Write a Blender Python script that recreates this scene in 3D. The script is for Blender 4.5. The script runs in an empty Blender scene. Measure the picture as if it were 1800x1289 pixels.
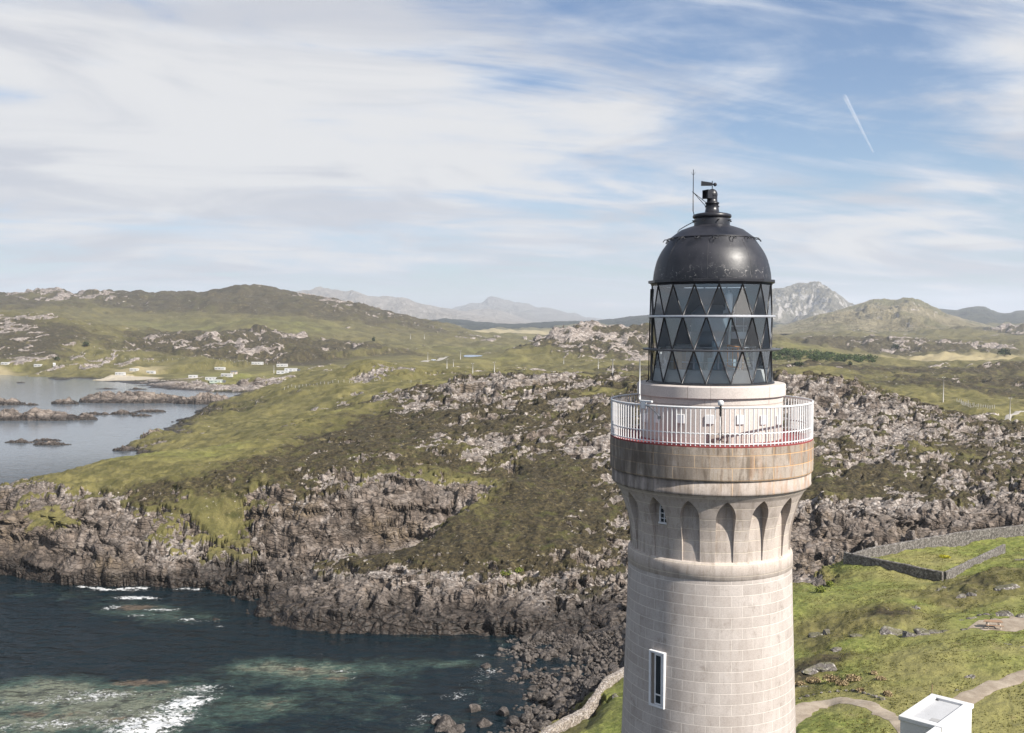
import bpy, bmesh, math, random
import numpy as np
from mathutils import Vector, Matrix
random.seed(7)
R = math.radians
scene = bpy.context.scene
COL = scene.collection

# ---------------------------------------------------------------- camera
CAM_Z = 50.0                       # metres above the sea (z = 0)
F = 1800.0                         # focal length in photo pixels (photo is 1800 wide)
PITCH = math.atan((644.5 - 563.0) / F)
cam_d = bpy.data.cameras.new('camera')
cam = bpy.data.objects.new('camera', cam_d)
COL.objects.link(cam)
cam.location = (0, 0, CAM_Z)
cam.rotation_euler = (R(90) - PITCH, 0, 0)
cam_d.sensor_width = 36.0
cam_d.lens = 36.0
cam_d.clip_start = 0.5
cam_d.clip_end = 80000.0
scene.camera = cam

# ---------------------------------------------------------------- light
SUN_EL, SUN_AZ = R(39), math.atan2(0.64, -0.52)     # azimuth from +Y towards +X
sdir = Vector((math.sin(SUN_AZ) * math.cos(SUN_EL), math.cos(SUN_AZ) * math.cos(SUN_EL), math.sin(SUN_EL)))
sun_d = bpy.data.lights.new('sun', 'SUN')
sun_d.energy = 4.9
sun_d.angle = R(0.55)
sun_d.color = (1.0, 0.94, 0.86)
sun = bpy.data.objects.new('sun', sun_d)
COL.objects.link(sun)
sun.rotation_euler = sdir.to_track_quat('Z', 'Y').to_euler()

world = bpy.data.worlds.new('World')
scene.world = world
world.use_nodes = True
wn, wl = world.node_tree.nodes, world.node_tree.links
wn.clear()


class NB:
    """small helper that strings shader nodes together"""
    def __init__(self, tree):
        self.t = tree
        self.n = tree.nodes
        self.l = tree.links

    def new(self, kind, **kw):
        nd = self.n.new(kind)
        for k, v in kw.items():
            setattr(nd, k, v)
        return nd

    def put(self, sock, v):
        if hasattr(v, 'is_output'):
            self.l.new(v, sock)
        elif v is not None:
            try:
                sock.default_value = v
            except Exception:
                sock.default_value = tuple(v) + (1.0,)

    def m(self, op, a, b=None, c=None, clamp=False):
        nd = self.new('ShaderNodeMath', operation=op)
        nd.use_clamp = clamp
        for i, v in enumerate((a, b, c)):
            if v is not None:
                self.put(nd.inputs[i], v)
        return nd.outputs[0]

    def vm(self, op, a, b=None):
        nd = self.new('ShaderNodeVectorMath', operation=op)
        self.put(nd.inputs[0], a)
        if b is not None:
            self.put(nd.inputs[1], b)
        return nd.outputs['Value'] if op in ('DOT_PRODUCT', 'LENGTH') else nd.outputs[0]

    def sep(self, v):
        nd = self.new('ShaderNodeSeparateXYZ')
        self.put(nd.inputs[0], v)
        return nd.outputs

    def comb(self, x, y, z):
        nd = self.new('ShaderNodeCombineXYZ')
        for i, v in enumerate((x, y, z)):
            self.put(nd.inputs[i], v)
        return nd.outputs[0]

    def noise(self, vec, scale, detail=5, rough=0.55, dist=0.0, out='Fac'):
        nd = self.new('ShaderNodeTexNoise')
        if vec is not None:
            self.put(nd.inputs['Vector'], vec)
        nd.inputs['Scale'].default_value = scale
        nd.inputs['Detail'].default_value = detail
        nd.inputs['Roughness'].default_value = rough
        nd.inputs['Distortion'].default_value = dist
        return nd.outputs[out]

    def voro(self, vec, scale, feature='F1', out='Distance', rnd=1.0):
        nd = self.new('ShaderNodeTexVoronoi', feature=feature)
        self.put(nd.inputs['Vector'], vec)
        nd.inputs['Scale'].default_value = scale
        nd.inputs['Randomness'].default_value = rnd
        return nd.outputs[out]

    def ss(self, v, a, b, lo=0.0, hi=1.0):
        nd = self.new('ShaderNodeMapRange', interpolation_type='SMOOTHSTEP')
        self.put(nd.inputs['Value'], v)
        self.put(nd.inputs['From Min'], a)
        self.put(nd.inputs['From Max'], b)
        self.put(nd.inputs['To Min'], lo)
        self.put(nd.inputs['To Max'], hi)
        return nd.outputs[0]

    def mix(self, f, a, b, blend='MIX'):
        nd = self.new('ShaderNodeMix', data_type='RGBA', blend_type=blend)
        self.put(nd.inputs['Factor'], f)
        ia, ib = [s for s in nd.inputs if s.name in 'AB' and s.type == 'RGBA']
        self.put(ia, a if hasattr(a, 'is_output') else tuple(a) + (1.0,))
        self.put(ib, b if hasattr(b, 'is_output') else tuple(b) + (1.0,))
        return [s for s in nd.outputs if s.type == 'RGBA'][0]

    def attr(self, name):
        nd = self.new('ShaderNodeAttribute', attribute_name=name)
        return nd.outputs

    def bump(self, h, strength, distance, normal=None):
        nd = self.new('ShaderNodeBump')
        nd.inputs['Strength'].default_value = strength
        nd.inputs['Distance'].default_value = distance
        self.put(nd.inputs['Height'], h)
        if normal is not None:
            self.put(nd.inputs['Normal'], normal)
        return nd.outputs[0]


# ---- sky: Nishita blue with cirrus laid out on the dome of directions
W = NB(world.node_tree)
sky = W.new('ShaderNodeTexSky', sky_type='NISHITA')
sky.sun_disc = False
sky.sun_elevation = SUN_EL
sky.sun_rotation = SUN_AZ
sky.altitude = 50
sky.air_density = 1.0
sky.dust_density = 0.25
sky.ozone_density = 1.6
gen = W.new('ShaderNodeTexCoord').outputs['Generated']
gx, gy, gz = W.sep(gen)[:3]
el = W.m('ADD', W.m('MAXIMUM', gz, 0.0), 0.17)
su, sv = W.m('DIVIDE', gx, el), W.m('DIVIDE', gy, el)
# streaks run from lower left to upper right, drawn out along the wind
rot = R(14)
pu = W.m('ADD', W.m('MULTIPLY', su, math.cos(rot)), W.m('MULTIPLY', sv, math.sin(rot)))
pv = W.m('SUBTRACT', W.m('MULTIPLY', sv, math.cos(rot)), W.m('MULTIPLY', su, math.sin(rot)))
pvec = W.comb(W.m('MULTIPLY', pu, 0.75), W.m('MULTIPLY', pv, 1.25), 3.7)
n_big = W.noise(pvec, 0.55, 3, 0.5, 0.3)
n_mid = W.noise(pvec, 1.25, 8, 0.58, 0.9)
n_fine = W.noise(W.comb(W.m('MULTIPLY', pu, 0.35), W.m('MULTIPLY', pv, 1.0), 9.1), 3.2, 9, 0.62, 1.6)


def lobe(px, py, wx, wy, amp):
    """a broad mass of cloud (amp > 0) or of clear blue (amp < 0) round one direction of the sky"""
    tx, tz = (px - 900) / F, (563 - py) / F
    gyc = W.m('MAXIMUM', gy, 0.05)
    ax = W.m('DIVIDE', W.m('SUBTRACT', W.m('DIVIDE', gx, gyc), tx), wx / F)
    az = W.m('DIVIDE', W.m('SUBTRACT', W.m('DIVIDE', gz, gyc), tz), wy / F)
    r2 = W.m('ADD', W.m('MULTIPLY', ax, ax), W.m('MULTIPLY', az, az))
    return W.m('MULTIPLY', W.m('POWER', 2.718, W.m('MULTIPLY', r2, -1.0)), amp)


SKY_LOBES = [(150, 170, 700, 230, 0.58), (560, 200, 320, 180, 0.22), (1000, 250, 330, 90, 0.14), (1120, 330, 260, 55, 0.12),
             (1780, 130, 130, 90, 0.30), (1650, 350, 130, 30, 0.13), (1690, 426, 95, 13, 0.55), (1720, 432, 60, 8, 0.4), (705, 314, 26, 7, 0.45), (800, 318, 40, 8, 0.3), (560, 216, 70, 9, -0.30), (1640, 330, 120, 12, 0.22), (1000, 540, 60, 7, 0.3), (1060, 535, 30, 6, 0.35),
             (1250, 60, 420, 110, -0.38), (1500, 190, 180, 150, -0.40), (800, 20, 160, 60, -0.20),
             (1600, 290, 200, 40, -0.05), (850, 430, 400, 20, -0.07), (500, 500, 900, 50, -0.10), (900, 345, 260, 14, -0.07),
             (480, 362, 90, 8, -0.16), (620, 350, 80, 7, -0.14), (1350, 440, 400, 30, 0.06)]
den = W.m('ADD', W.m('MULTIPLY', n_big, 0.85), W.m('ADD', W.m('MULTIPLY', n_mid, 2.0), W.m('MULTIPLY', n_fine, 1.15)))
den = W.m('SUBTRACT', den, 1.30)
for lb in SKY_LOBES:
    den = W.m('ADD', den, lobe(*lb))
cov = W.ss(den, 0.38, 1.02)
cov = W.m('MULTIPLY', W.m('POWER', cov, 0.80), 0.96)
thick = W.ss(den, 0.62, 1.20)
grey = W.ss(W.noise(pvec, 1.5, 6, 0.55, 0.8), 0.44, 0.64)
CLOUD = 5.6
ccol = W.mix(thick, (0.80 * CLOUD, 0.88 * CLOUD, 1.02 * CLOUD), (1.02 * CLOUD, 1.02 * CLOUD, 1.03 * CLOUD))
ccol = W.mix(W.m('MULTIPLY', grey, 0.75), ccol, (0.70 * CLOUD, 0.73 * CLOUD, 0.82 * CLOUD))
skyc = W.mix(1.0, sky.outputs[0], (0.74, 0.78, 0.86), 'MULTIPLY')
skyc = W.mix(W.ss(gz, 0.0, 0.16, 0.55, 0.0), skyc, (0.47 * 5.4, 0.63 * 5.4, 0.84 * 5.4))
col = W.mix(cov, skyc, ccol)
bg = W.new('ShaderNodeBackground')
W.put(bg.inputs['Color'], col)
bg.inputs['Strength'].default_value = 0.075
wo = W.new('ShaderNodeOutputWorld')
wl.new(bg.outputs[0], wo.inputs['Surface'])

scene.view_settings.view_transform = 'Standard'
scene.view_settings.look = 'None'
scene.view_settings.exposure = 0.92
scene.view_settings.gamma = 1.0
scene.cycles.max_bounces = 8
scene.cycles.transparent_max_bounces = 12
scene.cycles.volume_bounces = 0

# ---------------------------------------------------------------- geometry of the view, used to survey the place
SP, CP = math.sin(PITCH), math.cos(PITCH)


def ray(px, py):
    a, b = (px - 900.0) / F, (644.5 - py) / F
    ry = b * SP + CP
    return a / ry, (b * CP - SP) / ry          # sideways and upward run per metre forward


def at(px, py, d):
    dx, dz = ray(px, py)
    return np.array((dx * d, d, CAM_Z + dz * d))


def sea_d(py):
    return -CAM_Z / ray(900, py)[1]


def proj(x, y, z):
    v = z - CAM_Z
    dep = y * CP - v * SP
    return 900 + F * x / dep, 644.5 - F * (y * SP + v * CP) / dep


# ---------------------------------------------------------------- tagging
def tag(o, label, cat=None, group=None, kind=None):
    o['label'] = label
    if cat:
        o['category'] = cat
    if group:
        o['group'] = group
    if kind:
        o['kind'] = kind
    return o


def thing(name, label, cat, loc=(0, 0, 0), rotz=0.0, group=None):
    o = bpy.data.objects.new(name, None)
    o.empty_display_size = 0.3
    COL.objects.link(o)
    o.location = loc
    o.rotation_euler = (0, 0, rotz)
    return tag(o, label, cat, group)


def obj(name, data, mat, parent=None, smooth=None):
    if isinstance(data, bmesh.types.BMesh):
        me = bpy.data.meshes.new(name)
        data.to_mesh(me)
        data.free()
    else:
        me = data
    if mat is not None:
        me.materials.clear()
        me.materials.append(mat)
    o = bpy.data.objects.new(name, me)
    COL.objects.link(o)
    if parent is not None:
        o.parent = parent
    if smooth is not None:
        me.polygons.foreach_set('use_smooth', [smooth] * len(me.polygons))
    return o


def copy_tree(o, parent=None):
    c = o.copy()
    COL.objects.link(c)
    if parent is not None:
        c.parent = parent
    for ch in list(o.children):
        copy_tree(ch, c)
    return c


# ---------------------------------------------------------------- mesh helpers
def box(bm, cx, cy, cz, sx, sy, sz, rz=0.0, bevel=0.0):
    m = Matrix.Translation((cx, cy, cz)) @ Matrix.Rotation(rz, 4, 'Z') @ Matrix.Diagonal((sx, sy, sz, 1))
    r = bmesh.ops.create_cube(bm, size=1.0, matrix=m)
    if bevel > 0:
        es = {e for v in r['verts'] for e in v.link_edges}
        bmesh.ops.bevel(bm, geom=list(es), offset=bevel, segments=1, affect='EDGES')
    return bm


def tube(bm, pts, r, seg=8, r_end=None, cap=True):
    pts = [Vector([float(q) for q in p]) for p in pts]
    r = float(r)
    r_end = None if r_end is None else float(r_end)
    rings = []
    up = Vector((0, 0, 1))
    for i, p in enumerate(pts):
        if i == 0:
            tdir = pts[1] - pts[0]
        elif i == len(pts) - 1:
            tdir = pts[-1] - pts[-2]
        else:
            tdir = (pts[i + 1] - pts[i]).normalized() + (pts[i] - pts[i - 1]).normalized()
        tdir.normalize()
        a = tdir.cross(up if abs(tdir.dot(up)) < 0.95 else Vector((1, 0, 0))).normalized()
        b = tdir.cross(a)
        rr = r if r_end is None else r + (r_end - r) * i / (len(pts) - 1)
        rings.append([bm.verts.new(p + rr * (math.cos(2 * math.pi * k / seg) * a + math.sin(2 * math.pi * k / seg) * b)) for k in range(seg)])
    for i in range(len(rings) - 1):
        for k in range(seg):
            bm.faces.new((rings[i][k], rings[i][(k + 1) % seg], rings[i + 1][(k + 1) % seg], rings[i + 1][k]))
    if cap:
        bm.faces.new(rings[0])
        bm.faces.new(list(reversed(rings[-1])))
    return bm


def lathe(bm, prof, seg=96, closed=False, phase=0.0, a0=0.0, a1=2 * math.pi):
    """revolve (z, r) pairs about the z axis; writes a uv map in metres"""
    uvl = bm.loops.layers.uv.verify()
    full = abs(a1 - a0 - 2 * math.pi) < 1e-6
    n = seg if full else seg + 1
    rings = []
    for z, r in prof:
        rings.append([bm.verts.new((r * math.cos(phase + a0 + (a1 - a0) * k / seg), r * math.sin(phase + a0 + (a1 - a0) * k / seg), z)) for k in range(n)])
    arc = [0.0]
    for i in range(1, len(prof)):
        arc.append(arc[-1] + math.hypot(prof[i][0] - prof[i - 1][0], prof[i][1] - prof[i - 1][1]))
    rm = max(p[1] for p in prof)
    pairs = list(range(len(prof) - 1)) + ([-1] if closed else [])
    for i in pairs:
        for k in range(seg):
            k2 = (k + 1) % n
            f = bm.faces.new((rings[i][k], rings[i][k2], rings[i + 1][k2], rings[i + 1][k]))
            us = [(a1 - a0) * k / seg * rm, (a1 - a0) * (k + 1) / seg * rm]
            v0, v1 = prof[i][0], prof[i + 1][0]
            if abs(v1 - v0) < 1e-4:
                v0, v1 = arc[i] + prof[i][0], arc[i + 1] + prof[i][0]
            for lp, uv in zip(f.loops, ((us[0], v0), (us[1], v0), (us[1], v1), (us[0], v1))):
                lp[uvl].uv = uv
    return bm


def grid_mesh(name, X, Y, Z, keep=None, flip=False):
    """a sheet of quads from 2-d arrays of coordinates"""
    nr, nc = X.shape
    me = bpy.data.meshes.new(name)
    idx = np.arange(nr * nc).reshape(nr, nc)
    q = np.stack((idx[:-1, :-1], idx[:-1, 1:], idx[1:, 1:], idx[1:, :-1]), -1).reshape(-1, 4)
    if keep is not None:
        q = q[keep.reshape(-1)]
    if flip:
        q = q[:, ::-1]
    used = np.zeros(nr * nc, bool)
    used[q.reshape(-1)] = True
    remap = np.cumsum(used) - 1
    q = remap[q]
    co = np.stack((X.reshape(-1), Y.reshape(-1), Z.reshape(-1)), -1)[used].astype(np.float32)
    me.vertices.add(len(co))
    me.vertices.foreach_set('co', co.reshape(-1))
    me.loops.add(q.size)
    me.loops.foreach_set('vertex_index', q.reshape(-1).astype(np.int32))
    me.polygons.add(len(q))
    me.polygons.foreach_set('loop_start', np.arange(0, q.size, 4, dtype=np.int32))
    me.update(calc_edges=True)
    return me, used, q


def set_pattern(me, x, y, z):
    """where the ground pattern sits: metres close by, a coarser grain far away"""
    a = me.attributes.new('pattern', 'FLOAT_VECTOR', 'POINT')
    a.data.foreach_set('vector', np.stack((x, y, z), -1).astype(np.float32).reshape(-1))


def set_attr(me, name, *chan):
    a = me.attributes.new(name, 'FLOAT_COLOR', 'POINT')
    n = len(chan[0])
    c = np.ones((n, 4), np.float32)
    for i, ch in enumerate(chan):
        c[:, i] = ch
    a.data.foreach_set('color', c.reshape(-1))


# ---------------------------------------------------------------- numpy noise
def _h(ix, iy, seed):
    h = (ix.astype(np.int64) * 374761393 + iy.astype(np.int64) * 668265263 + seed * 974711) & 0xFFFFFFFF
    h = ((h ^ (h >> 13)) * 1274126177) & 0xFFFFFFFF
    h = ((h ^ (h >> 16)) * 2246822519) & 0xFFFFFFFF
    return ((h ^ (h >> 15)) & 0xFFFFFF) / float(0x1000000)


def vnoise(x, y, seed=0):
    ix, iy = np.floor(x), np.floor(y)
    fx, fy = x - ix, y - iy
    fx = fx * fx * fx * (fx * (fx * 6 - 15) + 10)
    fy = fy * fy * fy * (fy * (fy * 6 - 15) + 10)
    a, b = _h(ix, iy, seed), _h(ix + 1, iy, seed)
    c, d = _h(ix, iy + 1, seed), _h(ix + 1, iy + 1, seed)
    return (a + (b - a) * fx) * (1 - fy) + (c + (d - c) * fx) * fy


def fbm(x, y, o=4, seed=0, gain=0.5):
    s, amp, tot = 0.0, 1.0, 0.0
    for k in range(o):
        s = s + amp * vnoise(x * 1.0 + k * 17.3, y + k * 9.7, seed + k)
        tot += amp
        amp *= gain
        x, y = (x * 0.8 - y * 0.6) * 2.03, (x * 0.6 + y * 0.8) * 2.03
    return s / tot


def ridged(x, y, o=4, seed=0, gain=0.5):
    s, amp, tot = 0.0, 1.0, 0.0
    for k in range(o):
        s = s + amp * (1 - np.abs(2 * vnoise(x + k * 7.1, y + k * 3.3, seed + k) - 1))
        tot += amp
        amp *= gain
        x, y = (x * 0.8 - y * 0.6) * 2.03, (x * 0.6 + y * 0.8) * 2.03
    return s / tot


def _q(c, k):
    v = c * 937.1 * k
    return v - np.floor(v)


def voro(x, y, seed=0, tilt=False):
    ix, iy = np.floor(x), np.floor(y)
    f1 = np.full(x.shape, 9.0)
    f2 = np.full(x.shape, 9.0)
    cid = np.zeros(x.shape)
    ofx = np.zeros(x.shape)
    ofy = np.zeros(x.shape)
    for ox in (-1, 0, 1):
        for oy in (-1, 0, 1):
            cx, cy = ix + ox, iy + oy
            dx = cx + 0.1 + 0.8 * _h(cx, cy, seed) - x
            dy = cy + 0.1 + 0.8 * _h(cx, cy, seed + 1) - y
            dd = dx * dx + dy * dy
            near = dd < f1
            f2 = np.where(near, f1, np.minimum(f2, dd))
            cid = np.where(near, _h(cx, cy, seed + 2), cid)
            ofx = np.where(near, -dx, ofx)
            ofy = np.where(near, -dy, ofy)
            f1 = np.where(near, dd, f1)
    if tilt:
        # every cell a slab with a lean of its own
        return np.sqrt(f1), np.sqrt(f2), cid, ofx * (_q(cid, 3) - 0.5) + ofy * (_q(cid, 5) - 0.35)
    return np.sqrt(f1), np.sqrt(f2), cid


def sstep(v, a, b):
    t = np.clip((v - a) / (b - a), 0, 1)
    return t * t * (3 - 2 * t)

# ---------------------------------------------------------------- the land, surveyed point by point
# each row: bearing (photo px), sight line (photo px row) or =height in metres, distance in metres, ground cover
SURVEY = """
-300 900 205 K; -80 900 205 K; 0 905 206 K; 0 872 226 K; 0 862 240 K; 60 850 225 K; 100 842 229 O; 100 828 246 O; 200 802 252 G; 200 850 224 O; 150 812 250 O; 200 900 210 K
300 790 262 G; 300 832 224 O; 400 780 280 G; 400 800 250 G; 400 845 214 r; 300 860 214 r; 500 860 209 r; 500 800 250 H; 500 738 338 O; 600 780 270 r; 600 720 365 G; 350 885 208 O; 420 905 206 O; 440 940 202 r; 250 870 214 r; 150 850 226 O; 470 900 205 K
-80 =14 250 O; -300 =14 250 O; 100 =6 272 K; 0 =5 265 K; 200 =9 285 K; 300 =7 330 O; 400 =8 350 O; 500 =8 420 O; 600 =10 450 O; 700 =14 440 O
300 745 505 r; 400 725 500 O; 400 708 600 O; 450 690 600 O; 540 657 620 O; 600 641 610 O; 650 629 600 O; 700 637 600 O; 760 652 590 O; 830 666 560 r; 500 702 520 O; 600 692 500 O; 700 672 500 O; 350 735 530 r
650 =12 770 O; 540 =8 740 O; 450 =5 690 O; 760 =10 720 O
430 675 745 K; 370 668 760 G; 400 659 800 G; 500 652 810 G; 480 641 870 G; 300 660 820 r; 330 651 880 G; 200 661 880 O; 240 656 900 T; 100 650 940 O; 0 650 950 T; 30 641 960 G; -200 645 960 O; -600 645 970 O; 420 676 738 K; 320 677 760 K
500 636 950 O; 300 636 960 O; 100 626 1000 r; 600 640 900 O; 560 650 830 O
250 602 1150 R; 350 587 1250 r; 450 584 1280 R; 550 594 1300 r; 350 615 1050 R; 500 620 1050 R; 650 610 1250 r; 740 625 1100 O; 300 606 1120 R; 520 600 1200 R; 200 590 1150 O; 420 604 1120 R
400 =27 1500 O; 250 =30 1420 G; 550 =25 1500 G
0 543 1150 R; 50 557 1120 r; 100 586 1080 r; 150 612 1060 O; -150 533 1150 R; 0 600 1020 H; 0 625 980 H; -400 540 1150 r; 60 600 1040 H
-300 530 2000 H; 30 533 2000 H; 100 515 2100 r; 160 512 2150 r; 200 519 2150 H; 270 515 2200 H; 350 519 2200 H; 372 511 2100 H; 430 504 2150 H; 480 508 2150 H; 530 516 2100 H; 560 526 2050 H; 620 531 2050 H; 680 556 1950 H; 740 581 1850 H; 800 601 1700 O; 840 607 1600 O
200 560 1700 G; 300 572 1650 G; 450 562 1600 G; 550 572 1600 G; 650 590 1500 O; 100 550 1700 O; 740 605 1500 G; 250 540 1900 H; 430 530 1850 H; 600 550 1800 H; 100 =60 1500 O; 30 =45 1450 O
100 =70 3000 H; 400 =60 3000 H; 600 =25 2700 H; 740 =12 2600 O; 0 =20 4000 O; 500 =15 4000 O; 900 =10 4200 O; 1300 =15 4000 O; 1800 =20 4000 O; 2200 =20 4000 O; -400 =20 4000 O
850 630 1150 O; 800 636 1050 O; 900 651 900 O; 950 656 800 O; 830 656 800 O; 860 613 1500 G; 900 602 2000 G; 832 627 1290 G; 800 612 1480 G; 700 630 1000 O
780 587 3000 T; 860 586 3200 T; 905 592 2900 T; 820 591 3000 T; 750 575 3300 T; 960 600 2900 T; 860 =2 4000 O
1040 571 1150 R; 1000 581 1120 R; 950 592 1080 R; 900 611 1000 O; 880 626 950 G; 1100 579 1150 R; 1140 577 1200 R; 1000 618 1000 r; 1080 640 900 O; 1000 651 800 O; 1100 651 800 r; 1060 660 650 r; 1000 661 560 O; 1140 662 650 O; 1040 590 1080 R; 1100 600 1060 R; 1060 610 1020 r
1040 =20 1500 O; 1150 =18 1500 O; 1250 600 1300 O; 1250 640 900 O
700 782 265 H; 700 735 320 H; 690 692 390 R; 800 702 345 R; 800 740 300 r; 870 657 400 R; 900 722 310 R; 900 780 265 r; 1000 702 330 R; 1010 667 380 R; 1060 692 350 O; 1000 800 255 r; 1000 880 220 H; 1080 800 250 r; 1080 900 212 r; 1080 1000 185 R; 1000 960 188 r; 1000 1040 172 r
940 660 395 R; 760 690 370 R; 620 800 245 r; 560 830 225 r; 640 740 320 H; 780 790 255 r; 860 750 285 r; 960 750 285 r; 560 770 285 H; 930 690 350 R; 1040 760 280 R; 980 790 258 R; 880 790 258 r; 800 830 238 r; 660 830 232 r; 1050 850 228 r
870 =18 470 O; 1000 =17 470 O; 700 =16 500 O
560 880 207 R; 650 862 212 K; 730 852 218 K; 760 862 221 K; 840 842 231 K; 900 815 246 r
450 1018 193 K; 560 988 197 K; 650 972 203 K; 720 957 207 K; 760 932 213 K; 830 887 226 K; 900 845 239 H
450 1032 186 K; 560 996 189 r; 650 978 192 H; 720 962 197 H; 800 905 206 H; 900 852 223 H; 960 818 238 H
850 930 198 H; 930 900 208 H; 900 960 188 H; 900 1010 178 R; 800 1005 178 R; 800 960 188 H; 700 1005 178 R; 600 1010 178 K; 500 1022 180 K; 420 1060 178 K; 360 1075 180 K; 740 965 190 H; 950 1000 182 R
900 1060 167 K; 1000 1070 166 R; 1080 1060 168 K; 1060 1100 159 K
1090 1180 142 B; 1090 1115 157 B; 1000 1200 137 B; 1050 1150 148 B; 1060 1185 134 B; 950 1150 150 B; 920 1250 131 B; 860 1280 126 B; 960 1262 122 B; 1020 1222 126 B
950 =9.7 100 r; 1020 =9.3 106 G; 1060 =9.2 112 G; 1090 =8.6 117 G; 910 =8.8 99 K; 930 =4.5 111 K; 1000 =4 119 K; 1060 =4 124 K; 880 =3.0 112 K
1100 =11.7 95 L; 1060 =12.2 90 L; 1000 =12.4 85 L; 1250 =17.5 32 L; 1250 =17.5 60 L; 1450 1289 80 L; 1800 1289 80 L; 1700 =19 60 L; 900 =14 60 L; 700 =9 80 O; 500 =10 60 O; 0 =12 40 O; -600 =12 30 O; 1250 =17.5 22 L; 2300 =19 60 L; 800 =9 95 K
1450 1200 100 L; 1400 1242 90 L; 1420 1150 110 L; 1400 1062 130 L; 1405 1042 137 L; 1500 1030 150 L; 1480 988 165 L; 1657 1027 152 L; 1750 975 172 L; 1800 946 183 L; 1600 962 176 L; 1560 1090 118 O; 1700 1090 115 L; 1760 1003 140 O; 1700 1040 132 O; 1800 1062 125 L; 1650 1150 100 L; 1800 1180 95 L; 1550 1142 108 L; 1480 1182 100 L; 1480 1132 110 L; 1700 =11 168 L; 1560 =11.2 160 L; 1620 1062 126 L; 1430 1170 103 H; 1400 1215 96 O; 1440 1100 121 O; 1470 1150 106 H; 1415 1180 101 H; 1440 1135 111 O; 1660 1062 127 O; 1560 1075 121 H; 1520 1080 121 O
1250 =13 120 L; 1250 =11 160 O; 1200 =9 150 r; 1150 =6 140 B; 1150 =10 110 L; 1200 =14 90 L
1400 1000 168 K; 1430 1000 172 K; 1420 925 189 K; 1450 905 195 K; 1390 1020 162 B; 1420 1025 160 B; 1350 1000 170 K; 1300 =9 175 K; 1300 900 205 r
1500 960 184 K; 1510 925 188 K; 1560 950 187 K; 1560 897 192.8 K; 1640 930 189 K; 1625 892 192.5 K; 1612 915 193 K; 1680 936 190 K; 1680 898 195 K; 1640 880 205 r; 1780 916 194 K; 1785 880 199.5 K; 1750 900 200 K; 1900 900 200 r; 2200 900 200 O
1390 677 330 R; 1450 657 345 R; 1510 682 330 R; 1600 707 320 R; 1700 737 300 R; 1800 772 280 R; 1900 800 270 r; 1250 667 340 R; 1150 692 330 R; 1250 760 270 H; 1180 800 245 H; 2200 850 250 O
1450 750 270 r; 1600 800 240 r; 1700 850 222 R; 1450 850 215 H; 1550 888 204 r; 1550 740 290 R; 1500 800 243 R; 1600 860 214 H; 1690 800 245 r; 1790 830 232 r; 1650 770 265 r; 1400 800 240 r; 1420 720 300 R
1450 =12 520 O; 1390 =12 520 O; 1700 =9 400 O; 1600 =10 450 O; 1800 =8 370 O
1450 648 700 O; 1450 641 900 O; 1600 690 480 O; 1700 717 430 O; 1800 738 420 O; 1800 702 520 O; 1700 682 620 H; 1600 662 750 O; 1700 651 900 H; 1800 655 800 H; 1800 636 1150 O; 1600 636 1200 T; 1720 634 1200 T; 1600 641 1000 O; 1900 660 800 O; 2300 660 800 O; 1550 655 760 H; 1680 665 700 r; 1760 645 850 r; 1800 640 900 r; 1490 645 800 H
1380 610 1250 G; 1450 621 1150 G; 1530 633 1100 G; 1380 636 1000 O; 1420 600 1500 r; 1500 612 1450 R; 1560 620 1400 R
1500 600 1600 r; 1600 602 1700 r; 1500 587 2200 O; 1700 611 1500 r; 1790 582 2500 R; 1700 586 2300 O; 1800 602 1700 O; 1600 590 2100 O; 2200 590 2500 O; 1400 590 2100 O; 1650 600 1800 O
"""
COVER = {  # rock, green, heather, sand
    'K': (0.92, 0.40, 0.35, 0), 'R': (0.57, 0.22, 0.95, 0), 'r': (0.43, 0.28, 0.82, 0), 'H': (0.24, 0.30, 0.85, 0),
    'O': (0.16, 0.42, 0.40, 0.0), 'G': (0.08, 0.70, 0.12, 0), 'L': (0.02, 1.0, 0.0, 0), 'S': (0, 0.3, 0, 1), 'T': (0.05, 0.4, 0.0, 0.7),
    'B': (1.0, 0.1, 0.1, 0.0)}
pts, val = [], []
for rec in SURVEY.replace('\n', ';').split(';'):
    w = rec.split()
    if not w:
        continue
    px, d = float(w[0]), float(w[2])
    if w[1][0] == '=':
        dx, z = (px - 900) / F, float(w[1][1:])
    else:
        dx, dz = ray(px, float(w[1]))
        z = CAM_Z + dz * d
    pts.append((dx * 1.8, math.log(d) * 1.8))
    val.append((z,) + COVER[w[3]] + (1.0 if w[3] == 'B' else 0.0,))
pts, val = np.array(pts), np.array(val)
# heights are blended as a share of distance so near and far ground weigh alike
hs = np.exp(pts[:, 1] / 1.8)
val[:, 0] = val[:, 0] / hs
DD = np.sqrt(((pts[:, None, :] - pts[None, :, :]) ** 2).sum(-1) + 1e-6)
npt = len(pts)
A = np.zeros((npt + 1, npt + 1))
A[:npt, :npt] = DD
A[:npt, npt] = A[npt, :npt] = 1
A[np.arange(npt), np.arange(npt)] += 0.0015
wts = np.linalg.solve(A, np.vstack((val, np.zeros((1, val.shape[1])))))

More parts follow.
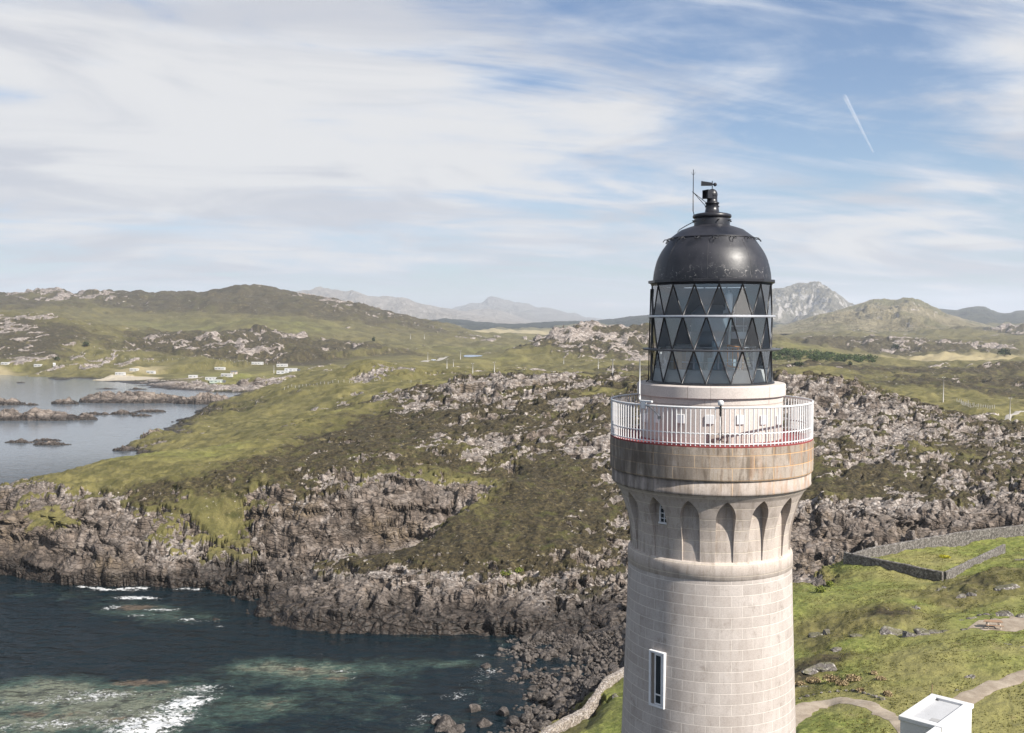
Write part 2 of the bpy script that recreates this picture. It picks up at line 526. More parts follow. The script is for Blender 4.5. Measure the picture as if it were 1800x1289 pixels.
# the grid: a fan of bearings (t) by distances (d)
NC = 1400
t_ax = np.linspace((-420 - 900) / F, (2220 - 900) / F, NC)
dl = [20.0]
while dl[-1] < 4600:
    d = dl[-1]
    st = 1.0 if d < 70 else (0.22 if 157 < d < 217 else 0.42 if d < 285 else (0.42 + (d - 285) * 0.0042 if d < 1000 else 3.4 + (d - 1000) * 0.006))
    dl.append(d + st)
d_ax = np.array(dl)
NR = len(d_ax)
v_ax = np.log(d_ax) * 1.8
ct = np.linspace(t_ax[0], t_ax[-1], 330)
cv = np.linspace(v_ax[0], v_ax[-1], 560)
CT, CV = np.meshgrid(ct * 1.8, cv)
coarse = np.zeros(CT.shape + (val.shape[1],))
for i0 in range(0, len(cv), 40):
    s = slice(i0, i0 + 40)
    rr = np.sqrt((CT[s][..., None] - pts[:, 0]) ** 2 + (CV[s][..., None] - pts[:, 1]) ** 2 + 1e-5)
    coarse[s] = rr @ wts[:npt] + wts[npt]


for _ in range(2):                                   # take the points off the interpolation's cones
    pad = np.pad(coarse, ((1, 1), (1, 1), (0, 0)), mode='edge')
    pad = 0.25 * pad[:-2] + 0.5 * pad[1:-1] + 0.25 * pad[2:]
    coarse = 0.25 * pad[:, :-2] + 0.5 * pad[:, 1:-1] + 0.25 * pad[:, 2:]


def upsample(c, t, v):
    fi = np.clip((t - ct[0]) / (ct[1] - ct[0]), 0, len(ct) - 1.001)
    fj = np.clip((v - cv[0]) / (cv[1] - cv[0]), 0, len(cv) - 1.001)
    i, j = fi.astype(int), fj.astype(int)
    a, b = fi - i, fj - j
    return (c[j, i] * (1 - a) + c[j, i + 1] * a) * (1 - b) + (c[j + 1, i] * (1 - a) + c[j + 1, i + 1] * a) * b


# ---------------------------------------------------------------- shoreline: bearing, photo row (or distance), slope of the land behind it
SHORE = [(-900, 'd', 40, .6), (-300, 'd', 60, .6), (200, 'd', 75, .6), (500, 'd', 92, .5), (650, 'd', 106, .4), (735, 'd', 122, .25), (762, 1262, 0, .16),
         (800, 1268, 0, .14), (835, 1250, 0, .13), (850, 1222, 0, .13), (848, 1185, 0, .13), (872, 1155, 0, .14), (888, 1132, 0, .25), (870, 1124, 0, .8),
         (800, 1124, 0, .95), (700, 1122, 0, .95), (600, 1117, 0, .95), (520, 1107, 0, .9), (450, 1100, 0, .75), (400, 1098, 0, .45), (345, 1078, 0, .35),
         (338, 1056, 0, .5), (362, 1042, 0, .8), (352, 1034, 0, 1.2), (330, 1034, 0, 1.6), (290, 1037, 0, 1.3), (240, 1030, 0, 1.25), (180, 1034, 0, 1.2), (100, 1031, 0, 1.1), (0, 1018, 0, .9),
         (-80, 1013, 0, .9), (-160, 1000, 0, .7), (-190, 950, 0, .5), (-150, 'd', 256, .5), (-60, 'd', 272, .5), (0, 'd', 275, .5), (100, 'd', 286, .5),
         (200, 'd', 302, .4), (262, 'd', 332, .35), (272, 'd', 368, .35), (222, 'd', 400, .35), (205, 791, 0, .35), (226, 782, 0, .4), (262, 774, 0, .5), (247, 769, 0, .6), (252, 763, 0, .5),
         (275, 750, 0, .35), (300, 738, 0, .3), (340, 722, 0, .3), (370, 712, 0, .3), (400, 703, 0, .25), (422, 695, 0, .22), (436, 691, 0, .2), (425, 689, 0, .2), (395, 690, 0, .2),
         (372, 689, 0, .2), (340, 686, 0, .2), (300, 684, 0, .2), (272, 680, 0, .12), (258, 677, 0, .05), (232, 674, 0, .035), (205, 672, 0, .035), (165, 670, 0, .05), (150, 669, 0, .15), (80, 668, 0, .2),
         (70, 664, 0, .2), (0, 661, 0, .2), (-120, 659, 0, .2), (-260, 658, 0, .2), (-600, 656, 0, .2), (-1200, 655, 0, .2), (-1500, 'd', 900, .2)]
sp = []
for px, py, d, sl in SHORE:
    dd = d if py == 'd' else sea_d(py)
    sp.append(((px - 900) / F * dd, dd, sl))
sp = np.array(sp)


def shore_dist(x, y):
    """signed distance to the water's edge (land +) and the slope of the nearest stretch of coast"""
    best = np.full(x.shape, 1e9)
    slp = np.zeros(x.shape)
    inside = np.zeros(x.shape, bool)
    n = len(sp)
    for i in range(n):
        x0, y0, s0 = sp[i]
        x1, y1, s1 = sp[(i + 1) % n]
        ex, ey = x1 - x0, y1 - y0
        tt = np.clip(((x - x0) * ex + (y - y0) * ey) / (ex * ex + ey * ey + 1e-9), 0, 1)
        if i < n - 1:
            q = (x - x0 - tt * ex) ** 2 + (y - y0 - tt * ey) ** 2
            nb = q < best
            slp = np.where(nb, s0 + (s1 - s0) * tt, slp)
            best = np.where(nb, q, best)
        if y1 != y0:
            c = (y0 > y) != (y1 > y)
            inside ^= c & (x < x0 + (y - y0) * ex / ey)
    dist = np.sqrt(best)
    return np.where(inside, -dist, dist), slp


def shore_fast(T, D):
    """shore distance on a coarse fan, then interpolated"""
    sct = np.linspace(t_ax[0], t_ax[-1], 700)
    scd = np.concatenate((np.linspace(20, 118, 60), np.linspace(119.2, 320, 260), np.geomspace(321, 4600, 320)))
    A_, B_ = np.meshgrid(sct, scd)
    s_, l_ = shore_dist(A_ * B_, B_)
    fi = np.clip((T - sct[0]) / (sct[1] - sct[0]), 0, len(sct) - 1.001)
    fj = np.clip(np.interp(D, scd, np.arange(len(scd))), 0, len(scd) - 1.001)
    i, j = fi.astype(int), fj.astype(int)
    a, b = fi - i, fj - j
    f = lambda c: (c[j, i] * (1 - a) + c[j, i + 1] * a) * (1 - b) + (c[j + 1, i] * (1 - a) + c[j + 1, i + 1] * a) * b
    return f(s_), f(l_)


T, D = np.meshgrid(t_ax, d_ax)
X, Y = T * D, D.copy()
V18 = np.log(D) * 1.8
base = upsample(coarse[..., 0], T, V18) * D
cover = [np.clip(upsample(coarse[..., k], T, V18), 0, 1) for k in range(1, 6)]
rock_p, green_p, heath_p, sand_p, beach_p = cover
U18 = T * 1.8

wob = np.clip(D / 200, 0.3, 2.5)


def paced(D0):
    """ground coordinates whose unit grows with distance beyond D0"""
    return T * np.minimum(D, D0), np.where(D < D0, D, D0 * (1 + np.log(np.maximum(D, D0) / D0)))


wx = (fbm(X / 9, Y / 9, 3, 31) - 0.5) * 7 * wob
wy = (fbm(X / 9, Y / 9, 3, 47) - 0.5) * 5 * wob
near = D < 330
sdist, slope = shore_fast((X + wx * (1 - 0.6 * beach_p)) / (D + wy * (1 - 0.7 * beach_p)), D + wy * (1 - 0.7 * beach_p))

# rolling ground, the same at every scale
lawn = sstep(green_p, 0.7, 0.95) * (D < 260)
flat = 1 - 0.75 * lawn
base += D * 0.0125 * (fbm(U18 * 9, V18 * 9, 4, 3) - 0.5) * flat
base += D * 0.0125 * (fbm(U18 * 38, V18 * 38, 3, 5) - 0.5) * flat * np.clip(0.15 + 1.7 * rock_p, 0, 1.4) * np.where(D > 330, 1.15, 1.0)
base += (fbm(X / 2.2, Y / 2.2, 4, 8) - 0.5) * 0.55 * (D < 420) * (1 - 0.5 * lawn)

# cliffs: land height is capped by the climb from the shore, in steps like bedded rock
cl = np.maximum(sdist, 0)
wall_h = np.interp(slope, [0.35, 0.5, 0.9, 1.0, 1.25, 1.6], [0, 1.0, 4.0, 5.0, 9.5, 10.5]) * near
bank = np.where(slope < 0.22, np.maximum(cl - 13, 0) * 1.3, np.where(D < 150, np.maximum(cl - 22, 0) * 1.0, 0)) * near
wall_h *= 0.75 + 0.5 * fbm(X / 17, Y / 17, 3, 69)
climb = wall_h * (1 - np.exp(-cl / 2.5)) + np.where(wall_h > 0.2, np.minimum(slope, 0.45), slope) * cl + 0.15 + bank
ledge = 3.4 + 2.4 * vnoise(X / 40, Y / 40, 71)
ph = climb / ledge + 0.5 * (fbm(X / 13, Y / 13, 3, 73) - 0.5)
step = np.floor(ph) + sstep(ph - np.floor(ph), 0.30, 0.72)
cliffy = sstep(slope, 0.4, 0.9) * near
climb = climb * (1 - 0.60 * cliffy) + step * ledge * 0.60 * cliffy
k_s = 1.2
hmin = np.clip(0.5 + 0.5 * (climb - base) / k_s, 0, 1)
land = climb * (1 - hmin) + base * hmin - k_s * hmin * (1 - hmin)
land = np.where(base < climb - k_s, base, land)
cap = 1 - hmin                                   # 1 where the shore slope rules: bare rock
seabed = -0.35 - np.minimum(-np.minimum(sdist, 0) * np.maximum(slope, 0.12), 7.0)
H = np.where(sdist > 0, land, seabed)

# where is it steep
gr, gc = np.gradient(H)
dr = np.gradient(d_ax)[:, None]
dcx = (t_ax[1] - t_ax[0]) * D
steep = np.sqrt((gr / dr) ** 2 + (gc / dcx) ** 2)
steep = sstep(steep, 0.55, 1.15)
cliff = np.clip(np.maximum(steep * (rock_p > 0.3), cap * sstep(slope, 0.15, 0.35) * (0.35 + 0.65 * np.maximum(steep, sstep(rock_p, 0.6, 0.85)))), 0, 1) * (1 - beach_p * (sdist > 0))
cliff = np.maximum(cliff, 0.60 * sstep(rock_p, 0.66, 0.86) * (1 - beach_p))
cliff *= (D < 1000)

# rock showing through the turf
GX, GY = paced(260.0)
su_, sv_ = GX * 0.87 + GY * 0.5, -GX * 0.5 + GY * 0.87
n1 = fbm(su_ / 6.5, sv_ / 3.6, 5, 91, 0.62)
n2 = ridged(su_ / 3.4, sv_ / 1.7, 3, 97)
n3 = fbm(GX / 38, GY / 38, 3, 99)
rk = rock_p + 1.0 * (n1 - 0.5) + 0.30 * (n2 - 0.55) + 0.7 * (n3 - 0.5) * (rock_p > 0.12) + 0.5 * cliff - 0.5 * lawn
rmask = sstep(rk, 0.50, 0.60) * (1 - sstep(sand_p, 0.25, 0.5))
# turf on the flatter shelves of the cliffs
turf = sstep(fbm(X / 6, Y / 4, 4, 111) + 0.25 * (0.75 - rock_p), 0.50, 0.58) * sstep(H, 5, 8.5) * (1 - 0.85 * steep) * (D < 330)
rmask *= 1 - 0.85 * turf * (cap > 0.1)

rmask *= 1 - lawn
# blocks and joints
q = near | (D < 700)
X2 = GX[q]; Y2 = GY[q]
bs = np.clip(D[q] / 260, 1, 2.7)
ca, sa = math.cos(0.5), math.sin(0.5)
jx, jy = X2 * ca + Y2 * sa, -X2 * sa + Y2 * ca
jx = jx + 0.9 * (fbm(X2 / 3, Y2 / 3, 2, 5) - 0.5)
a1, a2, aid, atl = voro(jx / 4.2, jy / 2.6, 201, True)
b1, b2, bid, btl = voro(jx / 1.7, jy / 1.1, 211, True)
c1, c2, cid, ctl = voro(jx / 11, jy / 5.5, 221, True)
crackA = 1 - sstep(a2 - a1, 0.02, 0.14)
crackB = 1 - sstep(b2 - b1, 0.02, 0.20)
crackC = 1 - sstep(c2 - c1, 0.01, 0.09)
e1_, e2_, eid = voro(jx / 24 + 0.25 * (fbm(X2 / 7, Y2 / 7, 2, 15) - 0.5), jy / 15, 241)
crackE = (1 - sstep(e2_ - e1_, 0.005, 0.085)) * (0.4 + eid)
rm, cf = rmask[q], cliff[q]
# bedding: beds dip gently, so the rock climbs in long treads and short risers
Hq = H[q]
dipp = 0.10 * X2 + 0.07 * Y2
lv = Hq - dipp + 2.2 * (fbm(X2 / 21, Y2 / 21, 3, 251) - 0.5) * bs
bed = np.zeros(Hq.shape)
for th, wt_ in ((2.8, 0.74), (0.95, 0.66)):
    th_ = th * bs
    pz_ = lv / th_ + 0.35 * (fbm(X2 / 3.5, Y2 / 3.5, 2, 257) - 0.5)
    fr_ = pz_ - np.floor(pz_)
    bed += wt_ * th_ * ((sstep(fr_, 0.62, 0.95)) - fr_)
disp = rm * (bed + bs * ((aid - 0.4) * (0.22 + 0.45 * cf) + atl * 0.30 + (bid - 0.4) * 0.08 + btl * 0.12 + (cid - 0.5) * (0.3 + 0.8 * cf) + ctl * (0.7 + 0.9 * cf)
                  - crackA * (0.16 + 0.30 * cf) - crackB * 0.05 - crackC * (0.35 + 0.5 * cf) - crackE * 2.2 * cf + (eid - 0.5) * 1.6 * cf))
disp *= 1 - 0.8 * beach_p[q]
disp *= np.clip(sdist[q] / 1.5 + 0.6, 0.25, 1)
H[q] += disp
crack = np.zeros(H.shape)
crack[q] = np.clip(np.maximum(crackA, np.maximum(crackB * 0.6, np.maximum(crackC, crackE))), 0, 1) * rm
tone = np.zeros(H.shape) + 0.5
tone[q] = 0.25 + 0.3 * aid + 0.3 * bid
far = ~q
H[far] += (rmask[far]) * (ridged(su_[far] / 14, sv_[far] / 7, 3, 301) - 0.3) * np.clip(D[far] / 260, 1, 7) * 0.9
# hummocky turf close by
tuft = (fbm(X / 0.9, Y / 0.9, 3, 401) - 0.5) * 0.32 + (ridged(X / 3.1, Y / 2.3, 3, 411) - 0.6) * 0.5
H += tuft * (D < 260) * (1 - rmask) * (1 - sand_p) * np.where(green_p > 0.6, 0.8, 1.2) * (sdist > 2)
wet = 1 - sstep(H + 3.2 * (fbm(X / 5, Y / 5, 4, 501) - 0.5), 1.5, 4.8) 
wet = np.where(D > 330, 1 - sstep(H + 1.2 * (fbm(X / 9, Y / 9, 3, 503) - 0.5), 0.5, 1.9), wet)
wet *= (D < 900)

hsand = sand_p.copy()
# white sand of the village bay
bx, by = (218 - 900) / F * 850, 850
hsand = np.maximum(hsand, sstep(1.0 - np.hypot((X - bx) / 36, (Y - by - 4) / 22), 0.0, 0.35))
rmask *= 1 - sstep(hsand, 0.3, 0.7)
wet *= 1 - sstep(hsand, 0.3, 0.7)
# the pale scree scar on the left hill
kx, ky = (107 - 900) / F * 2050, 2050
rmask = np.maximum(rmask, (np.hypot((X - kx) / 12, (Y - ky) / 60) + 0.9 * (fbm(X / 9, Y / 20, 3, 77) - 0.5) < 0.8) * 1.0)


def rowcol(x, y):
    t = np.asarray(x, float) / np.asarray(y, float)
    fc = np.clip((t - t_ax[0]) / (t_ax[1] - t_ax[0]), 0, NC - 1.001)
    fr = np.clip(np.interp(y, d_ax, np.arange(NR)), 0, NR - 1.001)
    return fr, fc


def samp(G, x, y):
    fr, fc = rowcol(x, y)
    j, i = fr.astype(int), fc.astype(int)
    b, a = fr - j, fc - i
    return (G[j, i] * (1 - a) + G[j, i + 1] * a) * (1 - b) + (G[j + 1, i] * (1 - a) + G[j + 1, i + 1] * a) * b


def ground(x, y):
    return float(samp(H, np.array([x]), np.array([y]))[0])


def hit(px, py, dmin=55.0, dmax=4500.0):
    """where the sight line through a photo pixel first meets the ground"""
    t = (px - 900) / F
    for _ in range(2):
        c = int(round(np.clip((t - t_ax[0]) / (t_ax[1] - t_ax[0]), 0, NC - 1)))
        hcol = np.maximum(H[:, c], 0.0)
        _, pyc = proj(t_ax[c] * d_ax, d_ax, hcol)
        okr = (pyc <= py) & (d_ax > dmin) & (d_ax < dmax)
        if not okr.any():
            k = int(np.argmin(np.where((d_ax > dmin) & (d_ax < dmax), np.abs(pyc - py), 1e9)))
            d = d_ax[k]
        else:
            k = int(np.argmax(okr))
            f = 0 if k == 0 else (pyc[k - 1] - py) / max(pyc[k - 1] - pyc[k], 1e-6)
            d = d_ax[k - 1] + np.clip(f, 0, 1) * (d_ax[k] - d_ax[k - 1])
        dz = ground(t * d, d) - CAM_Z
        dep = d * CP - dz * SP
        t = (px - 900) / F * dep / d
    return np.array((t * d, d, ground(t * d, d)))


def smooth_line(P, n=24):
    """Catmull-Rom through points"""
    P = [np.array(p, float) for p in P]
    P = [2 * P[0] - P[1]] + P + [2 * P[-1] - P[-2]]
    out = []
    for i in range(1, len(P) - 2):
        for k in range(n):
            u = k / n
            a, b, c, d = P[i - 1], P[i], P[i + 1], P[i + 2]
            out.append(0.5 * (2 * b + (c - a) * u + (2 * a - 5 * b + 4 * c - d) * u * u + (3 * b - a - 3 * c + d) * u ** 3))
    out.append(P[-2])
    return np.array(out)


PATHS = []


def lay_path(pix, width, dmax=400, n=24):
    line = smooth_line([hit(px, py, dmax=dmax)[:2] for px, py in pix], n)
    PATHS.append((line, width))
    # level the ground under it
    lo, hi = line.min(0) - width * 2, line.max(0) + width * 2
    rr0, rr1 = np.searchsorted(d_ax, lo[1]), np.searchsorted(d_ax, hi[1])
    sub = np.s_[max(rr0 - 2, 0):rr1 + 2]
    xs, ys = X[sub], Y[sub]
    m = (xs > lo[0]) & (xs < hi[0])
    xx, yy = xs[m], ys[m]
    q2 = np.full(xx.shape, 1e9)
    near_i = np.zeros(xx.shape, int)
    for i, p in enumerate(line):
        dd = (xx - p[0]) ** 2 + (yy - p[1]) ** 2
        b = dd < q2
        q2 = np.where(b, dd, q2)
        near_i = np.where(b, i, near_i)
    q2 = np.sqrt(q2)
    lvl = samp(H, line[:, 0], line[:, 1])
    kern = np.ones(9) / 9
    lvl = np.convolve(np.pad(lvl, 4, mode='edge'), kern, 'valid')
    wgt = 1 - sstep(q2, width * 0.5, width * 1.1)
    hs_ = H[sub]
    hs_[m] = hs_[m] * (1 - wgt) + lvl[near_i] * wgt
    rs_ = rmask[sub]
    rs_[m] *= 1 - wgt
    tn_ = tone[sub]
    return line


lay_path([(1370, 1285), (1394, 1262), (1430, 1240), (1480, 1232), (1530, 1240), (1572, 1264), (1610, 1300)], 1.75)
lay_path([(1600, 1296), (1690, 1234), (1740, 1209), (1800, 1186), (1880, 1160), (1960, 1150)], 1.7)
lay_path([(1712, 1097), (1745, 1100), (1790, 1098), (1850, 1092), (1930, 1085)], 4.6)
lay_path([(745, 638), (768, 634), (788, 627)], 7.0, 1600)
lay_path([(1757, 737), (1772, 731), (1786, 727), (1796, 723)], 2.4, 900)

# level ground for the pond
POND = hit(830, 626.5, 900)
pr = np.hypot((X - POND[0]) / 14, (Y - POND[1]) / 40)
wq_ = 1 - sstep(pr, 1.0, 2.6)
H = H * (1 - wq_) + POND[2] * wq_

# push cliff faces sideways so they do not read as a height map
jit = cliff * (D < 330) * 1.0
Xd = X + jit * (fbm(Y / 3.1, H / 1.7, 3, 601) - 0.5) * 0.7
Yd = Y + jit * ((fbm(X / 4.5, H / 1.2 + X * 0.08, 3, 611) - 0.5) * 1.3 + (vnoise(H / 0.95 + X * 0.12, X / 18, 621) - 0.5) * 2.4)

keepq = ~((H[:-1, :-1] < -2.5) & (H[:-1, 1:] < -2.5) & (H[1:, :-1] < -2.5) & (H[1:, 1:] < -2.5))


# ---------------------------------------------------------------- ground material
def terrain_material(name):
    mat = bpy.data.materials.new(name)
    mat.use_nodes = True
    mat.node_tree.nodes.clear()
    N = NB(mat.node_tree)
    P = N.new('ShaderNodeNewGeometry').outputs['Position']
    ma = N.new('ShaderNodeSeparateColor')
    N.put(ma.inputs[0], N.attr('cover_a')['Color'])
    rock, green, heath = ma.outputs[:3]
    mb = N.new('ShaderNodeSeparateColor')
    N.put(mb.inputs[0], N.attr('cover_b')['Color'])
    sand, wet, crack = mb.outputs[:3]
    mc = N.new('ShaderNodeSeparateColor')
    N.put(mc.inputs[0], N.attr('cover_c')['Color'])
    tone, cliff, farness = mc.outputs[:3]
    Ps = N.attr('pattern')['Vector']
    nA = N.noise(Ps, 0.035, 4, 0.6)
    nB = N.noise(Ps, 0.22, 6, 0.65)
    nC = N.noise(Ps, 1.3, 6, 0.7)
    nD = N.noise(Ps, 4.5, 4, 0.7)
    # turf
    grass = N.mix(N.ss(nB, 0.35, 0.68), (0.080, 0.074, 0.025), (0.172, 0.150, 0.056))
    bright = N.mix(N.ss(nC, 0.35, 0.68), (0.092, 0.116, 0.021), (0.215, 0.226, 0.058))
    bright = N.mix(N.ss(nA, 0.46, 0.64, 0, 0.75), bright, (0.225, 0.198, 0.078))
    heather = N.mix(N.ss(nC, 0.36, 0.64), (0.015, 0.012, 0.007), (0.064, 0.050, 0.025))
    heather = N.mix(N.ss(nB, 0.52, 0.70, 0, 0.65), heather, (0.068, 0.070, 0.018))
    g = N.m('ADD', green, N.m('MULTIPLY', N.m('SUBTRACT', nB, 0.5), 0.55))
    h = N.m('ADD', heath, N.m('ADD', N.m('MULTIPLY', N.m('SUBTRACT', nB, 0.5), 1.2), N.m('MULTIPLY', N.m('SUBTRACT', nA, 0.5), 1.2)))
    veg = N.mix(N.ss(g, 0.52, 0.95), grass, bright)
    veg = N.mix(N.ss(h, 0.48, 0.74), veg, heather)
    veg = N.mix(N.ss(farness, 0.10, 0.75, 0.0, 0.40), veg, (0.080, 0.068, 0.042))
    straw = N.m('MULTIPLY', N.ss(N.noise(Ps, 0.5, 5, 0.65), 0.58, 0.70), 0.55)
    veg = N.mix(straw, veg, (0.19, 0.155, 0.075))
    veg = N.mix(N.ss(nD, 0.48, 0.72, 0, 0.55), veg, (0.018, 0.018, 0.007))
    veg = N.mix(N.ss(N.noise(Ps, 2.6, 3, 0.6), 0.60, 0.72, 0, 0.35), veg, (0.24, 0.22, 0.10))
    # rock
    rA = N.mix(N.ss(nB, 0.3, 0.7), (0.125, 0.100, 0.084), (0.225, 0.186, 0.160))
    rA = N.mix(N.ss(tone, 0.25, 0.85, 0, 0.55), rA, (0.30, 0.262, 0.232))
    lichen = N.m('MULTIPLY', N.ss(nC, 0.46, 0.58), N.m('SUBTRACT', 1.0, N.m('MULTIPLY', cliff, 0.80)))
    lichen = N.m('MULTIPLY', lichen, N.ss(farness, 0.1, 0.6, 1.0, 0.5))
    rA = N.mix(N.m('MULTIPLY', lichen, 0.75), rA, (0.47, 0.43, 0.395))
    # joints and bedding planes, dipping gently to one side
    qx, qy, qz = N.sep(Ps)[:3]
    wv = N.vm('SCALE', N.vm('SUBTRACT', N.noise(Ps, 0.45, 4, 0.6, 0, 'Color'), (0.5, 0.5, 0.5)))
    wv.node.inputs['Scale'].default_value = 1.5
    jv = N.vm('ADD', N.comb(N.m('ADD', qx, N.m('MULTIPLY', qy, 0.3)), qy, N.m('ADD', N.m('MULTIPLY', qz, 2.9), N.m('MULTIPLY', qx, 0.35))), wv)
    vor = N.voro(jv, 0.50, 'DISTANCE_TO_EDGE')
    vor2 = N.voro(jv, 0.17, 'DISTANCE_TO_EDGE')
    vid = N.voro(jv, 0.50, 'F1', 'Color')
    joint = N.m('MAXIMUM', N.ss(vor, 0.0, 0.055, 0.75, 0.0), N.ss(vor2, 0.0, 0.035, 0.95, 0.0))
    brown = N.mix(N.ss(N.noise(Ps, 0.6, 5, 0.65), 0.36, 0.64), (0.060, 0.046, 0.036), (0.172, 0.134, 0.106))
    brown = N.mix(N.ss(N.noise(Ps, 0.09, 4, 0.6), 0.50, 0.66, 0, 0.6), brown, (0.145, 0.105, 0.055))
    rA = N.mix(N.m('MULTIPLY', cliff, 0.88), rA, brown)
    vtone = N.new('ShaderNodeSeparateColor')
    N.put(vtone.inputs[0], vid)
    rA = N.mix(N.ss(vtone.outputs[0], 0.55, 0.95, 0, 0.35), rA, (0.25, 0.208, 0.175))
    rA = N.mix(N.ss(vtone.outputs[1], 0.60, 0.95, 0, 0.40), rA, (0.062, 0.051, 0.043))
    rA = N.mix(N.m('MULTIPLY', joint, N.m('ADD', 0.45, N.m('MULTIPLY', cliff, 0.45))), rA, (0.018, 0.014, 0.011))
    rA = N.mix(N.m('MULTIPLY', crack, 0.55), rA, (0.020, 0.016, 0.013))
    rA = N.mix(N.ss(nD, 0.55, 0.75, 0, 0.45), rA, (0.034, 0.028, 0.023))
    rfine = N.m('ADD', rock, N.m('MULTIPLY', N.m('SUBTRACT', nC, 0.5), 1.0))
    rfine = N.m('ADD', rfine, N.m('MULTIPLY', N.m('SUBTRACT', nD, 0.5), 0.4))
    col = N.mix(N.ss(rfine, 0.40, 0.62), veg, rA)
    # stray pale stones lying in the heather
    stray = N.m('MULTIPLY', N.ss(N.noise(Ps, 0.9, 4, 0.75), 0.645, 0.685), N.ss(heath, 0.2, 0.5))
    stray = N.m('MULTIPLY', stray, N.ss(nA, 0.40, 0.56))
    col = N.mix(stray, col, (0.38, 0.345, 0.31))
    sandc = N.mix(nC, (0.30, 0.26, 0.20), (0.40, 0.36, 0.29))
    tan = N.mix(nB, (0.22, 0.18, 0.09), (0.33, 0.28, 0.17))
    col = N.mix(N.ss(sand, 0.22, 0.5), col, tan)
    col = N.mix(N.ss(sand, 0.75, 0.92), col, sandc)
    wetc = N.mix(N.ss(nC, 0.4, 0.66), (0.010, 0.009, 0.008), (0.050, 0.038, 0.030))
    col = N.mix(N.m('MULTIPLY', wet, 0.92), col, wetc)
    bs = N.new('ShaderNodeBsdfPrincipled')
    N.put(bs.inputs['Base Color'], col)
    N.put(bs.inputs['Roughness'], N.m('SUBTRACT', 0.93, N.m('MULTIPLY', wet, 0.45)))
    bs.inputs['Specular IOR Level'].default_value = 0.25
    jh = N.m('ADD', N.m('MULTIPLY', N.m('MINIMUM', vor, 0.14), 3.0), N.m('ADD', N.m('MULTIPLY', N.m('MINIMUM', vor2, 0.08), 6.0), N.m('MULTIPLY', vtone.outputs[2], 0.35)))
    hgt = N.m('ADD', N.m('MULTIPLY', nC, N.m('SUBTRACT', 0.6, N.m('MULTIPLY', cliff, 0.3))), N.m('ADD', N.m('MULTIPLY', nD, 0.25), N.m('MULTIPLY', jh, rock)))
    bmp = N.new('ShaderNodeBump')
    bmp.inputs['Strength'].default_value = 0.9
    N.put(bmp.inputs['Distance'], N.m('ADD', 0.35, N.m('MULTIPLY', farness, 2.6)))
    N.put(bmp.inputs['Height'], hgt)
    N.put(bs.inputs['Normal'], bmp.outputs[0])
    out = N.new('ShaderNodeOutputMaterial')
    N.l.new(bs.outputs[0], out.inputs['Surface'])
    return mat


M_TERR = terrain_material('ground_cover')


def cover_attrs(me, rock, green, heath, sand, wet, crack, tone, cliff, farness):
    set_attr(me, 'cover_a', rock, green, heath)
    set_attr(me, 'cover_b', sand, wet, crack)
    set_attr(me, 'cover_c', tone, cliff, farness)


me, used, quads = grid_mesh('ground', Xd, Yd, H, keepq)
fl = lambda a: a.reshape(-1)[used]
cover_attrs(me, fl(rmask), fl(green_p), fl(heath_p), fl(hsand), fl(wet), fl(crack), fl(tone), fl(cliff),
            fl(np.clip((D - 260) / 1900, 0, 1)))
set_pattern(me, fl(GX + Xd - X), fl(GY + Yd - Y), fl(H * 260 / np.maximum(D, 260)))
o = obj('ground', me, M_TERR)
rk_used = fl(rmask * (D < 330))
me.polygons.foreach_set('use_smooth', np.ones(len(quads), bool))
tag(o, 'rugged headland of green turf, brown heather and pale rock running back from the cliffs to the hills', 'ground', kind='structure')

# ---------------------------------------------------------------- paths laid on the ground
def strip_mesh(line, width, seed, lift=0.05, jag=0.25):
    n = len(line)
    tang = np.gradient(line, axis=0)
    tang /= np.linalg.norm(tang, axis=1)[:, None] + 1e-9
    nor = np.stack((-tang[:, 1], tang[:, 0]), -1)
    ks = np.linspace(-1, 1, 9)
    k_ = np.arange(n) * 0.22
    wl_ = width / 2 * (1 + jag * (vnoise(k_, k_ * 0, seed) - 0.5) * 2)
    wr_ = width / 2 * (1 + jag * (vnoise(k_, k_ * 0, seed + 9) - 0.5) * 2)
    half = np.where(ks[None, :] < 0, wl_[:, None], wr_[:, None])
    xs = line[:, None, 0] + nor[:, None, 0] * half * ks
    ys = line[:, None, 1] + nor[:, None, 1] * half * ks
    zs = samp(H, xs, ys) + lift * (1 - 0.9 * np.abs(ks) ** 4) + 0.015
    return xs, ys, zs


def dirt_material(name, c0, c1):
    mat = bpy.data.materials.new(name)
    mat.use_nodes = True
    N = NB(mat.node_tree)
    bs = N.n['Principled BSDF']
    P = N.new('ShaderNodeNewGeometry').outputs['Position']
    a = N.noise(P, 0.8, 6, 0.7)
    b = N.noise(P, 9.0, 4, 0.7)
    c = N.mix(N.ss(a, 0.35, 0.65), c0, c1)
    c = N.mix(N.ss(b, 0.5, 0.7, 0, 0.35), c, tuple(0.45 * k for k in c0))
    N.put(bs.inputs['Base Color'], c)
    bs.inputs['Roughness'].default_value = 0.95
    N.put(bs.inputs['Normal'], N.bump(b, 0.5, 0.05))
    return mat


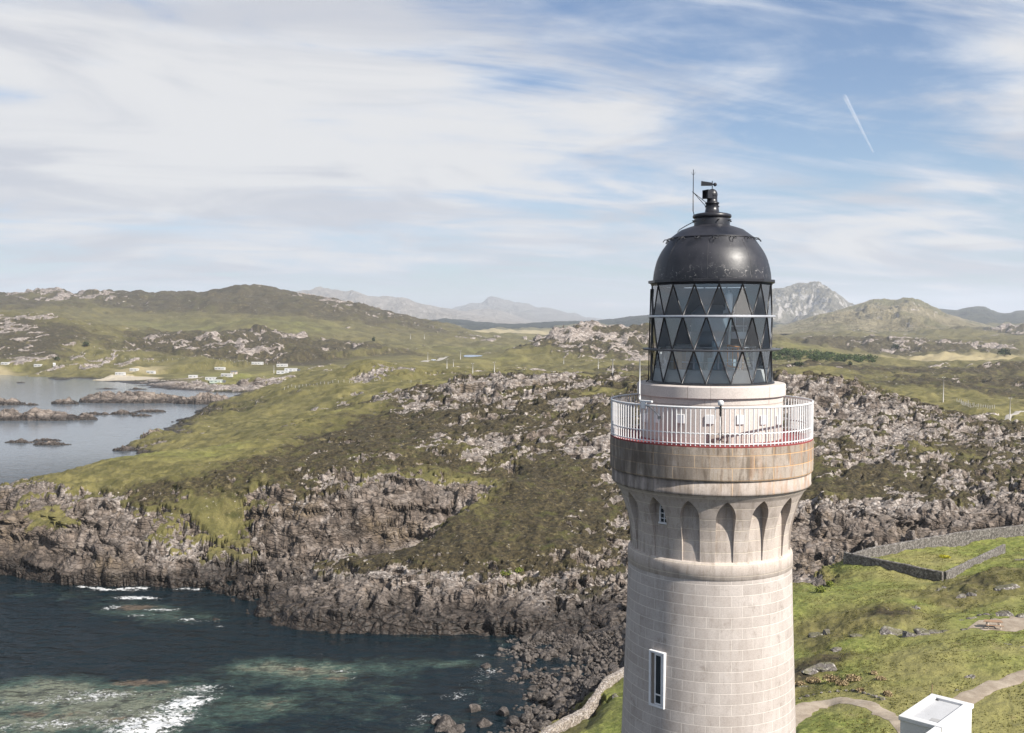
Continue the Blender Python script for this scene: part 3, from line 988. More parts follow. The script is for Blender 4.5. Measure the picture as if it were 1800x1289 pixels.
M_PATH = dirt_material('path_grit', (0.225, 0.180, 0.132), (0.325, 0.272, 0.21))
M_ROAD = dirt_material('road_grit', (0.26, 0.24, 0.21), (0.34, 0.315, 0.285))
PLAB = [('path', 'pinkish gravel path curving past the foot of the lighthouse'), ('path', 'pinkish gravel path climbing away behind the white flat roofed building'),
        ('path', 'gravel clearing in the grass where the picnic table stands'), ('road', 'pale road running down the green valley near the pond'),
        ('road', 'pale bend of road beyond the right hand utility poles')]
for i, ((line, wd), (nm, lab)) in enumerate(zip(PATHS, PLAB)):
    xs, ys, zs = strip_mesh(line, wd, 40 + i, 0.05 if i < 3 else 0.25, 0.25 if i < 3 else 0.05)
    pm, _, _ = grid_mesh(nm, xs, ys, zs, flip=True)
    tag(obj(nm, pm, M_PATH if i < 3 else M_ROAD, smooth=True), lab, nm, kind='structure')

# ---------------------------------------------------------------- sea
wt = np.linspace(t_ax[0], t_ax[-1], 760)
wd_ = np.concatenate((np.linspace(36, 115, 40), np.linspace(115.7, 215, 170), np.geomspace(217, 1300, 120)))
WT, WD = np.meshgrid(wt, wd_)
WX, WY = WT * WD, WD
ws, wsl = shore_fast(np.clip((WX + np.interp(0, [0], [0])) / WD, t_ax[0], t_ax[-1]), WD)
wob2 = np.clip(WD / 200, 0.3, 2.5)
ws2, _ = shore_fast((WX + (fbm(WX / 9, WY / 9, 3, 31) - 0.5) * 7 * wob2) / (WD + (fbm(WX / 9, WY / 9, 3, 47) - 0.5) * 5 * wob2), WD + (fbm(WX / 9, WY / 9, 3, 47) - 0.5) * 5 * wob2)


def pool(px, py, rx, ry, ang=0.0):
    """a soft spot on the water, given where its middle lies and its size in metres"""
    d = sea_d(py)
    cx = (px - 900) / F * (d * CP + CAM_Z * SP)
    ex, ey = WX - cx, WY - d
    c, s_ = math.cos(ang), math.sin(ang)
    return np.exp(-(((ex * c + ey * s_) / rx) ** 2 + ((-ex * s_ + ey * c) / ry) ** 2))


shoal = sum(a * pool(*p) for a, p in [
    (1.0, (70, 1215, 9, 6)), (0.9, (180, 1240, 9, 6)), (0.8, (40, 1275, 8, 4)), (0.8, (250, 1275, 9, 5)), (0.65, (330, 1215, 8, 6)),
    (0.55, (220, 1070, 9, 6)), (0.5, (330, 1085, 9, 5)), (0.35, (90, 1045, 14, 5)),
    (0.6, (455, 1170, 6, 4)), (0.75, (540, 1180, 8, 5)), (0.5, (470, 1240, 5, 4)), (0.35, (640, 1215, 9, 8)), (0.25, (560, 1270, 14, 7)), (0.45, (790, 1165, 5, 2.5)),
    (0.35, (690, 1170, 6, 4))])
shoal = shoal * (0.6 + 0.8 * fbm(WX / 5, WY / 5, 4, 701)) + 0.55 * np.exp(np.minimum(ws2, 0) / 3.0) * (ws2 < 0.5) * (WD < 160) * 0.5
shoal = np.clip(shoal, 0, 1)
reef = np.clip(sum(a * pool(*p) for a, p in [(1.1, (235, 1068, 4.6, 2.6)), (0.8, (260, 1200, 5, 2)), (0.7, (60, 1255, 7, 2)), (0.8, (520, 1176, 3.2, 1.8)), (0.8, (590, 1192, 4, 1.5)), (0.6, (215, 1262, 7, 2.6)), (0.5, (100, 1205, 9, 3)), (0.6, (480, 1236, 4, 1.2, 0.5)), (0.6, (310, 1086, 4, 2))]), 0, 1)
foam = sum(a * pool(*p) for a, p in [
    (1.25, (330, 1235, 4.2, 2.6, 0.5)), (1.1, (290, 1268, 5, 2.8, 0.5)), (0.8, (250, 1286, 5, 2)), (0.62, (200, 1222, 8, 2.4)), (0.35, (120, 1215, 8, 2.5)),
    (1.1, (230, 1051, 4.6, 1.7)), (1.0, (285, 1072, 4.4, 1.3)), (0.9, (196, 1068, 2.2, 2.4)), (0.8, (245, 1082, 5, 1)), (0.7, (325, 1088, 2.6, 1.2)), (0.8, (388, 1102, 1.8, .9)),
    (0.7, (535, 1172, 2.4, .8)), (0.75, (600, 1180, 2.4, .9)), (0.55, (560, 1196, 5, 1.0)), (0.5, (630, 1190, 3, 2)), (0.75, (845, 1152, 1.8, 1.4)), (0.45, (830, 1200, 4, 6)), (0.6, (740, 1270, 2.2, 2.0)), (0.5, (500, 1232, 1.2, .6)),
    (0.55, (860, 1180, 2.5, 3)), (0.5, (730, 1240, 4, 2)), (0.5, (50, 781, 14, 3)), (0.62, (60, 1235, 10, 2)), (0.6, (160, 1268, 9, 2)), (0.6, (30, 1280, 9, 2.5)), (0.45, (380, 1205, 5, 1.2)), (0.4, (690, 1160, 3, 1)), (0.42, (700, 1215, 5, 1.6)), (0.5, (795, 1225, 3, 2)), (0.45, (660, 1275, 4, 1)), (0.6, (150, 1048, 3, .8)), (0.5, (270, 1052, 3, 1)), (0.5, (120, 1032, 6, .9)), (0.9, (215, 1037, 8, 1.0)), (0.6, (350, 1092, 4, 1)), (0.55, (420, 1110, 4, .8)), (0.6, (190, 1250, 6, 1.6)), (0.6, (345, 1212, 5, 1.5)), (0.5, (850, 1240, 2, 3)), (0.6, (770, 1258, 4, 1.2)), (0.55, (870, 1135, 3, 2)), (0.5, (560, 1150, 4, .8)), (0.45, (40, 1026, 5, .9))])
edge = np.exp(-((ws2 + 0.9) / 1.1) ** 2) * (WD < 330)
edge *= sstep(wsl, 0.97, 1.15)
edge *= 0.2 + 1.0 * sstep(fbm(WX / 8, WY / 8, 4, 721), 0.40, 0.62)
edge = np.where((WD > 160) & (WD < 215) & (WX < -55), edge * 1.05, edge * 0.7)
foam = np.clip(np.maximum(foam, edge), 0, 1.3)
wz = 0.10 * (fbm(WX / 6 + 0.2 * WY, WY / 3.5, 3, 801) - 0.5) * (WD < 260)
wme, _, _ = grid_mesh('sea', WX, WY, wz)
set_attr(wme, 'water', np.clip(shoal, 0, 1).reshape(-1), np.clip(foam / 1.3, 0, 1).reshape(-1), reef.reshape(-1))

mat = bpy.data.materials.new('sea_water')
mat.use_nodes = True
mat.node_tree.nodes.clear()
N = NB(mat.node_tree)
P = N.new('ShaderNodeNewGeometry').outputs['Position']
wa = N.new('ShaderNodeSeparateColor')
N.put(wa.inputs[0], N.attr('water')['Color'])
s_, f_, r_ = wa.outputs[:3]
px_, py_, pz_ = N.sep(P)[:3]
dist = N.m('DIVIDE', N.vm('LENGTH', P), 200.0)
warp = N.comb(N.m('MULTIPLY', px_, 0.75), N.m('ADD', N.m('MULTIPLY', py_, 1.15), N.m('MULTIPLY', px_, 0.22)), 0.0)
w1 = N.noise(warp, 0.42, 3, 0.55, 0.4)
w2 = N.noise(warp, 1.25, 4, 0.62, 0.3)
w3 = N.noise(warp, 0.16, 3, 0.5, 0.2)
n_s = N.noise(P, 0.35, 5, 0.62, 0.6)
n_f = N.noise(P, 0.9, 7, 0.68, 1.2)
n_f2 = N.voro(N.vm('ADD', P, N.vm('SCALE', N.noise(P, 0.8, 4, 0.6, 0, 'Color'))), 1.1, 'DISTANCE_TO_EDGE')
deep = N.mix(N.ss(dist, 1.4, 2.6), (0.0030, 0.0095, 0.0130), (0.105, 0.130, 0.155))  # far water paler: bright sky reflection put into the base colour
sn = N.m('ADD', N.m('MULTIPLY', N.m('SUBTRACT', n_s, 0.5), 1.0), N.m('MULTIPLY', N.m('SUBTRACT', n_f, 0.5), 0.55))
sh = N.ss(N.m('ADD', s_, N.m('MULTIPLY', sn, 0.9)), 0.20, 0.80)
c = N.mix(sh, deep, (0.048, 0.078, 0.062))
c = N.mix(N.ss(N.m('ADD', s_, N.m('MULTIPLY', sn, 1.2)), 0.62, 0.95, 0, 0.75), c, (0.145, 0.150, 0.110))
c = N.mix(N.ss(N.m('ADD', r_, N.m('MULTIPLY', sn, 1.3)), 0.50, 0.85, 0, 0.75), c, (0.125, 0.088, 0.060))
c = N.mix(N.m('MULTIPLY', N.ss(N.noise(P, 0.5, 5, 0.7), 0.50, 0.60), N.m('MULTIPLY', sh, 0.70)), c, (0.020, 0.024, 0.020))
ff = N.m('ADD', N.m('MULTIPLY', f_, 1.25), N.m('ADD', N.m('MULTIPLY', N.m('SUBTRACT', n_f, 0.5), 1.35), N.m('MULTIPLY', N.m('SUBTRACT', 0.25, n_f2), 0.45)))
n_g = N.noise(warp, 3.0, 5, 0.7, 0.8)
ff = N.m('ADD', ff, N.m('MULTIPLY', N.m('SUBTRACT', n_g, 0.5), 0.9))
holes = N.voro(N.vm('ADD', P, N.vm('SCALE', N.noise(P, 1.6, 3, 0.6, 0, 'Color'))), 1.9, 'F1')
ff = N.m('SUBTRACT', ff, N.m('ADD', N.m('MULTIPLY', N.ss(holes, 0.30, 0.0), 0.55), N.m('MULTIPLY', N.ss(N.noise(warp, 1.1, 5, 0.65, 1.0), 0.47, 0.62), 0.65)))
fm = N.m('MULTIPLY', N.ss(ff, 0.60, 0.98), N.ss(f_, 0.05, 0.16))
c = N.mix(fm, c, (0.62, 0.63, 0.63))
bs = N.new('ShaderNodeBsdfPrincipled')
N.put(bs.inputs['Base Color'], c)
N.put(bs.inputs['Roughness'], N.m('ADD', N.ss(dist, 0.9, 3.0, 0.07, 0.12), N.m('MULTIPLY', fm, 0.6)))
bs.inputs['IOR'].default_value = 1.33
N.put(bs.inputs['Specular IOR Level'], N.ss(dist, 1.0, 2.6, 0.38, 0.55))
hh = N.m('ADD', N.m('MULTIPLY', w1, 1.1), N.m('ADD', N.m('MULTIPLY', w2, 0.42), N.m('MULTIPLY', w3, 2.0)))
hh = N.m('ADD', hh, N.m('MULTIPLY', fm, 0.15))
bm_ = N.new('ShaderNodeBump')
N.put(bm_.inputs['Strength'], N.ss(dist, 0.8, 2.2, 0.95, 0.07))
bm_.inputs['Distance'].default_value = 1.1
N.put(bm_.inputs['Height'], hh)
N.put(bs.inputs['Normal'], bm_.outputs[0])
out = N.new('ShaderNodeOutputMaterial')
N.l.new(bs.outputs[0], out.inputs['Surface'])
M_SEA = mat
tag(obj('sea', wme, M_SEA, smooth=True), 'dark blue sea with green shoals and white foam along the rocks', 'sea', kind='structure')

# the open sea all round, a little below the near water
bm = bmesh.new()
ring0 = [bm.verts.new((8800 * math.cos(2 * math.pi * k / 64), 8800 * math.sin(2 * math.pi * k / 64), -0.9)) for k in range(64)]
bm.faces.new(ring0)
M_OPEN = bpy.data.materials.new('open_water')
M_OPEN.use_nodes = True
N = NB(M_OPEN.node_tree)
P = N.new('ShaderNodeNewGeometry').outputs['Position']
bs = N.n['Principled BSDF']
bs.inputs['Base Color'].default_value = (0.012, 0.020, 0.030, 1)
bs.inputs['Roughness'].default_value = 0.45
bs.inputs['Specular IOR Level'].default_value = 0.25
N.put(bs.inputs['Normal'], N.bump(N.noise(P, 0.25, 4, 0.6), 0.8, 1.5))
tag(obj('open_sea', bm, M_OPEN), 'open sea stretching away behind the viewpoint and round the headland', 'sea', kind='structure')

# ---------------------------------------------------------------- far hills and mountains, each a solid range with its own depth
def mountain_material(name, lo, hi, rockc, rock_amt, scale, green=None):
    mat = bpy.data.materials.new(name)
    mat.use_nodes = True
    N = NB(mat.node_tree)
    bs = N.n['Principled BSDF']
    P = N.new('ShaderNodeNewGeometry').outputs['Position']
    Nz = N.sep(N.new('ShaderNodeNewGeometry').outputs['Normal'])[2]
    a = N.noise(P, 0.007 * scale, 7, 0.68)
    b = N.noise(P, 0.03 * scale, 6, 0.75)
    c = N.mix(N.ss(a, 0.35, 0.65), lo, hi)
    if green:
        c = N.mix(N.ss(N.noise(P, 0.0022 * scale, 4, 0.6), 0.50, 0.62, 0, 0.8), c, green)
    rf = N.m('ADD', N.m('ADD', N.m('MULTIPLY', b, 1.0), N.m('MULTIPLY', a, 0.7)), N.m('MULTIPLY', N.m('SUBTRACT', 1.0, Nz), 0.9))
    c = N.mix(N.ss(rf, 1.30 - rock_amt, 1.46 - rock_amt), c, rockc)
    c = N.mix(N.ss(N.noise(P, 0.035 * scale, 4, 0.7), 0.54, 0.68, 0, 0.5), c, tuple(0.35 * k for k in lo))
    N.put(bs.inputs['Base Color'], c)
    bs.inputs['Roughness'].default_value = 0.95
    bs.inputs['Specular IOR Level'].default_value = 0.1
    N.put(bs.inputs['Normal'], N.bump(N.m('ADD', N.m('MULTIPLY', a, 1.6), b), 1.0, 42.0 / scale))
    return mat


def mountain(name, label, ridge, d_crest, d_front, z_front, mat, seed, rough=0.20, back=0.35, nu=360, nv=110, wander=0.10, power=1.25, cat='mountain'):
    rp = np.array([r[0] for r in ridge], float)
    ry = np.array([r[1] for r in ridge], float)
    cpx = np.linspace(rp[0], rp[-1], nu)
    # rounded-off interpolation of the skyline
    sky_ = np.interp(cpx, rp, ry)
    k = np.hanning(9); k /= k.sum()
    sky_ = np.convolve(np.pad(sky_, 4, mode='edge'), k, 'valid') + 2.4 * (ridged(cpx / 26, cpx * 0, 4, seed + 2, 0.6) - 0.6)
    t = (cpx - 900) / F
    dc = d_crest * (1 + wander * (fbm(cpx / 90, cpx * 0, 3, seed) - 0.5) * 2)
    zc = np.array([CAM_Z + ray(0, yy)[1] * d for yy, d in zip(sky_, dc)])
    v = np.concatenate((np.linspace(0, 1, nv), np.linspace(1, 2, nv // 3)[1:]))
    Dm = np.where(v[:, None] <= 1, d_front + (dc[None, :] - d_front) * v[:, None], dc[None, :] * (1 + back * (v[:, None] - 1)))
    prof = np.where(v <= 1, np.clip(v, 0, 1) ** power, np.clip(2 - v, 0, 1) ** 1.2)
    Zm = z_front + (zc[None, :] - z_front) * prof[:, None]
    Xm = t[None, :] * Dm
    hgt = np.maximum(zc - z_front, 5)[None, :]
    L = d_crest * 0.06
    nz = ridged(Xm / L, Dm / (L * 1.6), 5, seed + 5, 0.55) - 0.62
    env = np.sin(np.pi * np.clip(prof, 0, 1) ** 0.8)[:, None] * 0.95 + 0.05 * np.clip(prof, 0, 1)[:, None]
    Zm = Zm + nz * hgt * rough * 2.6 * env + (ridged(Xm / (L * .30), Dm / (L * .42), 5, seed + 8, 0.6) - 0.6) * hgt * rough * 1.15 * np.clip(prof * 1.6, 0.0, 1.0)[:, None] * (1 - 0.75 * np.clip(prof, 0, 1)[:, None] ** 6)
    me, _, _ = grid_mesh(name, Xm, Dm, Zm)
    return tag(obj(name, me, mat, smooth=True), label, cat, kind='structure')


M_PALE = mountain_material('pale_mountain', (0.24, 0.21, 0.175), (0.36, 0.32, 0.275), (0.52, 0.48, 0.46), 0.20, 0.7)
M_BLUE = mountain_material('far_mountain', (0.20, 0.185, 0.165), (0.27, 0.25, 0.225), (0.36, 0.34, 0.33), 0.14, 0.35)
M_SHADED_RIDGE = mountain_material('cloud_shadowed_ridge', (0.010, 0.016, 0.011), (0.030, 0.038, 0.020), (0.075, 0.075, 0.05), -0.08, 1.2)  # cloud shadow on this ridge is mixed into its dark base colours
M_HILL = mountain_material('sunny_hill', (0.225, 0.190, 0.108), (0.35, 0.298, 0.188), (0.50, 0.45, 0.41), 0.18, 1.3, (0.175, 0.165, 0.080))
M_CRAG = mountain_material('crag_mountain', (0.150, 0.138, 0.105), (0.26, 0.235, 0.18), (0.50, 0.47, 0.44), 0.22, 1.0)
M_DIM = mountain_material('dim_ridge', (0.040, 0.045, 0.035), (0.085, 0.085, 0.055), (0.15, 0.14, 0.12), 0.0, 0.9)

mountain('mountain', 'far blue grey mountain with a blunt summit above the valley',
         [(720, 575), (790, 545), (800, 540), (830, 533), (850, 531), (856, 524), (866, 521.5), (880, 525), (905, 531), (930, 534), (945, 541), (965, 541), (985, 547), (1000, 551), (1010, 550), (1030, 558), (1090, 565), (1180, 575)],
         14000, 9500, 20, M_BLUE, 11, 0.30)
mountain('mountain', 'long pale pinkish mountain ridge behind the left hills',
         [(440, 545), (500, 520), (530, 510), (545, 509), (560, 505.5), (575, 507), (600, 513), (620, 511), (645, 518), (670, 521), (705, 521), (720, 527), (735, 534), (770, 540), (800, 545), (830, 550), (870, 558), (920, 566), (1000, 575)],
         9500, 6500, 20, M_PALE, 23, 0.34)
mountain('mountain', 'low pale ridge seen between two left hill summits',
         [(120, 530), (160, 520), (185, 512), (200, 511), (225, 513), (250, 520), (300, 535)], 9000, 7000, 20, M_PALE, 27, 0.12, nu=120)
mountain('mountain', 'dark grey hill at the far left edge of the skyline',
         [(-360, 520), (-200, 512), (-60, 518), (0, 520.5), (15, 521), (30, 525), (60, 538), (120, 555)], 5000, 3600, 20, M_DIM, 31, 0.12, nu=160)
mountain('mountain', 'smaller pale spur in front of the blunt far mountain',
         [(780, 562), (810, 548), (830, 544), (850, 543), (870, 545), (890, 550), (920, 560), (960, 570)], 10500, 8600, 20, M_PALE, 35, 0.12, nu=160)
mountain('hill', 'ridge coloured dark with cloud shadow, lying across the valley mouth',
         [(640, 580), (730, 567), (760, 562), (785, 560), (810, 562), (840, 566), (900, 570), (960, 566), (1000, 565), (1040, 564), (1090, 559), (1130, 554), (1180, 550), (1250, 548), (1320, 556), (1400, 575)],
         5400, 3700, 6, M_SHADED_RIDGE, 41, 0.3, cat='hill')
mountain('mountain', 'rocky grey mountain peak just right of the lantern',
         [(1130, 560), (1230, 540), (1300, 520), (1350, 510), (1385, 504.5), (1392, 500.5), (1405, 498.5), (1420, 497.5), (1435, 498), (1446, 502), (1458, 510), (1468, 515), (1480, 523), (1492, 534), (1530, 545), (1600, 556), (1700, 570)],
         6800, 5000, 25, M_CRAG, 53, 0.42, nu=420, nv=160)
mountain('mountain', 'dim blue ridge with small humps at the right edge of the skyline',
         [(1560, 560), (1620, 546), (1650, 543), (1680, 545), (1700, 541), (1715, 538), (1728, 538), (1742, 545), (1760, 551), (1775, 550), (1785, 546), (1800, 546), (1840, 549), (1950, 540), (2100, 548), (2250, 560)],
         6200, 4600, 22, M_DIM, 61, 0.34, nu=420)
mountain('hill', 'sunlit olive hill with a rocky crest on the right',
         [(1180, 592), (1300, 585), (1370, 575), (1400, 565), (1440, 553), (1480, 543), (1510, 533.5), (1530, 527.5), (1545, 525.5), (1560, 527), (1572, 529.5), (1585, 525), (1600, 524.5), (1612, 529), (1630, 535), (1645, 542), (1660, 551), (1690, 560), (1730, 570), (1780, 580), (1850, 588), (1950, 595)],
         3900, 2400, 18, M_HILL, 71, 0.36, nu=480, nv=150, power=1.15, cat='hill')
mountain('hill', 'low bumpy sunlit hill at the right edge beyond the moor',
         [(1600, 602), (1660, 594), (1700, 584), (1735, 580), (1765, 583), (1800, 588), (1850, 582), (1930, 576), (2050, 580), (2200, 590)],
         2600, 1900, 12, M_HILL, 83, 0.34, nu=300, power=1.1, cat='hill')

# ---------------------------------------------------------------- the lighthouse
TD = 32.0                                          # metres from the viewpoint to the tower's axis
TX = at(1250, 563, TD)[0]


def tz(py):
    """height of something on the tower's axis plane, from its photo row"""
    return float(at(1250, py, TD)[2])


def tr(hw, py):
    """radius from a half width in photo pixels"""
    z = tz(py)
    dep = TD * CP - (z - CAM_Z) * SP
    return hw * dep / F * 0.9975


FACE = math.atan2(-TD, -TX)                        # direction from the axis to the camera


def stone_material(name, base_lo, base_hi, row, blk, mortar, stains=0.4, streak_dark=0.0, rust=0.0):
    mat = bpy.data.materials.new(name)
    mat.use_nodes = True
    N = NB(mat.node_tree)
    bs = N.n['Principled BSDF']
    uv = N.new('ShaderNodeUVMap').outputs[0]
    P = N.new('ShaderNodeTexCoord').outputs['Object']
    br = N.new('ShaderNodeTexBrick')
    br.offset = 0.5
    N.put(br.inputs['Vector'], uv)
    br.inputs['Scale'].default_value = 1.0
    br.inputs['Brick Width'].default_value = blk
    br.inputs['Row Height'].default_value = row
    br.inputs['Mortar Size'].default_value = 0.012
    br.inputs['Mortar Smooth'].default_value = 0.35
    br.inputs['Bias'].default_value = 0.0
    br.inputs['Color1'].default_value = base_lo + (1,)
    br.inputs['Color2'].default_value = base_hi + (1,)
    br.inputs['Mortar'].default_value = mortar + (1,)
    px, py, pz = N.sep(P)[:3]
    grain = N.noise(P, 26.0, 4, 0.75)
    patch = N.noise(P, 2.6, 6, 0.68)
    big = N.noise(P, 0.55, 4, 0.55)
    c = N.mix(N.ss(grain, 0.42, 0.66, 0.0, 0.34), br.outputs['Color'], tuple(0.55 * k for k in base_lo))
    c = N.mix(N.ss(grain, 0.30, 0.42, 0.22, 0.0), c, tuple(min(1, 1.3 * k) for k in base_hi))
    c = N.mix(N.ss(patch, 0.52, 0.72, 0.0, 0.42), c, (0.47, 0.435, 0.405))
    c = N.mix(N.ss(patch, 0.30, 0.44, stains, 0.0), c, (0.17, 0.138, 0.114))
    c = N.mix(N.ss(big, 0.44, 0.64, 0.0, 0.30), c, (0.29, 0.245, 0.214))
    # run-off: streaks drawn out downwards
    sv = N.comb(N.m('MULTIPLY', px, 5.2), N.m('MULTIPLY', py, 5.2), N.m('MULTIPLY', pz, 1.1))
    st = N.noise(sv, 1.0, 5, 0.62)
    if streak_dark:
        c = N.mix(N.ss(st, 0.46, 0.66, 0.0, streak_dark), c, (0.085, 0.062, 0.042))
        st2 = N.noise(N.comb(N.m('MULTIPLY', px, 11.0), N.m('MULTIPLY', py, 11.0), N.m('MULTIPLY', pz, 1.3)), 1.0, 4, 0.6)
        c = N.mix(N.ss(st2, 0.54, 0.70, 0.0, streak_dark * 0.7), c, (0.205, 0.145, 0.075))
    if streak_dark:
        c = N.mix(N.m('MULTIPLY', br.outputs['Fac'], 0.55), c, mortar)
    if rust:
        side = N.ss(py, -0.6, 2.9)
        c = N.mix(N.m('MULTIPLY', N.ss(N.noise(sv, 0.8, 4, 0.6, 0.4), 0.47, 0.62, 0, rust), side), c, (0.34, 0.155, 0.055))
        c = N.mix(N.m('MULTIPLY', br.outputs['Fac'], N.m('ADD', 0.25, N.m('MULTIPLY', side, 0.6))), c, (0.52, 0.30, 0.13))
        left_dark = N.ss(py, 0.9, -2.6)  # patchy darkening that grows towards the tower's left side
        c = N.mix(N.m('MULTIPLY', left_dark, N.ss(N.noise(sv, 0.7, 5, 0.6, 0.3), 0.36, 0.56, 0.12, 0.72)), c, (0.095, 0.080, 0.067))
    N.put(bs.inputs['Base Color'], c)
    bs.inputs['Roughness'].default_value = 0.86
    bs.inputs['Specular IOR Level'].default_value = 0.3
    h = N.m('ADD', N.m('MULTIPLY', N.m('SUBTRACT', 1.0, br.outputs['Fac']), 0.8), N.m('ADD', N.m('MULTIPLY', grain, 0.25), N.m('MULTIPLY', patch, 0.35)))
    N.put(bs.inputs['Normal'], N.bump(h, 0.55, 0.018))
    return mat


def paint_material(name, col, rough=0.4, wear=None, amt=0.25, metallic=0.0, scale=6.0):
    mat = bpy.data.materials.new(name)
    mat.use_nodes = True
    N = NB(mat.node_tree)
    bs = N.n['Principled BSDF']
    P = N.new('ShaderNodeTexCoord').outputs['Object']
    a = N.noise(P, scale, 6, 0.7)
    c = N.mix(N.ss(N.noise(P, scale * 0.4, 4, 0.6), 0.3, 0.7), tuple(k * 0.88 for k in col), col)
    if wear:
        c = N.mix(N.ss(a, 0.60, 0.70, 0, amt), c, wear)
    N.put(bs.inputs['Base Color'], c)
    N.put(bs.inputs['Roughness'], N.m('ADD', rough - 0.05, N.m('MULTIPLY', a, 0.14)))
    bs.inputs['Metallic'].default_value = metallic
    N.put(bs.inputs['Normal'], N.bump(a, 0.12, 0.01))
    return mat


M_GRANITE = stone_material('pink_granite', (0.392, 0.349, 0.317), (0.462, 0.417, 0.382), 0.318, 1.02, (0.60, 0.55, 0.495), 0.42, 0.13)
M_CORBEL = stone_material('weathered_granite', (0.41, 0.353, 0.308), (0.465, 0.41, 0.363), 0.335, 9.0, (0.54, 0.475, 0.385), 0.30, 0.30)
M_PARAPET = stone_material('stained_granite', (0.245, 0.203, 0.164), (0.385, 0.330, 0.272), 0.355, 1.28, (0.50, 0.40, 0.29), 0.60, 0.68, 0.42)
M_COPING = stone_material('clean_granite', (0.48, 0.425, 0.388), (0.53, 0.48, 0.445), 1.9, 1.95, (0.29, 0.25, 0.22), 0.12)
M_CORNICE = stone_material('cornice_granite', (0.345, 0.296, 0.257), (0.40, 0.35, 0.31), 1.7, 1.3, (0.53, 0.48, 0.42), 0.35, 0.50, 0.30)
M_WHITE = paint_material('white_paint', (0.66, 0.66, 0.66), 0.42, (0.42, 0.20, 0.09), 0.45, scale=7.0)
M_RED = paint_material('red_floor_paint', (0.24, 0.045, 0.045), 0.7, (0.34, 0.12, 0.10), 0.6)
M_BLACK = paint_material('black_paint', (0.016, 0.016, 0.020), 0.34, (0.09, 0.085, 0.08), 0.5)
M_BARS = paint_material('black_bars', (0.016, 0.016, 0.018), 0.38, (0.16, 0.13, 0.10), 0.5, scale=9)
M_ALU = paint_material('pale_metal', (0.62, 0.63, 0.66), 0.35, (0.25, 0.25, 0.26), 0.4, 0.6)
M_STEEL = paint_material('grey_steel', (0.10, 0.105, 0.115), 0.45, (0.25, 0.25, 0.25), 0.4, 0.4)
M_CABLE = paint_material('black_cable', (0.02, 0.02, 0.022), 0.5)
M_PLASTIC = paint_material('white_plastic', (0.64, 0.65, 0.66), 0.35)

# dome paint: gloss black gone patchy, with salt and scratches low down
mat = bpy.data.materials.new('dome_paint')
mat.use_nodes = True
N = NB(mat.node_tree)
bs = N.n['Principled BSDF']
P = N.new('ShaderNodeTexCoord').outputs['Object']
a = N.noise(P, 1.1, 6, 0.62)
b = N.noise(P, 9.0, 6, 0.72, 0.6)
pz = N.sep(P)[2]
c = N.mix(N.ss(a, 0.35, 0.65), (0.006, 0.007, 0.011), (0.022, 0.022, 0.028))
band = N.m('MULTIPLY', N.ss(pz, tz(497), tz(486)), N.ss(pz, tz(462), tz(484)))
vein = N.voro(N.vm('ADD', P, N.vm('SCALE', N.noise(P, 2.0, 4, 0.6, 0, 'Color'))), 3.0, 'DISTANCE_TO_EDGE')
salt = N.m('MULTIPLY', N.m('MULTIPLY', N.ss(vein, 0.03, 0.0), N.ss(b, 0.46, 0.60)), band)
c = N.mix(N.m('MULTIPLY', salt, 0.75), c, (0.42, 0.40, 0.38))
c = N.mix(N.ss(N.noise(P, 30, 2, 0.5), 0.745, 0.765, 0, 0.7), c, (0.45, 0.43, 0.40))
N.put(bs.inputs['Base Color'], c)
bs.inputs['Metallic'].default_value = 0.0
bs.inputs['IOR'].default_value = 1.5
N.put(bs.inputs['Roughness'], N.m('ADD', 0.33, N.m('MULTIPLY', a, 0.26)))
N.put(bs.inputs['Normal'], N.bump(N.m('ADD', a, N.m('MULTIPLY', b, 0.25)), 0.22, 0.05))
M_DOME = mat

# window glass: thin clear sheet that also mirrors
mat = bpy.data.materials.new('lantern_glass')
mat.use_nodes = True
mat.node_tree.nodes.clear()
N = NB(mat.node_tree)
fr = N.new('ShaderNodeFresnel')
fr.inputs['IOR'].default_value = 1.6
tp = N.new('ShaderNodeBsdfTransparent')
tp.inputs['Color'].default_value = (0.84, 0.88, 0.91, 1)
gl = N.new('ShaderNodeBsdfGlossy')
gl.inputs['Roughness'].default_value = 0.02
gl.inputs['Color'].default_value = (1, 1, 1, 1)
mx = N.new('ShaderNodeMixShader')
N.put(mx.inputs[0], N.m('ADD', N.m('MULTIPLY', fr.outputs[0], 1.25), 0.08, clamp=True))
N.l.new(tp.outputs[0], mx.inputs[1])
N.l.new(gl.outputs[0], mx.inputs[2])
out = N.new('ShaderNodeOutputMaterial')
N.l.new(mx.outputs[0], out.inputs['Surface'])
M_GLASS = mat

lh = thing('lighthouse', 'tall pinkish granite lighthouse with a black domed lantern and a white railed gallery', 'lighthouse', (TX, TD, 0), FACE)
# local frame: +x points at the camera, so angle 0 is the face we see; positive angles go to the photo's left... see ang()


def ang(deg_right):
    """angle on the tower for degrees to the right of the face towards us"""
    return R(deg_right)


def fz_(py, r, a):
    """height of something standing on the wall at radius r and angle a, from its photo row"""
    return float(at(1250, py, TD - r * math.cos(a) * 0.98)[2])


def pol(r, a, z):
    return (r * math.cos(a), r * math.sin(a), z)


# --- shaft
Z0 = ground(TX, TD) - 0.6
r_ast = tr(141.3, 1000)
r_bot = tr(150.6, 1289)
z_a, z_b = tz(1003), tz(1289)
sl = (r_bot - r_ast) / (z_a - z_b)
prof = []
zz = Z0
while zz < z_a:
    prof.append((zz, r_ast + sl * (z_a - zz) + 0.004 * max(0, (z_b - zz)) ** 1.6))
    zz += 1.5
prof.append((tz(986), r_ast))
bm = lathe(bmesh.new(), prof, 160)
# the window opening is framed by a box standing on the wall, so the shaft stays whole
o = obj('shaft', bm, M_GRANITE, lh, True)

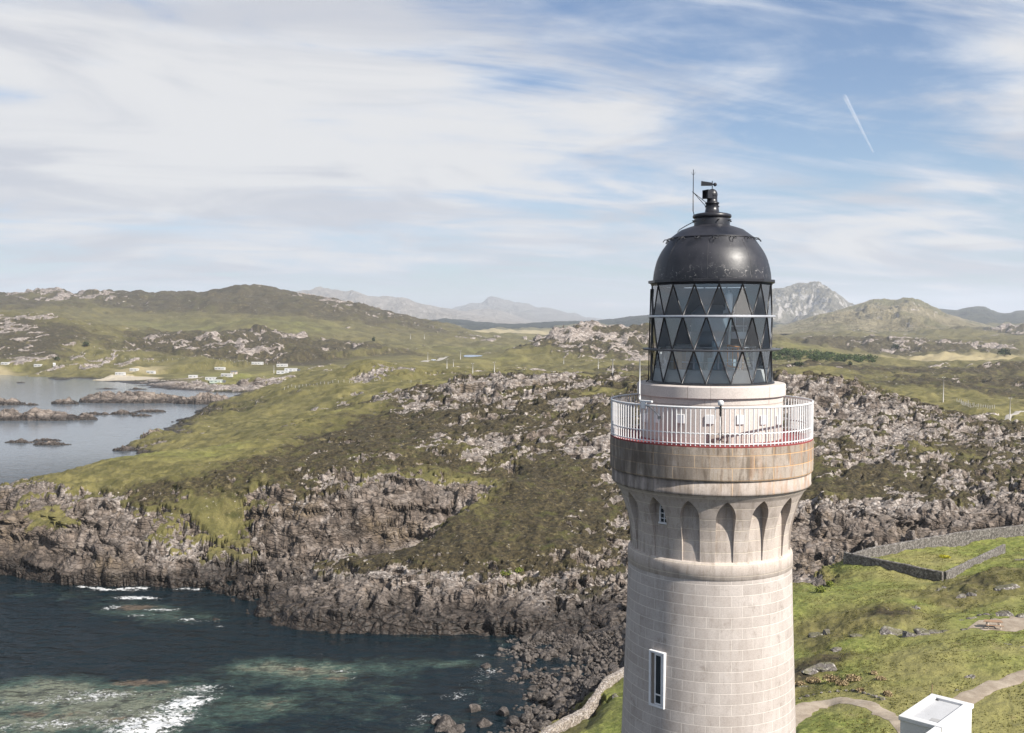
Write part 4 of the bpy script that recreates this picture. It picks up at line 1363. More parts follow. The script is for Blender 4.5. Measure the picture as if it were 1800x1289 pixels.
# --- astragal ring below the arches
r0 = tr(142.8, 972)
z0, z1 = tz(987.5), tz(957.5)
p = [(z0 - 0.0, r_ast - 0.05), (z0, r0 - 0.055), (z0 + 0.045, r0), (z1 - 0.16, r0), (z1 - 0.07, r0 - 0.02), (z1, r0 - 0.07), (z1 + 0.012, tr(134, 955) - 0.1)]
obj('string_course', lathe(bmesh.new(), p, 160), M_CORBEL, lh, True)

# --- arcade of lancet niches between flaring piers
ZT = tz(843.5)
flare = [(tz(957.5), tr(137.2, 957)), (tz(940), tr(138.2, 940)), (tz(920), tr(140, 920)), (tz(900), tr(144.2, 900)), (tz(882), tr(150.2, 882)), (tz(868), tr(154.6, 868)), (tz(856), tr(160, 856)), (tz(848), tr(166.0, 848)), (ZT, tr(169.5, 843))]
fz = [f[0] for f in flare]
frr = [f[1] for f in flare]
NB_ = 16
step_a = 2 * math.pi / NB_
PIER0 = ang(-1.0)
r_n = tr(135.2, 950)
r_mid = 2.46
a0 = 0.262                                          # half width of a niche at the wall
cc = 0.44
z_spring = 44.24
z_sill = tz(957.5)
zs = sorted(set(list(np.linspace(fz[0], z_spring, 16)) + list(np.linspace(z_spring, z_spring + math.sqrt((a0 + cc) ** 2 - cc ** 2), 18)) + list(np.linspace(z_spring + 0.6, ZT, 14))))
bm = bmesh.new()
uvl = bm.loops.layers.uv.verify()
rows = []
for z in zs:
    ro = float(np.interp(z, fz, frr))
    if z <= z_spring:
        hw = a0
    else:
        q_ = (a0 + cc) ** 2 - (z - z_spring) ** 2
        hw = max(math.sqrt(q_) - cc, 0.0) if q_ > cc * cc else 0.0
    ri = min(r_n, ro) if hw > 1e-3 else ro
    row = []
    for s_ in range(NB_):
        c0 = PIER0 + s_ * step_a                    # pier centre
        na = step_a / 2 - hw / r_mid                # half angle of the pier here
        for u in np.linspace(0, 1, 6):
            row.append((c0 + na * u, ro, 0))
        for u in np.linspace(0, 1, 9):
            row.append((c0 + na + (step_a - 2 * na) * u, ri, 1))
        for u in np.linspace(0, 1, 6)[:-1]:
            row.append((c0 + step_a - na + na * u, ro, 0))
    rows.append([bm.verts.new(pol(r_, a_, z)) for a_, r_, _ in row])
    if z == zs[0]:
        tpl = row
nrow = len(rows[0])
for i in range(len(zs) - 1):
    for k in range(nrow):
        k2 = (k + 1) % nrow
        vs = (rows[i][k], rows[i][k2], rows[i + 1][k2], rows[i + 1][k])
        try:
            f = bm.faces.new(vs)
        except ValueError:
            continue
        for lp in f.loops:
            a_ = math.atan2(lp.vert.co.y, lp.vert.co.x)
            lp[uvl].uv = ((k + (1 if lp.vert in (rows[i][k2], rows[i + 1][k2]) else 0)) * 0.05, lp.vert.co.z)
bmesh.ops.remove_doubles(bm, verts=bm.verts, dist=0.0006)
bmesh.ops.dissolve_degenerate(bm, edges=bm.edges, dist=0.0004)
o = obj('arcade', bm, M_CORBEL, lh, False)
mod_me = o.data

# --- cornice band and parapet
rc = tr(171.6, 832)
p = [(ZT - 0.02, tr(164, 843)), (ZT - 0.02, rc - 0.03), (ZT + 0.03, rc + 0.012), (ZT + 0.07, rc), (tz(821.5), rc), (tz(821.5), rc - 0.3)]
obj('cornice', lathe(bmesh.new(), p, 160), M_CORNICE, lh, True)
rp_ = tr(175.1, 790)
ztop = tz(766.5)
p = [(tz(821.0), rc - 0.35), (tz(821.0), rp_ - 0.03), (tz(821.0) + 0.05, rp_), (tz(796), rp_ + 0.004), (ztop, rp_), (ztop, rp_ - 0.02)]
o = obj('parapet', lathe(bmesh.new(), p, 160), M_PARAPET, lh, False)
r_mur = tr(123.6, 715)
p = [(ztop, rp_ - 0.02), (ztop + 0.035, rp_ - 0.012), (ztop + 0.05, rp_ - 0.05), (ztop + 0.05, rp_ - 0.24), (ztop + 0.02, rp_ - 0.25), (ztop + 0.02, r_mur - 0.15)]
obj('gallery_floor', lathe(bmesh.new(), p, 160), M_RED, lh, False)

# --- the round wall under the lantern, and its coping
z_co = tz(692.7)
obj('lantern_wall', lathe(bmesh.new(), [(ztop + 0.0, r_mur), (z_co + 0.01, r_mur)], 160), M_COPING, lh, True)
r_co = tr(128.3, 680)
z_ct = tz(672.2)
p = [(z_co, r_mur - 0.1), (z_co, r_co - 0.02), (z_co + 0.02, r_co), (z_ct - 0.03, r_co), (z_ct, r_co - 0.03), (z_ct + 0.006, 1.2)]
obj('coping', lathe(bmesh.new(), p, 160), M_COPING, lh, False)
# plates fixed round the wall
plate = None
for k, (px, wpx) in enumerate([(1133, 9), (1156, 10), (1198.5, 14), (1249.5, 13), (1301.5, 11), (1341.5, 9), (1368, 7)]):
    s_ = max(-0.985, min(0.985, (px - 1250) / 129.0))
    a_ = math.asin(s_) * 0.97
    bm = bmesh.new()
    zc_ = fz_(735.5 + 2 * math.cos(a_), r_mur, a_)
    box(bm, r_mur + 0.022, 0, zc_, 0.05, 0.235, 0.27, 0, 0.008)
    bmesh.ops.rotate(bm, verts=bm.verts, cent=(0, 0, 0), matrix=Matrix.Rotation(a_, 3, 'Z'))
    obj('vent_plate', bm, M_PLASTIC, lh)
# a low hatch in the wall
bm = bmesh.new()
box(bm, r_mur + 0.01, 0.0, fz_(770, r_mur, 0), 0.05, 0.62, 0.34, 0, 0.01)
box(bm, r_mur + 0.04, -0.16, fz_(770, r_mur, 0), 0.02, 0.2, 0.2, 0, 0.01)
box(bm, r_mur + 0.04, 0.16, fz_(770, r_mur, 0), 0.02, 0.2, 0.2, 0, 0.01)
bmesh.ops.rotate(bm, verts=bm.verts, cent=(0, 0, 0), matrix=Matrix.Rotation(ang(7), 3, 'Z'))
obj('hatch', bm, M_COPING, lh)

# --- lantern: base ring, glazing bars, glass
r_g0, r_g1 = tr(105.3, 668), tr(103.6, 505)
zg = [z_ct + 0.05, tz(613.5), tz(556.5), tz(502.5)]
def rg(z):
    return r_g0 + (r_g1 - r_g0) * (z - zg[0]) / (zg[3] - zg[0])
LP = ang(7.0)
p = [(z_ct + 0.004, r_g0 + 0.075), (z_ct + 0.045, r_g0 + 0.07), (z_ct + 0.06, r_g0 + 0.02), (z_ct + 0.06, r_g0 - 0.06), (z_ct + 0.004, r_g0 - 0.07)]
obj('lantern_sill', lathe(bmesh.new(), p, 96, closed=True), M_BARS, lh, False)


def node(row, k):
    """lattice point: row 0 is the sill, row 3 the eaves"""
    off = {3: 0.0, 2: 0.5, 1: 0.0, 0: 0.5}[row]
    return Vector(pol(rg(zg[row]), LP + (k + off) * step_a, zg[row]))


bars = bmesh.new()
glass = bmesh.new()
for row in range(3):
    for k in range(NB_):
        if row % 2 == 0:        # from half-offset points up to whole points
            a_, b_, c_ = node(row, k), node(row + 1, k), node(row + 1, k + 1)
            d_ = node(row, k - 1)
        else:
            a_, b_, c_ = node(row, k), node(row + 1, k - 1), node(row + 1, k)
            d_ = node(row, k + 1)
        tube(bars, (a_, b_), 0.024, 6)
        tube(bars, (a_, c_), 0.024, 6)
        glass.faces.new([glass.verts.new(v) for v in (a_, c_, b_)])
        if row % 2 == 0:
            glass.faces.new([glass.verts.new(v) for v in (d_, a_, b_)])
        else:
            glass.faces.new([glass.verts.new(v) for v in (a_, d_, c_)])
obj('glazing_bars', bars, M_BARS, lh, True)
obj('glazing', glass, M_GLASS, lh, False)
# rings round the glass: bright grab rail above, dark shelf below
r_a = tr(110.2, 556)
p = [(zg[2] - 0.032, r_a - 0.13), (zg[2] - 0.032, r_a - 0.01), (zg[2] - 0.012, r_a), (zg[2] + 0.022, r_a), (zg[2] + 0.034, r_a - 0.012), (zg[2] + 0.034, r_a - 0.13)]
obj('upper_ring', lathe(bmesh.new(), p, 96, closed=True), M_ALU, lh, False)
r_b = tr(119.6, 613)
p = [(zg[1] - 0.03, r_b - 0.27), (zg[1] - 0.03, r_b - 0.03), (zg[1] - 0.005, r_b), (zg[1] + 0.02, r_b), (zg[1] + 0.022, r_b - 0.27)]
o = obj('walkway_ring', lathe(bmesh.new(), p, 96, closed=True), M_STEEL, lh, False)
# eaves: a sixteen-sided gutter
r_e = tr(110.6, 498)
ze0, ze1 = tz(502.5), tz(494.5)
p = [(ze0, r_g1 - 0.08), (ze0, r_g1 + 0.03), (ze0 + 0.05, r_g1 + 0.05), (ze0 + 0.075, r_e), (ze1 + 0.01, r_e), (ze1 + 0.02, r_g1 - 0.08)]
obj('eaves', lathe(bmesh.new(), p, 16, closed=True, phase=LP), M_BLACK, lh, False)

# --- dome
dome = [(497, 102.0), (490, 102.0), (480, 101.0), (470, 98.9), (458.4, 95.8), (449, 91.6), (440.6, 87.0), (431.7, 80.6), (421.0, 73.2)]
p = [(tz(y), tr(h, y)) for y, h in dome]
p = [(z, r) for z, r in zip(np.interp(np.linspace(0, 1, 40), np.linspace(0, 1, len(p)), [q_[0] for q_ in p]), np.interp(np.linspace(0, 1, 40), np.linspace(0, 1, len(p)), [q_[1] for q_ in p]))]
kk = np.hanning(7); kk /= kk.sum()
rs_ = np.array([q_[1] for q_ in p])
zs_ = np.array([q_[0] for q_ in p])
rs_ = np.concatenate((rs_[:3], np.convolve(rs_, kk, 'valid'), rs_[-3:]))
zs_ = np.concatenate((zs_[:3], np.convolve(zs_, kk, 'valid'), zs_[-3:]))
dome_o = obj('dome', lathe(bmesh.new(), list(zip(zs_, rs_)), 128), M_DOME, lh, True)
p = [(tz(421), tr(73.2, 421)), (tz(421) + .01, tr(74.2, 421)), (tz(421) + .03, tr(74.0, 421)), (tz(420) + .03, tr(72.6, 420)), (tz(417), tr(70.6, 417)), (tz(412), tr(64, 412)), (tz(405), tr(54.4, 405)), (tz(400.5), tr(42, 400.5)), (tz(397.2), tr(31.4, 397))]
obj('dome_cap', lathe(bmesh.new(), p, 128), M_DOME, lh, True)
for k in range(NB_ // 2):
    a_ = LP - R(11) + k * 2 * step_a
    seams = bmesh.new()
    tube(seams, [pol(r_ + 0.001, a_, z_) for z_, r_ in zip(zs_[1::3], rs_[1::3])], 0.006, 4)
    obj('dome_seam', seams, M_DOME, dome_o, True)
for k in range(NB_):
    a_ = LP - R(2.5) + k * step_a
    bm = bmesh.new()
    zc_, rc_ = tz(428.5), tr(77.5, 428.5)
    er, ez = Vector((0.74, 0, 0.67)), Vector((-0.67, 0, 0.74))      # outwards from the sheet, and up along it
    base = Vector((rc_ - 0.02, 0, zc_))
    ty = Vector((0, 1, 0))
    loop = [base + ty * sx * 0.075 + ez * ezv + er * out_ for sx, ezv, out_ in
            [(-1, 0.07, 0.0), (-1, 0.085, 0.10), (-0.7, 0.02, 0.16), (-0.5, -0.06, 0.15), (0.5, -0.06, 0.15), (0.7, 0.02, 0.16), (1, 0.085, 0.10), (1, 0.07, 0.0)]]
    tube(bm, loop, 0.013, 6)
    bmesh.ops.rotate(bm, verts=bm.verts, cent=(0, 0, 0), matrix=Matrix.Rotation(a_, 3, 'Z'))
    obj('dome_handle', bm, M_BARS, dome_o, True)

# --- ventilator on top
p = [(tz(398), tr(31.2, 397)), (tz(386), tr(31.0, 386)), (tz(384.2), tr(30.4, 384)), (tz(384), tr(32.2, 384)), (tz(382.6), tr(33.6, 382)), (tz(380), tr(33.7, 380)), (tz(378), tr(33.0, 378)), (tz(376.3), tr(28, 376)), (tz(374.8), tr(20, 375)), (tz(373.4), tr(12.6, 373)), (tz(365), tr(11.2, 365)), (tz(359), tr(10.9, 359)), (tz(358.4), tr(12.3, 358)), (tz(356.4), tr(12.3, 356)), (tz(355.8), tr(9.5, 356)), (tz(351), tr(9.0, 351))]
# sharpen the turned shape by holding points close together
vent = obj('ventilator', lathe(bmesh.new(), p, 64), M_BLACK, lh, True)
for k in range(8):
    a_ = R(20) + k * R(45)
    for r_lo, r_hi, y_, w_ in ((30.5, 36, 389.0, 0.022), (10.5, 13.2, 363.6, 0.014)):
        studs = bmesh.new()
        tube(studs, (pol(tr(r_lo, y_), a_, tz(y_)), pol(tr(r_hi, y_), a_, tz(y_))), w_, 6)
        obj('vent_stud', studs, M_BLACK, vent, True)
# turning cowl: round back, square mouth
cow = bmesh.new()
zc_ = tz(342.5)
rr_ = tr(9.2, 342)
CW = Matrix.Rotation(ang(-52), 3, 'Z')               # the mouth looks to the left of us
bmesh.ops.create_uvsphere(cow, u_segments=24, v_segments=16, radius=rr_, matrix=Matrix.Translation((0.0, 0.0, zc_)) @ Matrix.Diagonal((1.05, 1.0, 1.12, 1)))
tube(cow, (pol(0, 0, tz(352)), pol(0, 0, tz(346))), tr(9, 350), 20)
L0, L1 = 0.02, 0.27
wq, hq, wm, hm = 0.125, 0.12, 0.145, 0.135
inner = []
for (x_, w_, h_) in ((L0, wq, hq), (L1, wm, hm)):
    inner.append([cow.verts.new((x_, sy * w_, zc_ + sz * h_)) for sy, sz in ((-1, -1), (1, -1), (1, 1), (-1, 1))])
inner.append([cow.verts.new((L1, sy * (wm - 0.02), zc_ + sz * (hm - 0.02))) for sy, sz in ((-1, -1), (1, -1), (1, 1), (-1, 1))])
inner.append([cow.verts.new((L0 + 0.16, sy * (wq - 0.02), zc_ + sz * (hq - 0.02))) for sy, sz in ((-1, -1), (1, -1), (1, 1), (-1, 1))])
for i in range(3):
    for k in range(4):
        cow.faces.new((inner[i][k], inner[i][(k + 1) % 4], inner[i + 1][(k + 1) % 4], inner[i + 1][k]))
cow.faces.new(inner[3])
bmesh.ops.rotate(cow, verts=cow.verts, cent=(0, 0, 0), matrix=CW)
cowl = obj('cowl', cow, M_BLACK, vent, False)
# wind vane above it
vn = bmesh.new()
zv = tz(323.5)
AX = Vector(pol(1, ang(-82), 0))
side = Vector((0, 0, 1)).cross(AX)
c0_ = Vector((0, 0, zv))
tube(vn, (Vector((0, 0, tz(333))), Vector((0, 0, tz(318.5)))), 0.014, 8)
pl = [c0_ + AX * 0.02 + Vector((0, 0, 0.035)), c0_ + AX * 0.34 + Vector((0, 0, 0.085)), c0_ + AX * 0.345 + Vector((0, 0, -0.055)), c0_ + AX * 0.02 + Vector((0, 0, -0.055))]
f1 = [vn.verts.new(v + side * 0.05) for v in pl]
f2 = [vn.verts.new(v - side * 0.05) for v in pl]
vn.faces.new(f1)
vn.faces.new(list(reversed(f2)))
for k in range(4):
    vn.faces.new((f1[k], f2[k], f2[(k + 1) % 4], f1[(k + 1) % 4]))
bmesh.ops.create_uvsphere(vn, u_segments=16, v_segments=10, radius=0.058, matrix=Matrix.Translation(c0_ - AX * 0.085 + Vector((0, 0, -0.02))))
tube(vn, (c0_ - AX * 0.10 + Vector((0, 0, -0.02)), c0_ + AX * 0.05), 0.02, 8)
obj('wind_vane', vn, M_BLACK, vent, False)
# lightning rod with its stays and the down-pipe over the cap
lr = bmesh.new()
xr = (1217 - 1250.0) / 1250.0
ar = ang(-80)
rr2 = tr(33.4, 350)
tube(lr, (pol(rr2, ar, tz(298)), pol(rr2, ar, tz(372))), 0.010, 8, 0.016)
tube(lr, (pol(rr2, ar, tz(371)), pol(rr2 - 0.03, ar, tz(377)), pol(rr2 - 0.02, ar, tz(379))), 0.012, 6)
for s_ in (-1, 1):
    tb = Vector(pol(rr2, ar, tz(308)))
    sd = Vector((0, 0, 0)) + Vector(pol(1, ar, 0)) * s_
    tube(lr, (tb, tb + sd * 0.045 + Vector((0, 0, 0.045)), tb + sd * 0.052 + Vector((0, 0, 0.09))), 0.006, 5)
rod = obj('lightning_rod', lr, M_BARS, lh, True)
st_ = bmesh.new()
tube(st_, (pol(rr2 + 0.03, ar, tz(337)), pol(tr(11.5, 357), ar + R(25), tz(357.5))), 0.011, 6)
tube(st_, (pol(rr2, ar, tz(338)), pol(tr(11.5, 363), ar + R(12), tz(363.5))), 0.011, 6)
obj('stay', st_, M_BARS, rod, True)
dp = bmesh.new()
tube(dp, [pol(tr(30.5, 388), ang(-84), tz(389)), pol(tr(34, 392), ang(-86), tz(391)), pol(tr(45, 398), ang(-88), tz(396.5)), pol(tr(56, 404), ang(-89), tz(403)), pol(tr(60, 408), ang(-89), tz(408))], 0.014, 6)
obj('downpipe', dp, M_BARS, lh, True)

# --- gallery railing
rail = thing('railing', '', '')
for k_ in list(rail.keys()):
    del rail[k_]
rail.parent = lh
r_r = tr(173.4, 730)
zr0, zr1, zrm = ztop + 0.05, tz(702.6), tz(743.5)
NBAL = 140
bt = bmesh.new()
def ring_tube(bm_, r_, z_, rad, seg=140, n=8):
    lathe(bm_, [(z_ + rad * math.sin(2 * math.pi * k / n), r_ + rad * math.cos(2 * math.pi * k / n)) for k in range(n)], seg, closed=True)
    return bm_
hand = ring_tube(bmesh.new(), r_r, zr1, 0.03)
da = 2 * math.pi / NBAL
def arches(bm_, z_top, rad=0.014):
    for k in range(NBAL):
        aa, ab = k * da, (k + 1) * da
        pts_ = []
        for u in np.linspace(0, math.pi, 7):
            am = (aa + ab) / 2 - (da / 2) * math.cos(u)
            pts_.append(pol(r_r, am, z_top - 0.065 + 0.062 * math.sin(u)))
        tube(bm_, pts_, rad, 5, cap=False)
arches(hand, zr1)
obj('handrail', hand, M_WHITE, rail, True)
mid = bmesh.new()
arches(mid, zrm, 0.017)
obj('mid_rail', mid, M_WHITE, rail, True)
obj('foot_rail', ring_tube(bmesh.new(), r_r, zr0 + 0.055, 0.019), M_WHITE, rail, True)
bb = bmesh.new()
tube(bb, ((0, 0, zr0 - 0.005), (0, 0, zr1)), 0.0175, 8)
bal_me = bpy.data.meshes.new('baluster')
bb.to_mesh(bal_me)
bb.free()
bal_me.materials.append(M_WHITE)
rest = bmesh.new()
order = sorted(range(NBAL), key=lambda k: -math.cos(k * da))
shown = set(order[:100])
for k in range(NBAL):
    x_, y_, _ = pol(r_r, k * da, 0)
    if k in shown:
        b_ = bpy.data.objects.new('baluster', bal_me)
        COL.objects.link(b_)
        b_.location = (x_, y_, 0)
        b_.parent = rail
    else:
        tube(rest, ((x_, y_, zr0 - 0.005), (x_, y_, zr1)), 0.0175, 8)
o = obj('balusters', rest, M_WHITE, rail, True)
o['kind'] = 'stuff'
# --- little things fixed to the railing
a_ = math.asin((1267.5 - 1250) / 190.0)
SZ = lambda q_: fz_(q_, r_r, a_)
sn = bmesh.new()
x_, y_, _ = pol(r_r + 0.03, a_, 0)
lathe(sn, [(SZ(712.5), 0.0), (SZ(712.5), 0.068), (SZ(709.5), 0.080), (SZ(705.5), 0.080), (SZ(703.8), 0.06), (SZ(703.2), 0.0)], 20)
bmesh.ops.translate(sn, verts=sn.verts, vec=(x_, y_, 0))
sens = obj('weather_sensor', sn, M_PLASTIC, lh, True)
sp_ = bmesh.new()
tube(sp_, ((x_, y_, SZ(712.5)), (x_, y_, SZ(730))), 0.026, 8)
for k in range(6):
    box(sp_, x_ + 0.01, y_, SZ(716 + k * 2.6), 0.075, 0.075, 0.03)
tube(sp_, [(x_ + 0.02, y_ + 0.01, SZ(729)), (x_ + 0.035, y_ + 0.03, SZ(740)), (x_ + 0.02, y_ + 0.015, SZ(752)), (x_ + 0.03, y_ + 0.035, SZ(764)), (x_ + 0.0, y_ + 0.01, SZ(772)), (x_ - 0.03, y_ - 0.03, SZ(776))], 0.012, 6)
obj('sensor_cable', sp_, M_CABLE, sens, True)
a_ = math.asin(-123.5 / 186.0)
SY = lambda q_: fz_(q_, r_r, a_)
x_, y_, _ = pol(r_r, a_, 0)
ae = bmesh.new()
tube(ae, ((x_, y_, SY(704)), (x_, y_, SY(694))), 0.03, 8)
tube(ae, ((x_, y_, SY(694)), (x_, y_, SY(631))), 0.017, 8, 0.013)
obj('aerial', ae, M_WHITE, lh, True)
jb = bmesh.new()
rot_ = Matrix.Rotation(a_ + R(5), 3, 'Z')
box(jb, r_r + 0.01, 0, SY(706.5), 0.07, 0.46, 0.06, 0, 0.01)
box(jb, r_r + 0.005, -0.1, SY(714), 0.09, 0.16, 0.2, 0, 0.012)
bmesh.ops.rotate(jb, verts=jb.verts, cent=(0, 0, 0), matrix=rot_)
obj('junction_box', jb, M_WHITE, lh)
cb = bmesh.new()
tube(cb, [pol(r_r + 0.06, a_ + R(6), SY(714)), pol(r_r + 0.09, a_ + R(9), SY(717)), pol(r_r + 0.08, a_ + R(12), SY(724)), pol(r_r + 0.05, a_ + R(14), SY(732))], 0.014, 6)
box(cb, *pol(r_r + 0.04, a_ + R(14), SY(733)), 0.06, 0.1, 0.08)
obj('camera_bracket', cb, M_STEEL, lh)
# cable that climbs the outside of the glass on the left
gc_ = bmesh.new()
tube(gc_, [pol(r_g0 + 0.13, ang(-84), z_ct + 0.02), pol(r_g0 + 0.06, ang(-82), z_ct + 0.08), pol(r_g0 + 0.05, ang(-82), zg[1] - 0.1), pol(r_g1 + 0.04, ang(-82), zg[3] - 0.1)], 0.022, 6)
obj('conduit', gc_, M_CABLE, lh, True)

# --- shaft window: white box frame standing proud of the wall
def wall_window(name, a_, z_lo, z_hi, w_, r_at, depth, bars_v, bars_h, frame_w, proud):
    rz_ = lambda q_: Matrix.Rotation(a_, 3, 'Z')
    fr_ = bmesh.new()
    h_ = z_hi - z_lo
    zc = (z_hi + z_lo) / 2
    for sy in (-1, 1):
        box(fr_, r_at + proud / 2 - 0.1, sy * (w_ / 2 - frame_w / 2), zc, proud + 0.2, frame_w, h_, 0, 0.006)
    for sz in (-1, 1):
        box(fr_, r_at + proud / 2 - 0.1, 0, zc + sz * (h_ / 2 - frame_w / 2), proud + 0.2, w_ - 2 * frame_w - 0.004, frame_w, 0, 0.006)
    bmesh.ops.rotate(fr_, verts=fr_.verts, cent=(0, 0, 0), matrix=Matrix.Rotation(a_, 3, 'Z'))
    return fr_


# niche window (white lattice) in the second niche to the left
NA = PIER0 - 1.5 * step_a + R(2.2)
zwt, zwb, ww = fz_(884, r_n, NA), fz_(923, r_n, NA), 0.34
win = bmesh.new()
xw = r_n + 0.012
for sy in (-1, 1):
    box(win, xw, sy * (ww / 2 - 0.02), (zwb + zwt - 0.18) / 2, 0.05, 0.04, zwt - zwb - 0.18)
for u0, u1 in zip(np.linspace(0, 1, 7)[:-1], np.linspace(0, 1, 7)[1:]):
    for sy in (-1, 1):
        f_ = lambda u: (xw, sy * (ww / 2 - 0.02) * math.cos(u * math.pi / 2) ** 0.9 if u < 1 else 0.0, zwt - 0.18 + 0.18 * math.sin(u * math.pi / 2))
        tube(win, (f_(u0), f_(u1)), 0.022, 6)
box(win, xw, 0, (zwb + zwt) / 2, 0.035, 0.026, zwt - zwb - 0.02)
for k in range(1, 4):
    box(win, xw, 0, zwb + k * 0.15, 0.03, ww - 0.09, 0.022)
box(win, xw + 0.01, 0, zwb + 0.012, 0.09, ww + 0.04, 0.05)
bmesh.ops.rotate(win, verts=win.verts, cent=(0, 0, 0), matrix=Matrix.Rotation(NA, 3, 'Z'))
w_o = obj('arched_window', win, M_WHITE, lh, False)
pn = bmesh.new()
vs = [pn.verts.new((xw - 0.004, y_, z_)) for y_, z_ in [(-ww / 2 + 0.02, zwb), (ww / 2 - 0.02, zwb), (ww / 2 - 0.02, zwt - 0.18), (0.10, zwt - 0.05), (0, zwt), (-0.10, zwt - 0.05), (-ww / 2 + 0.02, zwt - 0.18)]]
pn.faces.new(vs)
bmesh.ops.rotate(pn, verts=pn.verts, cent=(0, 0, 0), matrix=Matrix.Rotation(NA, 3, 'Z'))
M_DARKGLASS = paint_material('dark_glass', (0.02, 0.026, 0.03), 0.12)
obj('pane', pn, M_DARKGLASS, w_o)

# tall shaft window
SA = math.asin((1162.5 - 1245.5) / 148.0)
zt_, zb_ = fz_(1149.5, 2.6, SA), fz_(1248, 2.6, SA)
r_w = r_ast + sl * (z_a - (zt_ + zb_) / 2)
fr_ = wall_window('frame', SA, zb_, zt_, 0.56, r_w, 0.3, 0, 0, 0.065, 0.075)
w_o = obj('tall_window', fr_, M_WHITE, lh, False)
ins = bmesh.new()
box(ins, r_w + 0.012, 0, (zt_ + zb_) / 2, 0.03, 0.46, zt_ - zb_ - 0.14)
bmesh.ops.rotate(ins, verts=ins.verts, cent=(0, 0, 0), matrix=Matrix.Rotation(SA, 3, 'Z'))
obj('reveal', ins, paint_material('reveal_stone', (0.20, 0.17, 0.14), 0.9), w_o)
ins = bmesh.new()
hh_ = zt_ - zb_ - 0.16
for sy in (-1, 1):
    box(ins, r_w + 0.034, 0.05 + sy * 0.115, (zt_ + zb_) / 2, 0.016, 0.045, hh_)
for sz in (-1, -0.62, 1):
    box(ins, r_w + 0.034, 0.05, (zt_ + zb_) / 2 + sz * (hh_ / 2 - 0.02), 0.014, 0.185, 0.045)
bmesh.ops.rotate(ins, verts=ins.verts, cent=(0, 0, 0), matrix=Matrix.Rotation(SA, 3, 'Z'))
obj('sash', ins, M_WHITE, w_o)
ins = bmesh.new()
box(ins, r_w + 0.031, 0.05, (zt_ + zb_) / 2, 0.008, 0.19, hh_ - 0.05)
bmesh.ops.rotate(ins, verts=ins.verts, cent=(0, 0, 0), matrix=Matrix.Rotation(SA, 3, 'Z'))
obj('pane', ins, M_DARKGLASS, w_o)

# --- inside the lantern
fl_ = bmesh.new()
lathe(fl_, [(zg[0] + 0.02, r_g0 - 0.08), (zg[0] + 0.40, r_g0 - 0.12), (zg[0] + 0.41, r_g0 - 0.34), (zg[0] + 0.12, r_g0 - 0.40), (zg[0] + 0.10, 0.02)], 64)
obj('lantern_floor', fl_, paint_material('pale_floor', (0.72, 0.72, 0.69), 0.6), lh, False)
bk = bmesh.new()
lathe(bk, [(zg[1] + 0.02, r_g0 - 0.06), (zg[3] - 0.02, r_g1 - 0.06)], 48, a0=R(75), a1=R(285))
obj('blanking_panel', bk, paint_material('navy_panel', (0.028, 0.055, 0.090), 0.5), lh, True)
iw = bmesh.new()
lathe(iw, [(zg[0] + 0.05, r_g0 - 0.72), (zg[1] + 0.12, r_g0 - 0.72)], 48, a0=R(110), a1=R(250))
obj('inner_wall', iw, paint_material('pale_inner_wall', (0.74, 0.77, 0.79), 0.6), lh, True)
pk = bmesh.new()
for k_, (aa, rr3, hh3) in enumerate([(-22, 1.0, 1.0), (2, 1.05, 0.75), (14, 0.75, 1.25), (40, 0.9, 0.7)]):
    box(pk, *pol(rr3, R(aa), zg[0] + hh3 / 2), 0.24, 0.26, hh3, R(aa), 0.01)
obj('equipment', pk, paint_material('pale_blue_metal', (0.34, 0.46, 0.52), 0.4), lh)
cei = bmesh.new()
lathe(cei, [(zg[3] + 0.02, r_g1 - 0.02), (zg[3] + 0.5, 1.0), (zg[3] + 0.7, 0.01)], 48)
obj('ceiling', cei, paint_material('dark_ceiling', (0.05, 0.055, 0.06), 0.6), lh, True)
ped = bmesh.new()
tube(ped, ((0, 0, zg[0] + 0.1), (0, 0, zg[1] + 0.15)), 0.34, 24)
tube(ped, ((0, 0, zg[1] + 0.15), (0, 0, zg[1] + 0.55)), 0.62, 24)
lathe(ped, [(zg[1] + 0.55, 0.62), (zg[2] + 0.1, 0.62), (zg[2] + 0.35, 0.35), (zg[2] + 0.36, 0.0)], 24)
obj('lens_pedestal', ped, paint_material('grey_blue_metal', (0.10, 0.14, 0.17), 0.4), lh, True)
lamp = bmesh.new()
xl, yl = 0.95, 0.52
lathe(lamp, [(tz(552), 0.0), (tz(552), 0.16), (tz(547), 0.17), (tz(545), 0.10), (tz(541), 0.105), (tz(528), 0.115), (tz(520), 0.11), (tz(517), 0.085), (tz(516), 0.03), (tz(512), 0.012), (tz(511), 0.0)], 24)
bmesh.ops.translate(lamp, verts=lamp.verts, vec=(xl, yl, 0))
obj('beacon_lamp', lamp, paint_material('lamp_glass_white', (0.85, 0.86, 0.84), 0.3), lh, True)
lp_ = bmesh.new()
tube(lp_, ((xl, yl, zg[0] + 0.1), (xl, yl, tz(552))), 0.03, 8)
obj('lamp_post', lp_, M_ALU, lh, True)
ir = bmesh.new()
ring_tube(ir, r_g0 - 0.50, zg[1] + 0.07, 0.02, 64)
ring_tube(ir, r_g0 - 0.50, zg[0] + 0.62, 0.014, 64)
for k in range(12):
    tube(ir, (pol(r_g0 - 0.50, k * R(30) + R(9), zg[0] + 0.1), pol(r_g0 - 0.50, k * R(30) + R(9), zg[1] + 0.07)), 0.028, 8)
obj('inner_railing', ir, M_ALU, lh, True)
rk_ = bmesh.new()
for k in range(7):
    box(rk_, -0.5, -0.55 + k * 0.26, zg[2] - 0.22, 0.02, 0.02, 0.55)
box(rk_, -0.5, 0.22, zg[2] - 0.30, 0.03, 1.75, 0.03)
